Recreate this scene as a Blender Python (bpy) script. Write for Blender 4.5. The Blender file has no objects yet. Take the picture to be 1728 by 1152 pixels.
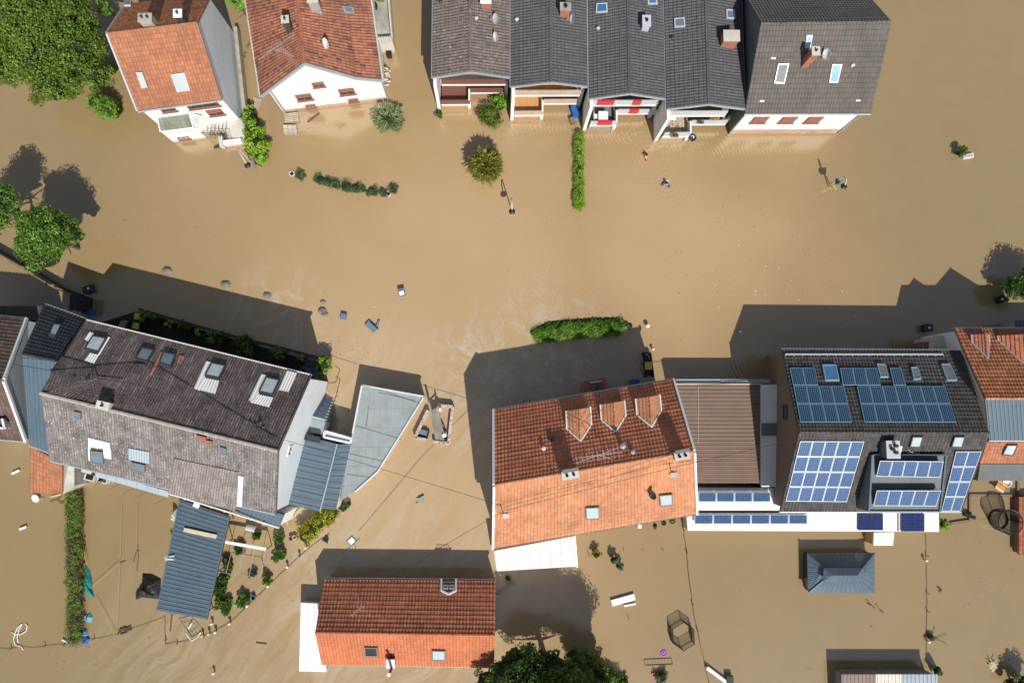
import bpy, math, random
import numpy as np
from mathutils import Vector, Matrix, noise as mnoise
R = math.radians
random.seed(7)
S = bpy.context.scene
# ------------------------------------------------------------------ camera
CAMH = 60.0
TX, TY, FPX = 0.026, 0.098, 1153.0
_f = Vector((math.tan(TX), math.tan(TY), -1)).normalized()
_r = _f.cross(Vector((0, 1, 0))).normalized()
_u = _r.cross(_f)
cd = bpy.data.cameras.new('camera'); cam = bpy.data.objects.new('camera', cd)
S.collection.objects.link(cam); S.camera = cam
cd.sensor_width = 36; cd.lens = 36 * FPX / 1728; cd.clip_end = 2000
M4 = Matrix((_r, _u, -_f)).transposed().to_4x4(); M4.translation = (0, 0, CAMH); cam.matrix_world = M4
S.render.resolution_x = 1024; S.render.resolution_y = 682
# ------------------------------------------------------------------ light
EL, AZ = 45.8, -16.9            # shadows fall north, a little west
L_ = 1 / math.tan(R(EL))
sd = Vector((L_ * math.sin(R(AZ)), L_ * math.cos(R(AZ)), -1)).normalized()   # travel direction of the light
sl = bpy.data.lights.new('sun', 'SUN'); sl.energy = 5.0; sl.angle = R(0.5); sl.color = (1, .955, .88)
so = bpy.data.objects.new('sun', sl); S.collection.objects.link(so)
so.rotation_euler = sd.to_track_quat('-Z', 'Y').to_euler(); so.location = (0, -60, 90)
wd = bpy.data.worlds.new('World'); S.world = wd; wd.use_nodes = True
nt = wd.node_tree; sky = nt.nodes.new('ShaderNodeTexSky'); sky.sky_type = 'NISHITA'; sky.sun_disc = False
sky.sun_elevation = R(EL); sky.sun_rotation = math.atan2(-sd.x, -sd.y)
sky.dust_density = 2.0; sky.air_density = 1.0
bg = nt.nodes['Background']; bg.inputs[1].default_value = .075
nt.links.new(sky.outputs[0], bg.inputs[0])
# broken cloud over the whole sky
tc = nt.nodes.new('ShaderNodeTexCoord'); cn = nt.nodes.new('ShaderNodeTexNoise'); cn.inputs['Scale'].default_value = 1.7; cn.inputs['Detail'].default_value = 3
nt.links.new(tc.outputs['Generated'], cn.inputs['Vector'])
cr = nt.nodes.new('ShaderNodeMapRange'); cr.inputs[1].default_value = .36; cr.inputs[2].default_value = .62; nt.links.new(cn.outputs[0], cr.inputs[0])
cb = nt.nodes.new('ShaderNodeBackground'); cb.inputs[0].default_value = (.70, .84, 1.0, 1); sx_ = nt.nodes.new('ShaderNodeSeparateXYZ'); nt.links.new(tc.outputs['Generated'], sx_.inputs[0])
m1_ = nt.nodes.new('ShaderNodeMath'); m1_.operation = 'SUBTRACT'; m1_.use_clamp = True; m1_.inputs[0].default_value = 1.0; nt.links.new(sx_.outputs[2], m1_.inputs[1])
m2_ = nt.nodes.new('ShaderNodeMath'); m2_.operation = 'POWER'; m2_.inputs[1].default_value = 2.0; nt.links.new(m1_.outputs[0], m2_.inputs[0])
m3_ = nt.nodes.new('ShaderNodeMath'); m3_.operation = 'MULTIPLY_ADD'; m3_.inputs[1].default_value = 1.1; m3_.inputs[2].default_value = .13; nt.links.new(m2_.outputs[0], m3_.inputs[0])
nt.links.new(m3_.outputs[0], cb.inputs[1])
cx = nt.nodes.new('ShaderNodeMixShader'); nt.links.new(cr.outputs[0], cx.inputs[0]); nt.links.new(bg.outputs[0], cx.inputs[1]); nt.links.new(cb.outputs[0], cx.inputs[2])
nt.links.new(cx.outputs[0], nt.nodes['World Output'].inputs[0])
S.view_settings.view_transform = 'Standard'; S.view_settings.look = 'None'
S.view_settings.exposure = 0.08; S.view_settings.gamma = 1

# ------------------------------------------------------------------ pixel (photo 1728x1152) -> world at height h
def W(x, y, h=0.0):
    d = _f + _r * ((x - 864) / FPX) + _u * ((576 - y) / FPX)
    return Vector((0, 0, CAMH)) + d * ((h - CAMH) / d.z)
def onwall(x, y, a, b):
    d = _f + _r * ((x - 864) / FPX) + _u * ((576 - y) / FPX)
    n = Vector((-(b - a).y, (b - a).x, 0)); c = Vector((0, 0, CAMH))
    return c + d * ((a - c).dot(n) / d.dot(n))
def proj(P):
    d = P - Vector((0, 0, CAMH)); z = d.dot(_f)
    return 864 + FPX * d.dot(_r) / z, 576 - FPX * d.dot(_u) / z
def V(p, h):
    return p.copy() if isinstance(p, Vector) else W(p[0], p[1], h)
Z = Vector((0, 0, 1))

# ------------------------------------------------------------------ objects
ORG = {}
def tag(o, label=None, cat=None, group=None, kind=None):
    if label: o['label'] = label
    if cat: o['category'] = cat
    if group: o['group'] = group
    if kind: o['kind'] = kind
    return o
def thing(name, label, cat, loc, group=None):
    o = bpy.data.objects.new(name, None); S.collection.objects.link(o)
    loc = Vector((loc[0], loc[1], 0)); o.location = loc; o.empty_display_size = .3; ORG[o.name] = loc
    return tag(o, label, cat, group)
def face_uv(co):
    n = Vector((0, 0, 0))
    for i in range(len(co)):
        a, b = co[i], co[(i + 1) % len(co)]
        n += Vector(((a.y - b.y) * (a.z + b.z), (a.z - b.z) * (a.x + b.x), (a.x - b.x) * (a.y + b.y)))
    if n.length < 1e-12: return [(0, 0)] * len(co)
    n.normalize()
    t = Z.cross(n)
    t = Vector((1, 0, 0)) if t.length < .05 else t.normalized()
    b = n.cross(t)
    return [(c.dot(t), c.dot(b)) for c in co]
class MB:
    def __init__(s): s.v = []; s.f = []; s.uv = []; s.m = []; s.sm = []
    def poly(s, pts, m=0, uv=None, smooth=False):
        k = len(s.v); pts = [Vector(p) for p in pts]; s.v += pts
        s.f.append(tuple(range(k, k + len(pts)))); s.uv.append(uv or face_uv(pts)); s.m.append(m); s.sm.append(smooth); return s
    def prism(s, a, b, m=0):       # a: bottom ring, b: top ring
        n = len(a); s.poly(a[::-1], m); s.poly(b, m)
        for i in range(n):
            j = (i + 1) % n; s.poly([a[i], a[j], b[j], b[i]], m)
        return s
    def slab(s, pts, th, m=0, d=None):
        d = d or Z; return s.prism([p - d * th for p in pts], pts, m)
    def box(s, c, sz, ang=0, m=0):  # c = centre of the base
        c = Vector(c); ca, sa = math.cos(ang), math.sin(ang)
        ax = Vector((ca, sa, 0)) * sz[0] / 2; ay = Vector((-sa, ca, 0)) * sz[1] / 2
        b = [c - ax - ay, c + ax - ay, c + ax + ay, c - ax + ay]
        return s.prism(b, [p + Z * sz[2] for p in b], m)
    def panel(s, p, q, z1, z0, th, m=0):   # vertical slab under the line p-q
        p = Vector((p.x, p.y, 0)); q = Vector((q.x, q.y, 0)); n = Z.cross(q - p).normalized() * th
        b = [p, q, q + n, p + n]
        return s.prism([x + Z * z0 for x in b], [x + Z * z1 for x in b], m)
    def beam(s, p, q, w, h, m=0, up=None):
        p = Vector(p); q = Vector(q); d = (q - p).normalized(); up = up or (Z if abs(d.z) < .95 else Vector((1, 0, 0)))
        a = d.cross(up).normalized() * w / 2; b = a.cross(d).normalized() * h / 2
        r = [-a - b, a - b, a + b, -a + b]
        return s.prism([p + x for x in r], [q + x for x in r], m)
    def tube(s, p, q, r, n=6, m=0, r2=None, cap=True):
        p = Vector(p); q = Vector(q); d = (q - p).normalized(); a = d.orthogonal().normalized(); b = d.cross(a)
        r2 = r if r2 is None else r2
        A = [p + (a * math.cos(t) + b * math.sin(t)) * r for t in [2 * math.pi * i / n for i in range(n)]]
        B = [q + (a * math.cos(t) + b * math.sin(t)) * r2 for t in [2 * math.pi * i / n for i in range(n)]]
        for i in range(n):
            j = (i + 1) % n; s.poly([A[i], A[j], B[j], B[i]], m, smooth=n > 5)
        if cap: s.poly(A[::-1], m); s.poly(B, m)
        return s
    def path(s, pts, r, n=5, m=0):
        for a, b in zip(pts[:-1], pts[1:]):
            if (Vector(b) - Vector(a)).length > 1e-4: s.tube(a, b, r, n, m)
        return s
    def lathe(s, c, prof, n=14, m=0, ax=None):    # prof: (radius, height)
        c = Vector(c); ax = (ax or Z).normalized(); a = ax.orthogonal().normalized(); b = ax.cross(a)
        rings = [[c + ax * h + (a * math.cos(2 * math.pi * i / n) + b * math.sin(2 * math.pi * i / n)) * r for i in range(n)] for r, h in prof]
        for u, w in zip(rings[:-1], rings[1:]):
            for i in range(n):
                j = (i + 1) % n; s.poly([u[i], u[j], w[j], w[i]], m, smooth=True)
        if prof[0][0] > 1e-3: s.poly(rings[0][::-1], m)
        if prof[-1][0] > 1e-3: s.poly(rings[-1], m)
        return s
    def ball(s, c, r, m=0, n=10, sq=1.0):
        return s.lathe(Vector(c), [(max(r * math.sin(math.pi * k / 6), .0005), -r * sq * math.cos(math.pi * k / 6)) for k in range(7)], n, m)
    def grid(s, P, uv, m=0):
        k = len(s.v); ny, nx = len(P), len(P[0])
        for row in P: s.v += row
        for j in range(ny - 1):
            for i in range(nx - 1):
                a = k + j * nx + i
                s.f.append((a, a + 1, a + 1 + nx, a + nx)); s.uv.append([uv[j][i], uv[j][i + 1], uv[j + 1][i + 1], uv[j + 1][i]]); s.m.append(m); s.sm.append(False)
        return s
    def build(s, name, mat, parent=None, org=None):
        me = bpy.data.meshes.new(name)
        if org is None: org = ORG[parent.name] if parent else Vector((0, 0, 0))
        co = np.array([tuple(v) for v in s.v], dtype=np.float32) - np.array(tuple(org), dtype=np.float32)
        me.from_pydata(co.tolist(), [], s.f)
        ul = me.uv_layers.new(name='UVMap'); flat = [c for u in s.uv for p in u for c in p]
        ul.data.foreach_set('uv', flat)
        for mm in (mat if isinstance(mat, (list, tuple)) else [mat]): me.materials.append(mm)
        me.polygons.foreach_set('material_index', s.m); me.polygons.foreach_set('use_smooth', s.sm)
        me.update()
        o = bpy.data.objects.new(name, me); S.collection.objects.link(o)
        ORG[o.name] = Vector(org)
        if parent: o.parent = parent; o.location = Vector(org) - ORG[parent.name]
        else: o.location = org
        return o
def copy_tree(o, parent=None):
    c = o.copy(); S.collection.objects.link(c); c.parent = parent; ORG[c.name] = ORG[o.name]
    for ch in list(o.children): copy_tree(ch, c)
    return c

# ------------------------------------------------------------------ node helpers
class N:
    def __init__(s, name):
        s.mat = bpy.data.materials.new(name); s.mat.use_nodes = True; s.t = s.mat.node_tree; s.b = s.t.nodes['Principled BSDF']
    def n(s, ty, ins=None, **kw):
        x = s.t.nodes.new('ShaderNode' + ty)
        for k, v in kw.items(): setattr(x, k, v)
        for k, v in (ins or {}).items(): s.put(x.inputs[k], v)
        return x
    def put(s, sock, v):
        if isinstance(v, bpy.types.NodeSocket): s.t.links.new(v, sock)
        else: sock.default_value = v
    def math(s, op, a, b=0.0, c=0.0, clamp=False):
        x = s.n('Math', operation=op, use_clamp=clamp); s.put(x.inputs[0], a); s.put(x.inputs[1], b); s.put(x.inputs[2], c); return x.outputs[0]
    def mix(s, f, a, b, bt='MIX'):
        x = s.n('Mix', data_type='RGBA', blend_type=bt); s.put(x.inputs[0], f)
        for i, v in ((6, a), (7, b)): s.put(x.inputs[i], v if isinstance(v, bpy.types.NodeSocket) else (*v, 1))
        return x.outputs[2]
    def obj(s): return s.n('TexCoord').outputs['Object']
    def pos(s): return s.n('NewGeometry').outputs['Position']
    def uv(s):
        x = s.n('SeparateXYZ', {0: s.n('TexCoord').outputs['UV']}); return x.outputs[0], x.outputs[1]
    def vec(s, x, y, z=0.0): return s.n('CombineXYZ', {0: x, 1: y, 2: z}).outputs[0]
    def noise(s, v, sc, det=4.0, rough=.55, dist=0.0):
        return s.n('TexNoise', {'Vector': v, 'Scale': sc, 'Detail': det, 'Roughness': rough, 'Distortion': dist}).outputs[0]
    def ramp(s, f, a, b): return s.n('MapRange', {0: f, 1: a, 2: b}, clamp=True).outputs[0]
    def bump(s, h, st, dist): return s.n('Bump', {'Height': h, 'Strength': st, 'Distance': dist}).outputs[0]
    def fin(s, col, rough=.7, normal=None, spec=.3, metal=0.0):
        s.put(s.b.inputs['Base Color'], col if isinstance(col, bpy.types.NodeSocket) else (*col, 1))
        s.put(s.b.inputs['Roughness'], rough); s.b.inputs['Specular IOR Level'].default_value = spec; s.b.inputs['Metallic'].default_value = metal
        if normal: s.put(s.b.inputs['Normal'], normal)
        return s.mat
def sc(c, k): return tuple(x * k for x in c)
_mc = {}
def plain(name, col, rough=.6, var=.18, scl=1.5, spec=.3, metal=0.0, dirt=None, dirtamt=.4):
    if name in _mc: return _mc[name]
    n = N(name); p = n.pos(); f = n.noise(p, scl, 5.0, .6); f2 = n.noise(p, scl * 9, 3.0)
    c = n.mix(n.ramp(f, .3, .7), sc(col, 1 - var), sc(col, 1 + var * .6))
    c = n.mix(n.math('MULTIPLY', n.ramp(f2, .35, .75), .35), c, n.mix(.5, c, sc(col, .55)))
    if dirt: c = n.mix(n.math('MULTIPLY', n.ramp(n.noise(p, scl * .7, 7.0, .7), .45, .7), dirtamt), c, dirt)
    if name.endswith(('render', 'plaster', 'concrete', 'cladding', 'panel')):     # mud line the flood leaves on walls
        z_ = n.n('SeparateXYZ', {0: p}).outputs[2]
        c = n.mix(n.math('MULTIPLY', n.ramp(n.math('ADD', z_, n.math('MULTIPLY', n.noise(p, 2.5, 5.0), .35)), .62, .38), .65), c, (.27, .19, .11))
    _mc[name] = n.fin(c, rough, n.bump(f2, .15, .02), spec, metal); return _mc[name]
def tiles(name, ca, cb, cc, tw=.3, th=.36, stain=(.04, .03, .025), st=.4, spk=0.0, spc=(.5, .48, .4), joint=.55, stag=0.0, stsc=.35, rough=.75):
    n = N(name); u, v = n.uv(); p = n.pos()
    vi = n.math('FLOOR', n.math('DIVIDE', v, th)); 
    us = n.math('ADD', n.math('DIVIDE', u, tw), n.math('MULTIPLY', n.math('MODULO', vi, 2.0), stag)); ui = n.math('FLOOR', us)
    wn = n.n('TexWhiteNoise', {'Vector': n.vec(ui, vi)}, noise_dimensions='3D')
    r = wn.outputs[0]; r2 = n.n('SeparateColor', {0: wn.outputs[1]}).outputs[1]
    c = n.mix(n.ramp(r, .25, .8), ca, cb); c = n.mix(n.ramp(r2, .8, .98), c, cc)
    big = n.noise(p, stsc, 6.0, .65, .4); mid = n.noise(p, stsc * 5, 5.0, .7)
    s1 = n.math('MULTIPLY', n.ramp(n.math('ADD', n.math('MULTIPLY', big, .6), n.math('MULTIPLY', mid, .4)), .42, .64), st)
    c = n.mix(s1, c, stain)
    c = n.mix(n.math('MULTIPLY', n.ramp(n.noise(p, 9, 4.0, .7), .5, .75), .3), c, sc(ca, 1.4))
    fu = n.math('FRACT', us); fv = n.math('FRACT', n.math('DIVIDE', v, th))
    e = n.math('MAXIMUM', n.math('LESS_THAN', fu, .10), n.math('LESS_THAN', fv, .10))
    c = n.mix(n.math('MULTIPLY', e, joint), c, sc(stain, .6))
    if spk:
        vo = n.n('TexVoronoi', {'Vector': p, 'Scale': 2.4, 'Randomness': 1.0}).outputs[0]
        k = n.math('MULTIPLY', n.ramp(n.math('ADD', vo, n.math('MULTIPLY', n.noise(p, 14), .16)), .24, .17), n.ramp(n.noise(p, .5), .38, .6))
        c = n.mix(n.math('MULTIPLY', k, spk, clamp=True), c, spc)
        vo = n.n('TexVoronoi', {'Vector': p, 'Scale': 6.5, 'Randomness': 1.0}).outputs[0]
        k = n.math('MULTIPLY', n.ramp(vo, .28, .16), n.ramp(n.noise(p, 1.3), .42, .6))
        c = n.mix(n.math('MULTIPLY', k, spk * .8, clamp=True), c, spc)
    return n.fin(c, rough, n.bump(mid, .2, .03), .25)
def sheet(name, col, stain, st=.3, pale=0.0, spk=0.0, spc=(.5, .5, .45), rough=.5, streak=1.0, per=None, linec=.4, metal=0.0, joints=0.0):
    n = N(name); u, v = n.uv(); p = n.pos()
    f = n.noise(n.vec(n.math('MULTIPLY', u, 4.0), n.math('MULTIPLY', v, .5)), streak, 5.0, .65)
    f2 = n.noise(p, .8, 7.0, .7)
    c = n.mix(n.math('MULTIPLY', n.ramp(f, .35, .75), st), col, stain)
    c = n.mix(n.math('MULTIPLY', n.ramp(f2, .45, .65), st), c, stain)
    if pale:
        f3 = n.noise(n.vec(n.math('MULTIPLY', u, 9.0), n.math('MULTIPLY', v, .7)), 1.0, 4.0, .7)
        c = n.mix(n.math('MULTIPLY', n.math('MULTIPLY', n.ramp(f3, .5, .68), n.ramp(f2, .62, .42)), pale), c, (.40, .37, .35))
    if per:
        e = n.math('LESS_THAN', n.math('FRACT', n.math('DIVIDE', u, per)), .16)
        c = n.mix(n.math('MULTIPLY', e, linec), c, sc(stain, .5))
    if joints:
        e = n.math('LESS_THAN', n.math('FRACT', n.math('DIVIDE', v, joints)), .02)
        c = n.mix(n.math('MULTIPLY', e, .6), c, sc(stain, .5))
    if spk:
        for s_, a, b, q in ((1.6, .12, .07, 1), (4.2, .20, .10, 1), (9., .28, .16, .9), (16., .30, .2, .6)):
            vo = n.n('TexVoronoi', {'Vector': n.n('VectorMath', {0: p, 1: (0, 0, 0)}, operation='ADD').outputs[0], 'Scale': s_, 'Randomness': 1.0}).outputs[0]
            k = n.math('MULTIPLY', n.ramp(n.math('ADD', vo, n.math('MULTIPLY', n.noise(p, 18), .14)), a + .07, b + .07), n.ramp(n.noise(p, s_ * .35), .4, .6))
            c = n.mix(n.math('MULTIPLY', k, spk * q, clamp=True), c, spc)
    return n.fin(c, rough, n.bump(f2, .1, .02), .35, metal)
def leafmat(name, d, l, h):
    n = N(name); a = n.n('Attribute', attribute_name='tint').outputs['Fac']
    c = n.mix(n.ramp(a, 0, .6), d, l); c = n.mix(n.ramp(a, .7, 1.0), c, h)
    n.fin(c, .55, None, .35)
    try: n.b.inputs['Transmission Weight'].default_value = 0
    except Exception: pass
    tr = n.n('BsdfTranslucent', {'Color': c}); mx = n.n('MixShader', {0: .22, 1: n.b.outputs[0], 2: tr.outputs[0]})
    n.t.links.new(mx.outputs[0], n.t.nodes['Material Output'].inputs[0]); return n.mat
# ------------------------------------------------------------------ materials
def water_mat():
    n = N('muddy_flood_water'); p = n.pos(); xy = n.n('SeparateXYZ', {0: p})
    x, y = xy.outputs[0], xy.outputs[1]
    big = n.noise(p, .045, 4.0, .55, .6); mid = n.noise(p, .35, 6.0, .6, 1.2)
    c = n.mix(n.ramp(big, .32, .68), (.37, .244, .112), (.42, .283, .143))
    def nr(q, r0, r1): return n.ramp(n.n('VectorMath', {0: p, 1: (q.x, q.y, 0)}, operation='DISTANCE').outputs['Value'], r1, r0)
    silt_vignette = n.math('MAXIMUM', nr(W(760, 480), 8, 34), n.math('MAXIMUM', nr(W(1120, 420), 4, 24), nr(W(700, 900), 5, 26)))  # paler silt, plus corner darkening put into the water colour
    silt_vignette = n.math('ADD', n.math('MULTIPLY', silt_vignette, .8), n.math('MULTIPLY', n.math('SUBTRACT', big, .5), .5))
    c = n.mix(n.ramp(silt_vignette, .0, .75), (.28, .202, .098), c)
    c = n.mix(n.math('MULTIPLY', n.ramp(silt_vignette, .5, .95), .85), c, (.50, .348, .192))
    c = n.mix(n.math('MULTIPLY', n.ramp(mid, .35, .7), .10), c, (.43, .31, .17))
    # silt drifting with the current along the sunken street: long soft streaks, below and left of the centre
    warp = n.n('VectorMath', {0: p, 1: n.n('VectorMath', {0: n.n('TexNoise', {'Vector': p, 'Scale': .10, 'Detail': 4.0}).outputs[1], 1: (7, 7, 0)}, operation='MULTIPLY').outputs[0]}, operation='ADD').outputs[0]
    w = n.n('SeparateXYZ', {0: warp}); ca, sa = math.cos(R(52)), math.sin(R(52))
    al = n.math('ADD', n.math('MULTIPLY', w.outputs[0], ca), n.math('MULTIPLY', w.outputs[1], sa))
    ac = n.math('SUBTRACT', n.math('MULTIPLY', w.outputs[1], ca), n.math('MULTIPLY', w.outputs[0], sa))
    st = n.noise(n.vec(n.math('MULTIPLY', al, .12), n.math('MULTIPLY', ac, .75)), 1.0, 10.0, .72, .15)
    def near(q, r0, r1):
        d = n.n('VectorMath', {0: p, 1: (q.x, q.y, 0)}, operation='DISTANCE').outputs['Value']; return n.ramp(d, r1, r0)
    road = n.math('MAXIMUM', near(W(700, 960), 4, 15), n.math('MAXIMUM', near(W(795, 690), 2, 8), near(W(640, 1000), 6, 20)))
    road = n.math('MAXIMUM', road, n.math('MULTIPLY', near(W(330, 1140), 3, 12), .7))
    road = n.math('MAXIMUM', road, n.math('MULTIPLY', near(W(640, 640), 2, 8), .8))
    c = n.mix(n.math('MULTIPLY', n.math('MULTIPLY', n.ramp(st, .40, .62), road), .6), c, (.52, .43, .31))
    slick = n.math('MAXIMUM', near(W(830, 640), 2, 7), n.math('MAXIMUM', near(W(790, 590), .5, 4.5), n.math('MAXIMUM', near(W(560, 960), .5, 4), n.math('MAXIMUM', near(W(910, 610), 1, 9), near(W(470, 540), .5, 6)))))
    slick = n.math('MULTIPLY', slick, n.ramp(n.noise(warp, .45, 9.0, .74, 1.8), .47, .60))
    c = n.mix(n.math('MULTIPLY', slick, .7), c, (.50, .46, .38))
    # bits of leaf litter afloat
    vo = n.n('TexVoronoi', {'Vector': p, 'Scale': .9, 'Randomness': 1.0}).outputs[0]
    deb = n.math('MULTIPLY', n.ramp(n.math('ADD', vo, n.math('MULTIPLY', n.noise(p, 9), .12)), .115, .09), n.ramp(n.noise(p, .12), .5, .6))
    c = n.mix(n.math('MULTIPLY', deb, .6), c, (.06, .04, .02))
    # ripples: one wind-wave set, warped, plus rings and fine chop
    wv = n.n('TexWave', {'Vector': n.n('VectorRotate', {'Vector': p, 'Angle': R(-24)}, rotation_type='Z_AXIS').outputs[0], 'Scale': .95, 'Distortion': 6.0, 'Detail': 3.0, 'Detail Scale': .6, 'Detail Roughness': .6}, wave_type='BANDS', bands_direction='X').outputs[1]
    wm = n.math('MAXIMUM', near(W(1050, 470), 4, 24), n.math('MULTIPLY', near(W(470, 440), 1, 7), .8))
    def rings(q, r1):
        d = n.n('VectorMath', {0: p, 1: (q.x, q.y, 0)}, operation='DISTANCE').outputs['Value']
        return n.math('MULTIPLY', n.math('SINE', n.math('MULTIPLY', d, 14.0)), n.ramp(d, r1, .2))
    rg = n.math('ADD', rings(W(1091, 262), 4.2), rings(W(1124, 309), 3.6))
    h = n.math('ADD', n.math('MULTIPLY', wv, n.math('MULTIPLY', wm, .85)), n.math('MULTIPLY', rg, .28))
    h = n.math('ADD', h, n.math('ADD', n.math('MULTIPLY', n.noise(p, 3.0, 6.0, .65), .32), n.math('MULTIPLY', n.math('MULTIPLY', st, road), .8)))
    m = n.fin(c, .13, n.bump(h, .5, .045), 1.0)
    n.b.inputs['IOR'].default_value = 1.7
    return m
M = {}
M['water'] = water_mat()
M['tile_orange'] = tiles('orange_clay_tile', (.42, .165, .088), (.47, .20, .11), (.36, .14, .075), .26, .36, (.16, .085, .055), .55, 0, joint=.55)
M['tile_orange2'] = tiles('faded_orange_tile', (.56, .24, .125), (.62, .29, .155), (.49, .20, .10), .26, .36, (.28, .14, .08), .75, 0, joint=.6)
M['tile_vivid'] = tiles('vivid_orange_tile', (.53, .165, .075), (.57, .20, .095), (.48, .15, .07), .26, .36, (.26, .10, .06), .55, 0, joint=.5)
M['tile_red'] = tiles('weathered_red_tile', (.50, .17, .09), (.55, .215, .12), (.40, .135, .075), .28, .38, (.07, .04, .03), .45, 0, joint=.5)
M['tile_old'] = tiles('mossy_old_red_tile', (.34, .13, .08), (.42, .17, .10), (.14, .065, .05), .27, .40, (.10, .06, .045), .75, .5, (.36, .22, .14), joint=.55, stsc=.22)
M['tile_brown'] = tiles('brown_concrete_tile', (.155, .125, .115), (.19, .155, .14), (.12, .095, .088), .3, .34, (.07, .05, .045), .4, .8, (.50, .46, .40), joint=.5)
M['tile_grey'] = tiles('dark_grey_concrete_tile', (.092, .092, .102), (.108, .108, .118), (.080, .080, .090), .3, .34, (.035, .035, .04), .3, 0, joint=.6)
M['tile_greybrown'] = tiles('grey_brown_concrete_tile', (.14, .128, .118), (.165, .15, .138), (.18, .14, .11), .26, .4, (.045, .042, .035), .4, 0, joint=.65)
M['tile_dark'] = tiles('anthracite_tile', (.075, .072, .070), (.11, .10, .095), (.06, .05, .045), .28, .34, (.03, .028, .026), .35, 0, joint=.6)
M['tile_darkblue'] = tiles('dark_slate_tile', (.032, .042, .052), (.045, .055, .066), (.03, .035, .045), .3, .35, (.02, .025, .03), .3, 0, joint=.6)
M['tile_brownred'] = tiles('brown_red_tile', (.36, .13, .065), (.44, .19, .09), (.26, .09, .05), .27, .36, (.10, .05, .03), .35, .3, (.5, .4, .3), joint=.5)
M['tile_darkbrown'] = tiles('dark_brown_tile', (.125, .085, .07), (.16, .11, .09), (.09, .06, .05), .3, .34, (.05, .035, .03), .35, 0, joint=.5)
M['fibre_dark'] = sheet('corrugated_fibre_cement_dark', (.125, .092, .088), (.045, .034, .032), .75, spk=.7, spc=(.40, .38, .35), rough=.85, pale=.55)
M['fibre_pale'] = sheet('corrugated_fibre_cement_lichened', (.205, .185, .180), (.085, .072, .072), .8, spk=1.0, spc=(.58, .56, .52), rough=.85, pale=.6)
M['fibre_light'] = sheet('corrugated_fibre_patch', (.245, .215, .205), (.12, .10, .095), .75, spk=.9, spc=(.55, .52, .48), rough=.85, pale=.6)
M['metal_blue'] = sheet('blue_grey_metal_sheet', (.105, .155, .205), (.070, .10, .13), .4, rough=.42, per=.33, linec=.5)
M['metal_pale'] = sheet('pale_blue_metal_sheet', (.34, .41, .46), (.24, .30, .35), .35, rough=.45)
M['metal_brown'] = sheet('brown_metal_sheet', (.235, .155, .118), (.15, .10, .075), .45, rough=.6, per=.33, linec=.75)
M['metal_mauve'] = sheet('mauve_brown_sheet', (.25, .18, .16), (.18, .12, .11), .4, rough=.6)
M['metal_white'] = sheet('white_sheet', (.80, .80, .78), (.66, .66, .64), .3, rough=.45)
M['white_streaked'] = sheet('white_sheet_red_streaked', (.86, .82, .80), (.62, .36, .33), .30, rough=.55, streak=2.2, per=.9, linec=.25)
M['white_rusty'] = sheet('white_sheet_rusty', (.75, .73, .70), (.45, .25, .15), .45, rough=.6, streak=.8)
M['membrane'] = sheet('grey_blue_bitumen_membrane', (.31, .345, .36), (.21, .235, .25), .6, rough=.7, joints=1.6)
M['membrane_dark'] = sheet('dark_grey_membrane', (.17, .185, .185), (.12, .13, .135), .5, rough=.75)
M['slate_pale'] = tiles('pale_blue_shingle_cladding', (.78, .85, .90), (.82, .88, .92), (.72, .80, .86), .3, .2, (.50, .58, .64), .25, 0, joint=.2, stag=.5, stsc=.6)
M['white'] = plain('white_render', (.80, .79, .77), .8, .06, .8, dirt=(.5, .45, .38), dirtamt=.18)
M['white_blue'] = plain('white_cladding', (.76, .81, .84), .6, .07, .8)
M['trim_white'] = plain('white_trim', (.78, .79, .80), .5, .05)
M['trim_grey'] = plain('zinc_gutter', (.42, .47, .50), .4, .12, 2.0, metal=.3)
M['cream'] = plain('cream_render', (.55, .52, .46), .85, .08, dirt=(.3, .26, .2), dirtamt=.3)
M['brownwall'] = plain('brown_render', (.22, .15, .11), .85, .12)
M['beige'] = plain('beige_plaster', (.52, .36, .22), .85, .12)
M['stonebase'] = tiles('sandstone_base', (.50, .32, .24), (.56, .40, .30), (.38, .25, .2), .5, .28, (.25, .17, .12), .4, 0, joint=.3, stag=.5)
M['concrete'] = plain('weathered_concrete', (.40, .38, .34), .85, .15, 1.2, dirt=(.12, .11, .09), dirtamt=.6)
M['concrete_pale'] = plain('pale_concrete', (.58, .56, .52), .85, .1, 1.2, dirt=(.25, .23, .2), dirtamt=.5)
M['concrete_dark'] = plain('dark_wet_concrete', (.07, .065, .055), .7, .2)
M['brick'] = tiles('red_brick', (.36, .13, .08), (.42, .17, .11), (.25, .09, .06), .24, .08, (.30, .22, .18), .2, 0, joint=.3, stag=.5)
M['brickwall'] = tiles('speckled_brick_coping', (.50, .36, .32), (.62, .52, .48), (.20, .17, .17), .14, .12, (.2, .15, .14), .3, 0, joint=.3, stag=.5)
M['wood_brown'] = sheet('brown_stained_boards', (.20, .085, .065), (.13, .055, .045), .4, rough=.65, per=.14, linec=.6)
M['wood_orange'] = sheet('orange_pine_boards', (.55, .31, .13), (.40, .22, .10), .4, rough=.6, per=.14, linec=.4)
M['wood_worn'] = sheet('weathered_beige_boards', (.52, .44, .36), (.33, .25, .19), .5, rough=.75, per=.14, linec=.5)
M['wood_grey'] = sheet('grey_weathered_wood', (.30, .28, .25), (.15, .13, .11), .6, rough=.85, per=.1, linec=.6)
M['wood_old'] = plain('old_brown_timber', (.26, .15, .09), .8, .25, 2)
M['wood_pale'] = plain('pale_raw_wood', (.60, .50, .36), .7, .12, 2)
M['frame_brown'] = plain('red_brown_window_frame', (.27, .13, .105), .6, .12)
M['parapet_grey'] = plain('pale_grey_panel', (.48, .50, .53), .5, .07)
M['parapet_pale'] = plain('pale_roof_edge', (.60, .63, .65), .5, .1)
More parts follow.
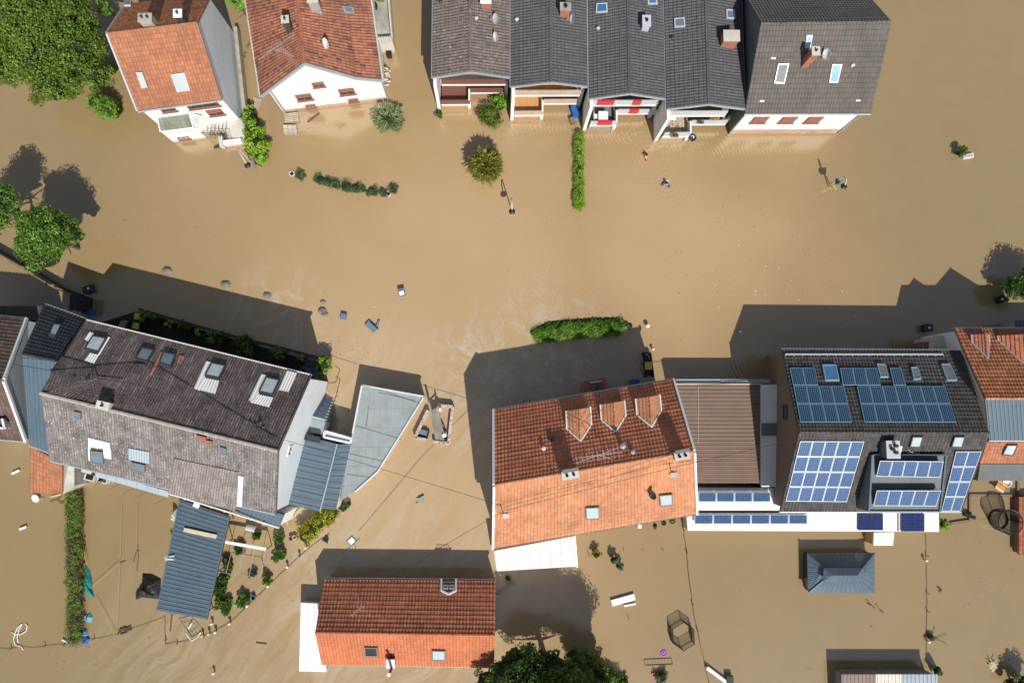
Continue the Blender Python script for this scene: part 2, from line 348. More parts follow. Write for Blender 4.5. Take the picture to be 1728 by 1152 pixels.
M['red'] = plain('red_panel', (.55, .03, .05), .5, .06)
M['pebble'] = tiles('pebble_terrace_floor', (.42, .32, .23), (.55, .46, .36), (.22, .15, .11), .16, .16, (.2, .15, .1), .3, 0, joint=.35, stag=.5)
M['black'] = plain('black_plastic', (.018, .019, .022), .45, .2)
M['dark'] = plain('dark_grey_plastic', (.045, .05, .055), .5, .2)
M['bin_teal'] = plain('dark_teal_plastic', (.02, .05, .065), .45, .15)
M['bin_grey'] = plain('slate_blue_plastic', (.12, .20, .27), .5, .12)
M['blue'] = plain('blue_plastic', (.02, .12, .42), .45, .1)
M['blue_pale'] = plain('sky_blue_plastic_film', (.12, .42, .60), .4, .25, 3)
M['yellow'] = plain('yellow_plastic', (.60, .50, .06), .5, .12)
M['purple'] = plain('purple_plastic', (.30, .10, .42), .5, .1)
M['pink'] = plain('pink_plastic', (.75, .18, .25), .5, .1)
M['teal_tarp'] = plain('teal_tarpaulin', (.02, .26, .25), .45, .25, 3)
M['black_tarp'] = plain('black_tarpaulin', (.022, .022, .024), .5, .3, 3)
M['green_sheet'] = plain('faded_green_sheet', (.16, .30, .18), .6, .15)
M['stone'] = plain('river_stone', (.20, .19, .165), .85, .3, 2.5, dirt=(.12, .1, .07), dirtamt=.5)
M['rust'] = plain('rusty_steel', (.16, .09, .06), .8, .3, 5)
M['cable'] = plain('cable_black', (.03, .028, .028), .6, .1)
M['rope'] = plain('pale_cord', (.48, .36, .22), .8, .1)
M['galv'] = plain('galvanised_steel', (.50, .50, .50), .4, .1, 3, metal=.4)
M['orange_cloth'] = plain('orange_board', (.62, .27, .07), .6, .1)
M['skin'] = plain('skin', (.55, .33, .24), .5, .06); M['hair'] = plain('dark_hair', (.03, .02, .015), .7, .2)
M['hair_fair'] = plain('fair_hair', (.42, .28, .14), .7, .2)
M['jacket_red'] = plain('red_jacket', (.62, .035, .045), .6, .12); M['jacket_blue'] = plain('navy_jacket', (.025, .07, .22), .6, .12)
M['cream_cloth'] = plain('cream_cloth', (.80, .68, .56), .7, .08); M['orange_cl'] = plain('orange_cloth', (.85, .36, .05), .6, .08)
def glass(name, col, rough=.06, sp=.9):
    n = N(name); f = n.noise(n.pos(), 1.2, 4.0)
    return n.fin(n.mix(n.ramp(f, .3, .7), sc(col, .85), sc(col, 1.15)), rough, None, sp)
M['glass'] = glass('skylight_glass', (.13, .18, .22)); M['glass_blue'] = glass('skylight_blue_reflection', (.05, .17, .36))  # blue panes carry the reflected sky in their colour
M['glass_pale'] = glass('skylight_blind_pale', (.42, .48, .50), .25); M['glass_dark'] = glass('window_glass_dark', (.02, .025, .03))
M['glass_roof'] = sheet('algae_stained_glazing', (.24, .26, .24), (.13, .125, .06), .8, rough=.2, streak=.8)
M['glass_sky'] = glass('skylight_glass_sky', (.28, .48, .66)); M['blind_grey'] = plain('grey_roller_shutter', (.17, .18, .175), .5, .05)
M['blind_white'] = plain('white_blind', (.40, .47, .50), .4, .05)
def solar(name, col, line, cell, lw, rough=.2, stripes=False):
    n = N(name); u, v = n.uv()
    fu = n.math('FRACT', n.math('DIVIDE', u, cell)); fv = n.math('FRACT', n.math('DIVIDE', v, cell))
    e = n.math('LESS_THAN', fu, lw) if stripes else n.math('MAXIMUM', n.math('LESS_THAN', fu, lw), n.math('LESS_THAN', fv, lw))
    wn = n.n('TexWhiteNoise', {'Vector': n.vec(n.math('FLOOR', n.math('DIVIDE', u, cell)), n.math('FLOOR', n.math('DIVIDE', v, cell)))}, noise_dimensions='3D').outputs[0]
    c = n.mix(wn, sc(col, .8), sc(col, 1.2)); c = n.mix(n.math('MULTIPLY', e, .55), c, line)
    return n.fin(c, rough, None, .6)
M['solar_blue'] = solar('polycrystalline_solar_cells', (.038, .085, .20), (.18, .28, .42), .155, .14)
M['solar_dark'] = solar('monocrystalline_solar_cells', (.010, .032, .080), (.17, .36, .50), .155, .26, .15, True)
M['solar_navy'] = solar('navy_solar_cells', (.015, .03, .12), (.08, .10, .25), .2, .1, .15)
M['alu'] = plain('aluminium_frame', (.62, .66, .68), .35, .05, metal=.2)
M['alu_blue'] = plain('aluminium_frame_dull', (.24, .44, .54), .35, .05, metal=.2)
M['bark'] = plain('bark', (.10, .075, .05), .9, .3, 4)
LEAF = {
 'big': leafmat('leaf_olive_green', (.035, .080, .010), (.13, .21, .022), (.28, .37, .06)),
 'mid': leafmat('leaf_fresh_green', (.03, .085, .01), (.105, .22, .022), (.34, .44, .13)),
 'bright': leafmat('leaf_bright_green', (.06, .17, .015), (.17, .38, .025), (.36, .52, .08)),
 'lime': leafmat('leaf_lime_green', (.08, .20, .012), (.25, .44, .025), (.42, .56, .10)),
 'yellow': leafmat('leaf_yellow_green', (.12, .15, .012), (.38, .39, .02), (.66, .58, .04)),
 'dark': leafmat('leaf_dark_green', (.02, .055, .01), (.075, .15, .02), (.20, .30, .05)),
 'brush': leafmat('leaf_brownish_hedge', (.11, .10, .04), (.19, .19, .07), (.24, .30, .05)),
 'teal': leafmat('leaf_blue_green', (.06, .12, .055), (.11, .19, .085), (.17, .26, .12)),
 'spiky': leafmat('leaf_spiky', (.06, .07, .012), (.23, .24, .04), (.46, .44, .12)),
 'grass': leafmat('blade_grey_green', (.09, .14, .05), (.26, .33, .15), (.50, .52, .32)),
 'moss': leafmat('leaf_greyed', (.06, .09, .06), (.14, .18, .12), (.28, .32, .25))}
CORE = plain('dark_green_core', (.018, .03, .008), .9, .3, 3)  # opaque dark green filler closing gaps between the leaves

# ------------------------------------------------------------------ ground + water
mb = MB(); mb.poly([(-300, -300, -2.2), (300, -300, -2.2), (300, 300, -2.2), (-300, 300, -2.2)])
tag(mb.build('ground', plain('drowned_soil', (.10, .075, .05), .95)), kind='structure')
mb = MB(); mb.poly([(-300, -300, 0), (300, -300, 0), (300, 300, 0), (-300, 300, 0)])
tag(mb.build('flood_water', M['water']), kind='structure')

# ------------------------------------------------------------------ roof patches
class Patch:
    # A-B along the eave, D-C along the ridge
    def __init__(s, A, B, C, D):
        s.A, s.B, s.C, s.D = A, B, C, D
        s.n = (B - A + C - D).cross(D - A + C - B).normalized()
        if s.n.z < 0: s.n = -s.n
        s.lu = ((B - A).length + (C - D).length) / 2; s.lv = ((D - A).length + (C - B).length) / 2
    def pt(s, u, v, off=0.0): return s.A.lerp(s.B, u).lerp(s.D.lerp(s.C, u), v) + s.n * off
    def inv(s, x, y):
        u = v = .5
        for _ in range(12):
            q = proj(s.pt(u, v)); qu = proj(s.pt(u + .01, v)); qv = proj(s.pt(u, v + .01))
            a, b, c, d = (qu[0] - q[0]) * 100, (qv[0] - q[0]) * 100, (qu[1] - q[1]) * 100, (qv[1] - q[1]) * 100
            e, f = x - q[0], y - q[1]; D = a * d - b * c
            u += (e * d - b * f) / D; v += (a * f - e * c) / D
        return u, v
    def at(s, x, y, off=0.0):
        u, v = s.inv(x, y); return s.pt(u, v, off)
    def quad(s, pxs, off=0.0): return [s.at(x, y, off) for x, y in pxs]
def prof(L, kind):
    if kind == 'pan':  per, amp, k = .26, .062, 5; f = lambda t: amp * (.5 - .5 * math.cos(2 * math.pi * t))
    elif kind == 'corr': per, amp, k = .20, .05, 4; f = lambda t: amp * (.5 - .5 * math.cos(2 * math.pi * t))
    elif kind == 'corrfine': per, amp, k = .12, .025, 2; f = lambda t: amp * (.5 - .5 * math.cos(2 * math.pi * t))
    else: return [(0, 0), (L, 0)]
    m = max(1, round(L / per)); out = []
    for i in range(m * k + 1): out.append((L * i / (m * k), f((i % k) / k)))
    return out
def ribs(L, per, w, h):
    out = [(0, 0)]; m = max(1, round(L / per)); p = L / m
    for i in range(m):
        c = p * (i + .5); out += [(c - w / 2 - .01, 0), (c - w / 2, h), (c + w / 2, h), (c + w / 2 + .01, 0)]
    return out + [(L, 0)]
def courses(L, c, h):
    m = max(1, round(L / c)); out = []
    for i in range(m): out += [(L * i / m, h), (L * (i + 1) / m - .004, 0)]
    return out
def roofmesh(mb, P, kind='tile', th=.14, m=0, off=0.0, jit=.008):
    us = {'tile': lambda: prof(P.lu, 'pan'), 'flat_tile': lambda: [(0, 0), (P.lu, 0)], 'corr': lambda: prof(P.lu, 'corr'), 'corrfine': lambda: prof(P.lu, 'corrfine'),
          'seam': lambda: ribs(P.lu, .33, .05, .045), 'seamw': lambda: ribs(P.lu, .5, .04, .04), 'flat': lambda: [(0, 0), (P.lu, 0)]}[kind]()
    vs = courses(P.lv, .36, .05) if kind in ('tile', 'flat_tile') else ([(0, 0), (P.lv, 0)] if kind in ('flat',) else ([(P.lv * i / 6, 0) for i in range(7)]))
    G, U = [], []
    rnd = random.Random(int(P.lu * 1000))
    for y, hy in vs:
        j = rnd.uniform(-1, 1) * jit if kind != 'flat' else 0
        G.append([P.pt(x / P.lu, y / P.lv, hx + hy + off + j) for x, hx in us]); U.append([(x, y) for x, _ in us])
    mb.grid(G, U, m)
    a = [P.pt(0, 0, off), P.pt(1, 0, off), P.pt(1, 1, off), P.pt(0, 1, off)]; b = [p - P.n * th for p in a]
    mb.poly(b[::-1], m)
    for i in range(4): mb.poly([a[i], b[i], b[(i + 1) % 4], a[(i + 1) % 4]], m)
def mirror(ridge, eave):
    return Vector((2 * ridge.x - eave.x, 2 * ridge.y - eave.y, eave.z))
def gable(name, label, e1, h1, rg, hr, e2, h2, roofs, kinds, wall, og=.25, oe=.35, ridge=None, gutter=('trim_grey', 'trim_grey'), verge=(None, None), z0=-.6, cat='house', group=None):
    E0, E1 = V(e1[0], h1), V(e1[1], h1); R0, R1 = V(rg[0], hr), V(rg[1], hr)
    F0, F1 = (mirror(R0, E0), mirror(R1, E1)) if e2 is None else (V(e2[0], h2), V(e2[1], h2))
    root = thing(name, label, cat, (R0 + R1) / 2, group)
    P1, P2 = Patch(E0, E1, R1, R0), Patch(F0, F1, R1, R0)
    for P, mm, k in ((P1, roofs[0], kinds[0]), (P2, roofs[1], kinds[1])):
        b = MB(); roofmesh(b, P, k); b.build('roof', M[mm], root)
    if ridge:
        b = MB(); m_ = max(2, int((R1 - R0).length / .4))
        for i in range(m_):
            a, c = R0.lerp(R1, i / m_), R0.lerp(R1, (i + .96) / m_); b.tube(a, c, .12, 8, 0, .10)
        b.build('ridge_cap', M[ridge], root)
    for P, g in ((P1, gutter[0]), (P2, gutter[1])):
        if g:
            b = MB(); o = (P.A - P.D).normalized() * .07 - Z * .06; b.tube(P.A + o, P.B + o, .085, 8)
            b.build('gutter', M[g], root)
    for i, g in enumerate(verge):
        if g:
            for P in (P1, P2):
                b = MB(); b.beam(P.pt(i, 0, .03), P.pt(i, 1, .03), .14, .2, up=P.n); b.build('verge_trim', M[g], root)
    u0, u1 = og / P1.lu, 1 - og / P1.lu; v1, v2 = oe / P1.lv, oe / P2.lv; d = Z * .17
    A1, B1, A2, B2 = P1.pt(u0, v1) - d, P1.pt(u1, v1) - d, P2.pt(u0, v2) - d, P2.pt(u1, v2) - d
    RA, RB = P1.pt(u0, 1) - d, P1.pt(u1, 1) - d
    g = lambda p: Vector((p.x, p.y, z0))
    b = MB(); b.poly([g(A1), g(B1), B1, A1]); b.poly([g(A2), g(B2), B2, A2])
    b.poly([g(A1), A1, RA, A2, g(A2)], 1); b.poly([g(B1), B1, RB, B2, g(B2)], 2)
    w = wall if isinstance(wall, (list, tuple)) else (wall,) * 3
    b.build('wall', [M[x] for x in w], root)
    return dict(root=root, P1=P1, P2=P2, A1=A1, B1=B1, A2=A2, B2=B2)
def skylight(root, P, px, mat='glass', fr='dark', lift=.10, name='skylight', fw=.09):
    lift += .11
    q = P.quad(px, .0); n = P.n; c = sum(q, Vector()) / 4
    inn = [p + (c - p).normalized() * fw * 1.4 for p in q]
    b = MB()
    for i in range(4):
        j = (i + 1) % 4; b.prism([q[i] - n * .05, q[j] - n * .05, inn[j] - n * .05, inn[i] - n * .05], [q[i] + n * lift, q[j] + n * lift, inn[j] + n * lift, inn[i] + n * lift])
    f = b.build(name, M[fr], root)
    b = MB(); b.prism([p - n * .02 for p in inn], [p + n * (lift - .03) for p in inn]); b.build('pane', M[mat], f)
    return f
def sheet_on(root, P, px, mat, kind='corr', off=.06, th=.05, name='roof_sheet'):
    off += .03; q = P.quad(px, 0); Q = Patch(q[3], q[2], q[1], q[0]); b = MB(); roofmesh(b, Q, kind, th, 0, off, .002); return b.build(name, M[mat], root)
def panels(root, P, px, nu, nv, mat='solar_blue', fr='alu', off=.20, gap=.012, thick=.04):
    # px: top-left, top-right, bottom-right, bottom-left
    q = P.quad(px, 0); n = P.n
    pt = lambda u, v: q[0].lerp(q[1], u).lerp(q[3].lerp(q[2], u), v)
    for i in range(nu):
        for j in range(nv):
            c = [pt((i + gap) / nu, (j + gap) / nv), pt((i + 1 - gap) / nu, (j + gap) / nv), pt((i + 1 - gap) / nu, (j + 1 - gap) / nv), pt((i + gap) / nu, (j + 1 - gap) / nv)]
            m_ = sum(c, Vector()) / 4; inn = [p + (m_ - p).normalized() * .06 for p in c]
            b = MB(); b.prism([p + n * (off - thick) for p in c], [p + n * off for p in c], 0)
            lu = (c[1] - c[0]).length - .08; lv = (c[3] - c[0]).length - .08
            b.poly([p + n * (off + .004) for p in inn], 1, [(0, lv), (lu, lv), (lu, 0), (0, 0)])
            b.build('solar_panel', [M[fr], M[mat]], root)
def chimney(root, base, w, d, h, ang=0, mat='brick', cap='concrete', pots=1, potm='dark', potr=.09, sunk=.8):
    b = MB(); b.box(base - Z * sunk, (w, d, h + sunk), ang); c = b.build('chimney', M[mat], root)
    b = MB(); b.box(base + Z * h, (w + .12, d + .12, .08), ang); b.build('chimney_cap', M[cap], c)
    ax = Vector((math.cos(ang), math.sin(ang), 0))
    for i in range(pots):
        p = base + Z * (h + .08) + ax * ((i - (pots - 1) / 2) * w * .45)
        b = MB(); b.lathe(p, [(potr, 0), (potr * .9, .22), (potr * .6, .22), (potr * .6, .05)], 10); b.build('chimney_pot', M[potm], c)
    return c
def dish(root, base, r=.35, face=(0, -1, .25), mat='trim_white', h=.5):
    f = Vector(face).normalized(); c = base + Z * h
    b = MB(); b.lathe(c, [(.001, 0), (r * .5, .03), (r, .11), (r, .125), (r * .5, .045), (.001, .015)], 16, 0, f)
    o = b.build('satellite_dish', M[mat], root)
    b = MB(); b.tube(base, c - f * .03, .025, 6); b.tube(c - f * .02 - Z * r * .8, c + f * r * 1.4 - Z * r * .2, .015, 5); b.box(c + f * r * 1.4 - Z * r * .25, (.1, .08, .08)); b.build('dish_arm', M['galv'], o)
    return o
def aerial(root, base, p, q, nel=9, le=.9, mast=None):
    b = MB(); b.tube(p, q, .018, 4); d = (q - p).normalized(); s = Z.cross(d).normalized()
    for i in range(nel):
        c = p.lerp(q, (i + .3) / nel); l_ = le * (.45 + .55 * (i + 1) / nel) / 2; b.tube(c - s * l_, c + s * l_, .010, 4)
    b.tube(base, (p + q) / 2, .022, 5)
    return b.build('roof_aerial', M['galv'], root)
def wallwin(root, x, y, a, b_, w, h, fr='frame_brown', pane='glass_dark', sill=True, name='window', shut=0.0):
    c = onwall(x, y, a, b_); t = (Vector((b_.x, b_.y, 0)) - Vector((a.x, a.y, 0))).normalized(); n = Z.cross(t)
    if (Vector((0, 0, CAMH)) - c).dot(n) < 0: n = -n
    o = c - t * w / 2 - Z * h / 2
    b = MB()
    for (u0, u1, z0, z1) in ((0, w, 0, .09), (0, w, h - .09, h), (0, .09, .09, h - .09), (w - .09, w, .09, h - .09), (w / 2 - .035, w / 2 + .035, .09, h - .09)):
        p = [o + t * u0 + Z * z0, o + t * u1 + Z * z0, o + t * u1 + Z * z1, o + t * u0 + Z * z1]; b.prism([k - n * .05 for k in p], [k + n * .06 for k in p])
    f = b.build(name, M[fr], root)
    b = MB(); p = [o + t * .09 + Z * .09, o + t * (w - .09) + Z * .09, o + t * (w - .09) + Z * (h - .09), o + t * .09 + Z * (h - .09)]; b.prism([k - n * .04 for k in p], [k + n * .015 for k in p]); b.build('pane', M[pane], f)
    if shut:
        b = MB(); p = [o + t * .05 + Z * h * (1 - shut), o + t * (w - .05) + Z * h * (1 - shut), o + t * (w - .05) + Z * (h - .02), o + t * .05 + Z * (h - .02)]; b.prism([k + n * .062 for k in p], [k + n * .10 for k in p]); b.build('shutter', M[fr], f)
    if sill:
        b = MB(); p = [o - t * .08 - Z * .07, o + t * (w + .08) - Z * .07, o + t * (w + .08) - Z * .005, o - t * .08 - Z * .005]; b.prism([k - n * .02 for k in p], [k + n * .16 for k in p]); b.build('sill', M[fr], f)
    return f
def flatroof(name, label, px, h, mat, kind='flat', wall='concrete', th=.16, inset=.12, cat='roof', parapet=None, z0=-.6, hh=None, group=None, par_h=.18, par_w=.16):
    hs = hh or [h] * len(px); pts = [V(p, z) for p, z in zip(px, hs)]
    c = sum(pts, Vector()) / len(pts); cat = 'lean-to' if name.endswith('lean_to') else ('dormer' if 'dormer' in name else name.split('_')[-1]); root = thing(name, label, cat, c, group)
    b = MB()
    if len(pts) == 4: P = Patch(*pts); roofmesh(b, P, kind, th)
    else: P = None; b.slab(pts, th)
    b.build('roof', M[mat], root)
    if wall:
        g = [p + (c - p).normalized() * inset for p in pts]
        b = MB()
        for i in range(len(g)):
            j = (i + 1) % len(g); p, q = g[i], g[j]
            b.poly([Vector((p.x, p.y, z0)), Vector((q.x, q.y, z0)), q - Z * th * .8, p - Z * th * .8])
        b.build('wall', M[wall], root)
    if parapet:
        for i in parapet[1]:
            p, q = pts[i], pts[(i + 1) % len(pts)]; t = (q - p).normalized() * 0
            b = MB(); b.beam(p + Z * par_h / 2, q + Z * par_h / 2, par_w, par_h + .02); b.build('parapet', M[parapet[0]], root)
    return root, P
def posts(root, pts, h, r=.06, mat='galv'):
    for p in pts:
        b = MB(); b.tube(Vector((p.x, p.y, -.6)), Vector((p.x, p.y, h)), r, 6); b.build('post', M[mat], root)
# ------------------------------------------------------------------ foliage
def foliage_mesh(blobs, n, size, seed, clump=.35, ncl=None, long=1.0, outward=.5, zmin=.02):
    rg = np.random.default_rng(seed); B = np.array([[*b] for b in blobs], float)
    wgt = (B[:, 3] * B[:, 4] + B[:, 4] * B[:, 5] + B[:, 3] * B[:, 5]); wgt /= wgt.sum()
    ncl = ncl or max(6, n // 70)
    ci = rg.choice(len(B), ncl, p=wgt); d = rg.normal(size=(ncl, 3)); d[:, 2] = np.abs(d[:, 2]) * .9 - .15 * rg.random(ncl); d /= np.linalg.norm(d, axis=1)[:, None]
    rr = rg.uniform(.62, 1.0, ncl)[:, None]
    cc = B[ci, :3] + d * B[ci, 3:6] * rr; cr = B[ci, 3:6].mean(1) * clump * rg.uniform(.6, 1.25, ncl); tint0 = rg.uniform(0, .5, ncl)
    k = rg.integers(0, ncl, n); e = rg.normal(size=(n, 3)); e /= np.linalg.norm(e, axis=1)[:, None]; e *= rg.uniform(.35, 1.0, n)[:, None] ** .6
    P = cc[k] + e * cr[k][:, None] * np.array([1, 1, .75])
    ctr = B[ci[k], :3]; out = P - ctr; out /= np.linalg.norm(out, axis=1)[:, None] + 1e-6
    nr = out * outward + e * .35 + rg.normal(size=(n, 3)) * .45; nr /= np.linalg.norm(nr, axis=1)[:, None]
    t = np.cross(nr, rg.normal(size=(n, 3))); t /= np.linalg.norm(t, axis=1)[:, None] + 1e-6
    if long > 1.5:
        t = out + rg.normal(size=(n, 3)) * .35; t /= np.linalg.norm(t, axis=1)[:, None]
        nr = np.cross(t, rg.normal(size=(n, 3))); nr /= np.linalg.norm(nr, axis=1)[:, None] + 1e-6
    bt = np.cross(nr, t); s = size * rg.uniform(.6, 1.25, n)[:, None]
    tl = t * s * long / 2; bw = bt * s / 2 / (1 if long <= 1.5 else 1.0)
    v = np.stack([P - tl, P + bw, P + tl, P - bw], 1)
    keep = v[:, :, 2].min(1) > zmin; v = v[keep]; n = len(v)
    tint = np.clip(tint0[k][keep] + rg.uniform(0, .5, n) + .12 * (e[keep, 2]), 0, 1)
    return v.reshape(-1, 3), n, tint
def foliage(name, blobs, n, size, leaf, parent, seed=1, core=True, objname='crown', org=None, **kw):
    v, n, tint = foliage_mesh(blobs, n, size, seed, **kw)
    org = org if org is not None else ORG[parent.name]
    me = bpy.data.meshes.new(objname); vv = (v - np.array(tuple(org))).astype(np.float32)
    me.vertices.add(len(vv)); me.vertices.foreach_set('co', vv.ravel()); me.loops.add(n * 4); me.loops.foreach_set('vertex_index', np.arange(n * 4, dtype=np.int32))
    me.polygons.add(n); me.polygons.foreach_set('loop_start', np.arange(0, n * 4, 4, dtype=np.int32)); me.polygons.foreach_set('loop_total', np.full(n, 4, np.int32))
    me.update(calc_edges=True); at = me.attributes.new('tint', 'FLOAT', 'FACE'); at.data.foreach_set('value', tint.astype(np.float32))
    me.materials.append(LEAF[leaf])
    o = bpy.data.objects.new(objname, me); S.collection.objects.link(o); ORG[o.name] = Vector(org)
    if parent: o.parent = parent; o.location = Vector(org) - ORG[parent.name]
    else: o.location = org
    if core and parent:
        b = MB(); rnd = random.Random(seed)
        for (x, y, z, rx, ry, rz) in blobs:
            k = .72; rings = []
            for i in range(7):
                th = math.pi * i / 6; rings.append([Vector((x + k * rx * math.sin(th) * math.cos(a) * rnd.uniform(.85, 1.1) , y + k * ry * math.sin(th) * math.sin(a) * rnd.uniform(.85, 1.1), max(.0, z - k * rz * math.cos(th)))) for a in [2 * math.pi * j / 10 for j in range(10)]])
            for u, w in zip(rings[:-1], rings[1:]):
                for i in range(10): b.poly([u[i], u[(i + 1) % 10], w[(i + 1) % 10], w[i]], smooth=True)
        b.build('foliage_core', CORE, parent)
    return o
def trunk(root, base, top, r, limbs, seed):
    rnd = random.Random(seed); b = MB(); base = Vector((base.x, base.y, -.6)); b.tube(base, base.lerp(top, .6), r, 8, 0, r * .7, False); b.tube(base.lerp(top, .6), top, r * .7, 8, 0, r * .3)
    for i in range(limbs):
        a = 2 * math.pi * i / limbs + rnd.random(); s = base.lerp(top, rnd.uniform(.5, .8)); L = (top - base).length * rnd.uniform(.2, .34)
        b.tube(s, s + Vector((math.cos(a) * L, math.sin(a) * L, L * .5)), r * .4, 6, 0, r * .1)
    return b.build('trunk', M['bark'], root)
def plant(label, blobs_px, n, size, leaf, name='bush', cat='bush', group=None, seed=1, stem=None, **kw):
    # blobs_px: (px, py, radius_px, centre height, height radius[, ry px])
    bl = []
    for q in blobs_px:
        c = W(q[0], q[1], q[3]); s = (CAMH - q[3]) / FPX * 1.0
        bl.append((c.x, c.y, c.z, q[2] * s, (q[5] if len(q) > 5 else q[2]) * s, q[4]))
    root = thing(name, label, cat, (bl[0][0], bl[0][1], 0), group)
    foliage(name, bl, n, size, leaf, root, seed, objname='foliage' if name != 'tree' else 'crown', **kw)
    if stem:
        c = Vector(bl[0][:3]); trunk(root, c, c + Z * bl[0][5] * .3, stem, 5, seed)
    return root
def hedge(label, pxline, wpx, h, n, size, leaf, name='hedge', seed=3, group=None, leaf2=None, inner=None, **kw):
    pts = [W(x, y, h * .6) for x, y in pxline]; bl = []; s = (CAMH - h * .6) / FPX
    root = thing(name, label, 'hedge', pts[0], group); b = MB(); w = wpx * s / 2
    for p, q in zip(pts[:-1], pts[1:]):
        k = max(1, int((q - p).length / (w * .8)))
        for i in range(k): c = p.lerp(q, (i + .5) / k); bl.append((c.x, c.y, h * .45, w * .95, w * .95, h * .58))
    foliage(name, bl, n, size, leaf, root, seed, core=True, objname='foliage', **kw)
    if leaf2: foliage(name, [(x, y, z + .05, rx * inner, ry, rz) for x, y, z, rx, ry, rz in bl], n // 2, size, leaf2, root, seed + 1, core=False, objname='top_growth')
    return root
# ================================================================== TOP LEFT HOUSES
h = gable('orange_roof_house', 'white house with clean orange tile roof and pale blue shingled gable beside the big tree', ((232, 187), (373.6, 168)), 5.3, ((180.6, 57), (333, 38.5)), 8.9, None, 0,
          ('tile_orange', 'tile_brownred'), ('tile', 'tile'), ('white', 'white', 'slate_pale'), og=.12, oe=.3, ridge='tile_orange', verge=('trim_grey', None))
r, P1, P2 = h['root'], h['P1'], h['P2']
skylight(r, P1, [(230.5, 121.5), (241, 121), (250.5, 147), (240, 148.5)], 'glass_pale', 'trim_grey')
skylight(r, P1, [(289, 125), (312, 122), (322.5, 152), (300, 155)], 'glass_pale', 'trim_grey')
skylight(r, P2, [(211, 3), (223.5, 3), (222, 13), (211, 13)], 'glass', 'alu')
chimney(r, P2.at(256, 43), .95, .6, 1.0, .05, 'concrete', 'concrete', 2)
chimney(r, P2.at(311, 37), .55, .55, 1.1, .05, 'dark', 'trim_white', 1)
S1, S2 = h['A1'], h['B1']
wallwin(r, 283, 184, S1, S2, 1.2, .9); wallwin(r, 343, 178, S1, S2, 2.6, .7); wallwin(r, 363, 189.5, S1, S2, 1.3, 1.1, shut=.5)
mb = MB(); a, b_ = Vector((S1.x, S1.y, 0)), Vector((S2.x, S2.y, 0)); n_ = Z.cross(b_ - a).normalized() * .04
mb.prism([p - Z * .4 for p in (a - n_, b_ - n_, b_, a)], [p + Z * .75 for p in (a - n_, b_ - n_, b_, a)]); mb.build('stone_plinth', M['stonebase'], r)
mb = MB(); q = h['B2']; mb.panel(q + Vector((.35, 0, 0)), S2 + Vector((.35, .1, 0)), 1.0, -.5, .3); mb.build('side_plinth', M['concrete'], r)
# glazed porch on its south side
rt = thing('porch', 'white porch with algae stained glass roof on the orange roofed house', 'porch', W(295, 208, 1))
A_, B_, C_, D_ = W(271, 222, 2.5), W(327, 215, 2.5), W(319, 191, 3.4), W(265.5, 198, 3.4)
PP = Patch(A_, B_, C_, D_); mb = MB(); roofmesh(mb, PP, 'flat', .06); mb.build('glass_roof', M['glass_roof'], rt)
mb = MB()
for u in (0, 1): mb.beam(PP.pt(u, 0, .05), PP.pt(u, 1, .05), .07, .1)
for v in (0, 1): mb.beam(PP.pt(0, v, .05), PP.pt(1, v, .05), .07, .1)
mb.build('roof_frame', M['trim_white'], rt)
E_ = W(340, 196, 2.9); F_ = W(333, 215, 2.2)
mb = MB(); mb.poly([C_, E_, F_, B_]); mb.build('hip_glazing', M['glass_pale'], rt)
mb = MB()
for p, q in ((C_, F_), (C_, E_), (E_, F_), (B_, F_), (C_.lerp(B_, .5), F_)): mb.beam(p + Z * .04, q + Z * .04, .05, .06)
mb.build('glazing_bar', M['trim_white'], rt)
ring = [A_, B_, F_, E_ + Vector((0, .2, 0)), D_ + Vector((.1, 0, 0))]; mb = MB()
for i in range(5):
    p, q = ring[i], ring[(i + 1) % 5]; mb.poly([Vector((p.x, p.y, -.6)), Vector((q.x, q.y, -.6)), q - Z * .1, p - Z * .1])
mb.build('wall', M['white'], rt)
for i, px in enumerate((293, 303, 313, 323)): wallwin(rt, px, 222.5 - i * 1.0, A_, B_, .42, .42, 'trim_white', 'glass_dark' if i != 2 else 'glass_roof', False)
wallwin(rt, 310, 233, A_, B_, 1.0, .5, 'frame_brown', 'glass_pale')
# terrace with flight of steps
rt = thing('terrace', 'pale concrete terrace with low white wall south of the orange roofed house', 'terrace', W(397, 215))
q = [W(383, 231, .95), W(414, 230, .95), W(412, 199, .95), W(382, 202, .95)]
mb = MB(); mb.slab(q, 1.5); mb.build('terrace_slab', M['concrete_pale'], rt)
mb = MB(); mb.panel(W(376, 243.5, .8), W(412, 238.5, .8), .8, -.4, .35); mb.build('low_wall', M['white'], rt)
mb = MB(); mb.panel(W(374.5, 229, .8), W(377, 246, .8), .8, -.4, -.35); mb.build('low_wall', M['concrete_pale'], rt)
mb = MB(); mb.beam(W(361, 250, .1), W(384, 245, .3), .08, .12); mb.beam(W(361, 248, .1), W(375, 243, .3), .06, .08); mb.build('fallen_rail', M['dark'], rt)
rt = thing('outdoor_steps', 'pale stone steps with black railing climbing to the concrete terrace', 'steps', W(360, 213))
for i in range(7):
    x0, x1 = 337 + i * 6.6, 337 + (i + 1) * 6.6 - .7; z = 1.15 + .0 * i; zz = .25 + i * .12
    mb = MB(); mb.slab([W(x0, 220 - i * .1, zz), W(x1, 220, zz), W(x1 - 1, 203, zz), W(x0 - 1, 204, zz)], zz + .5); mb.build('tread', M['concrete_pale'], rt)
mb = MB(); rl0, rl1 = W(335, 224, 1.2), W(384, 226, 1.9)
for k in (0, .35): mb.tube(rl0 - Z * k, rl1 - Z * k, .025, 5)
for i in range(9): p = rl0.lerp(rl1, i / 8); mb.tube(Vector((p.x, p.y, .1)), p, .02, 5)
rl2 = W(336, 204, 1.2); 
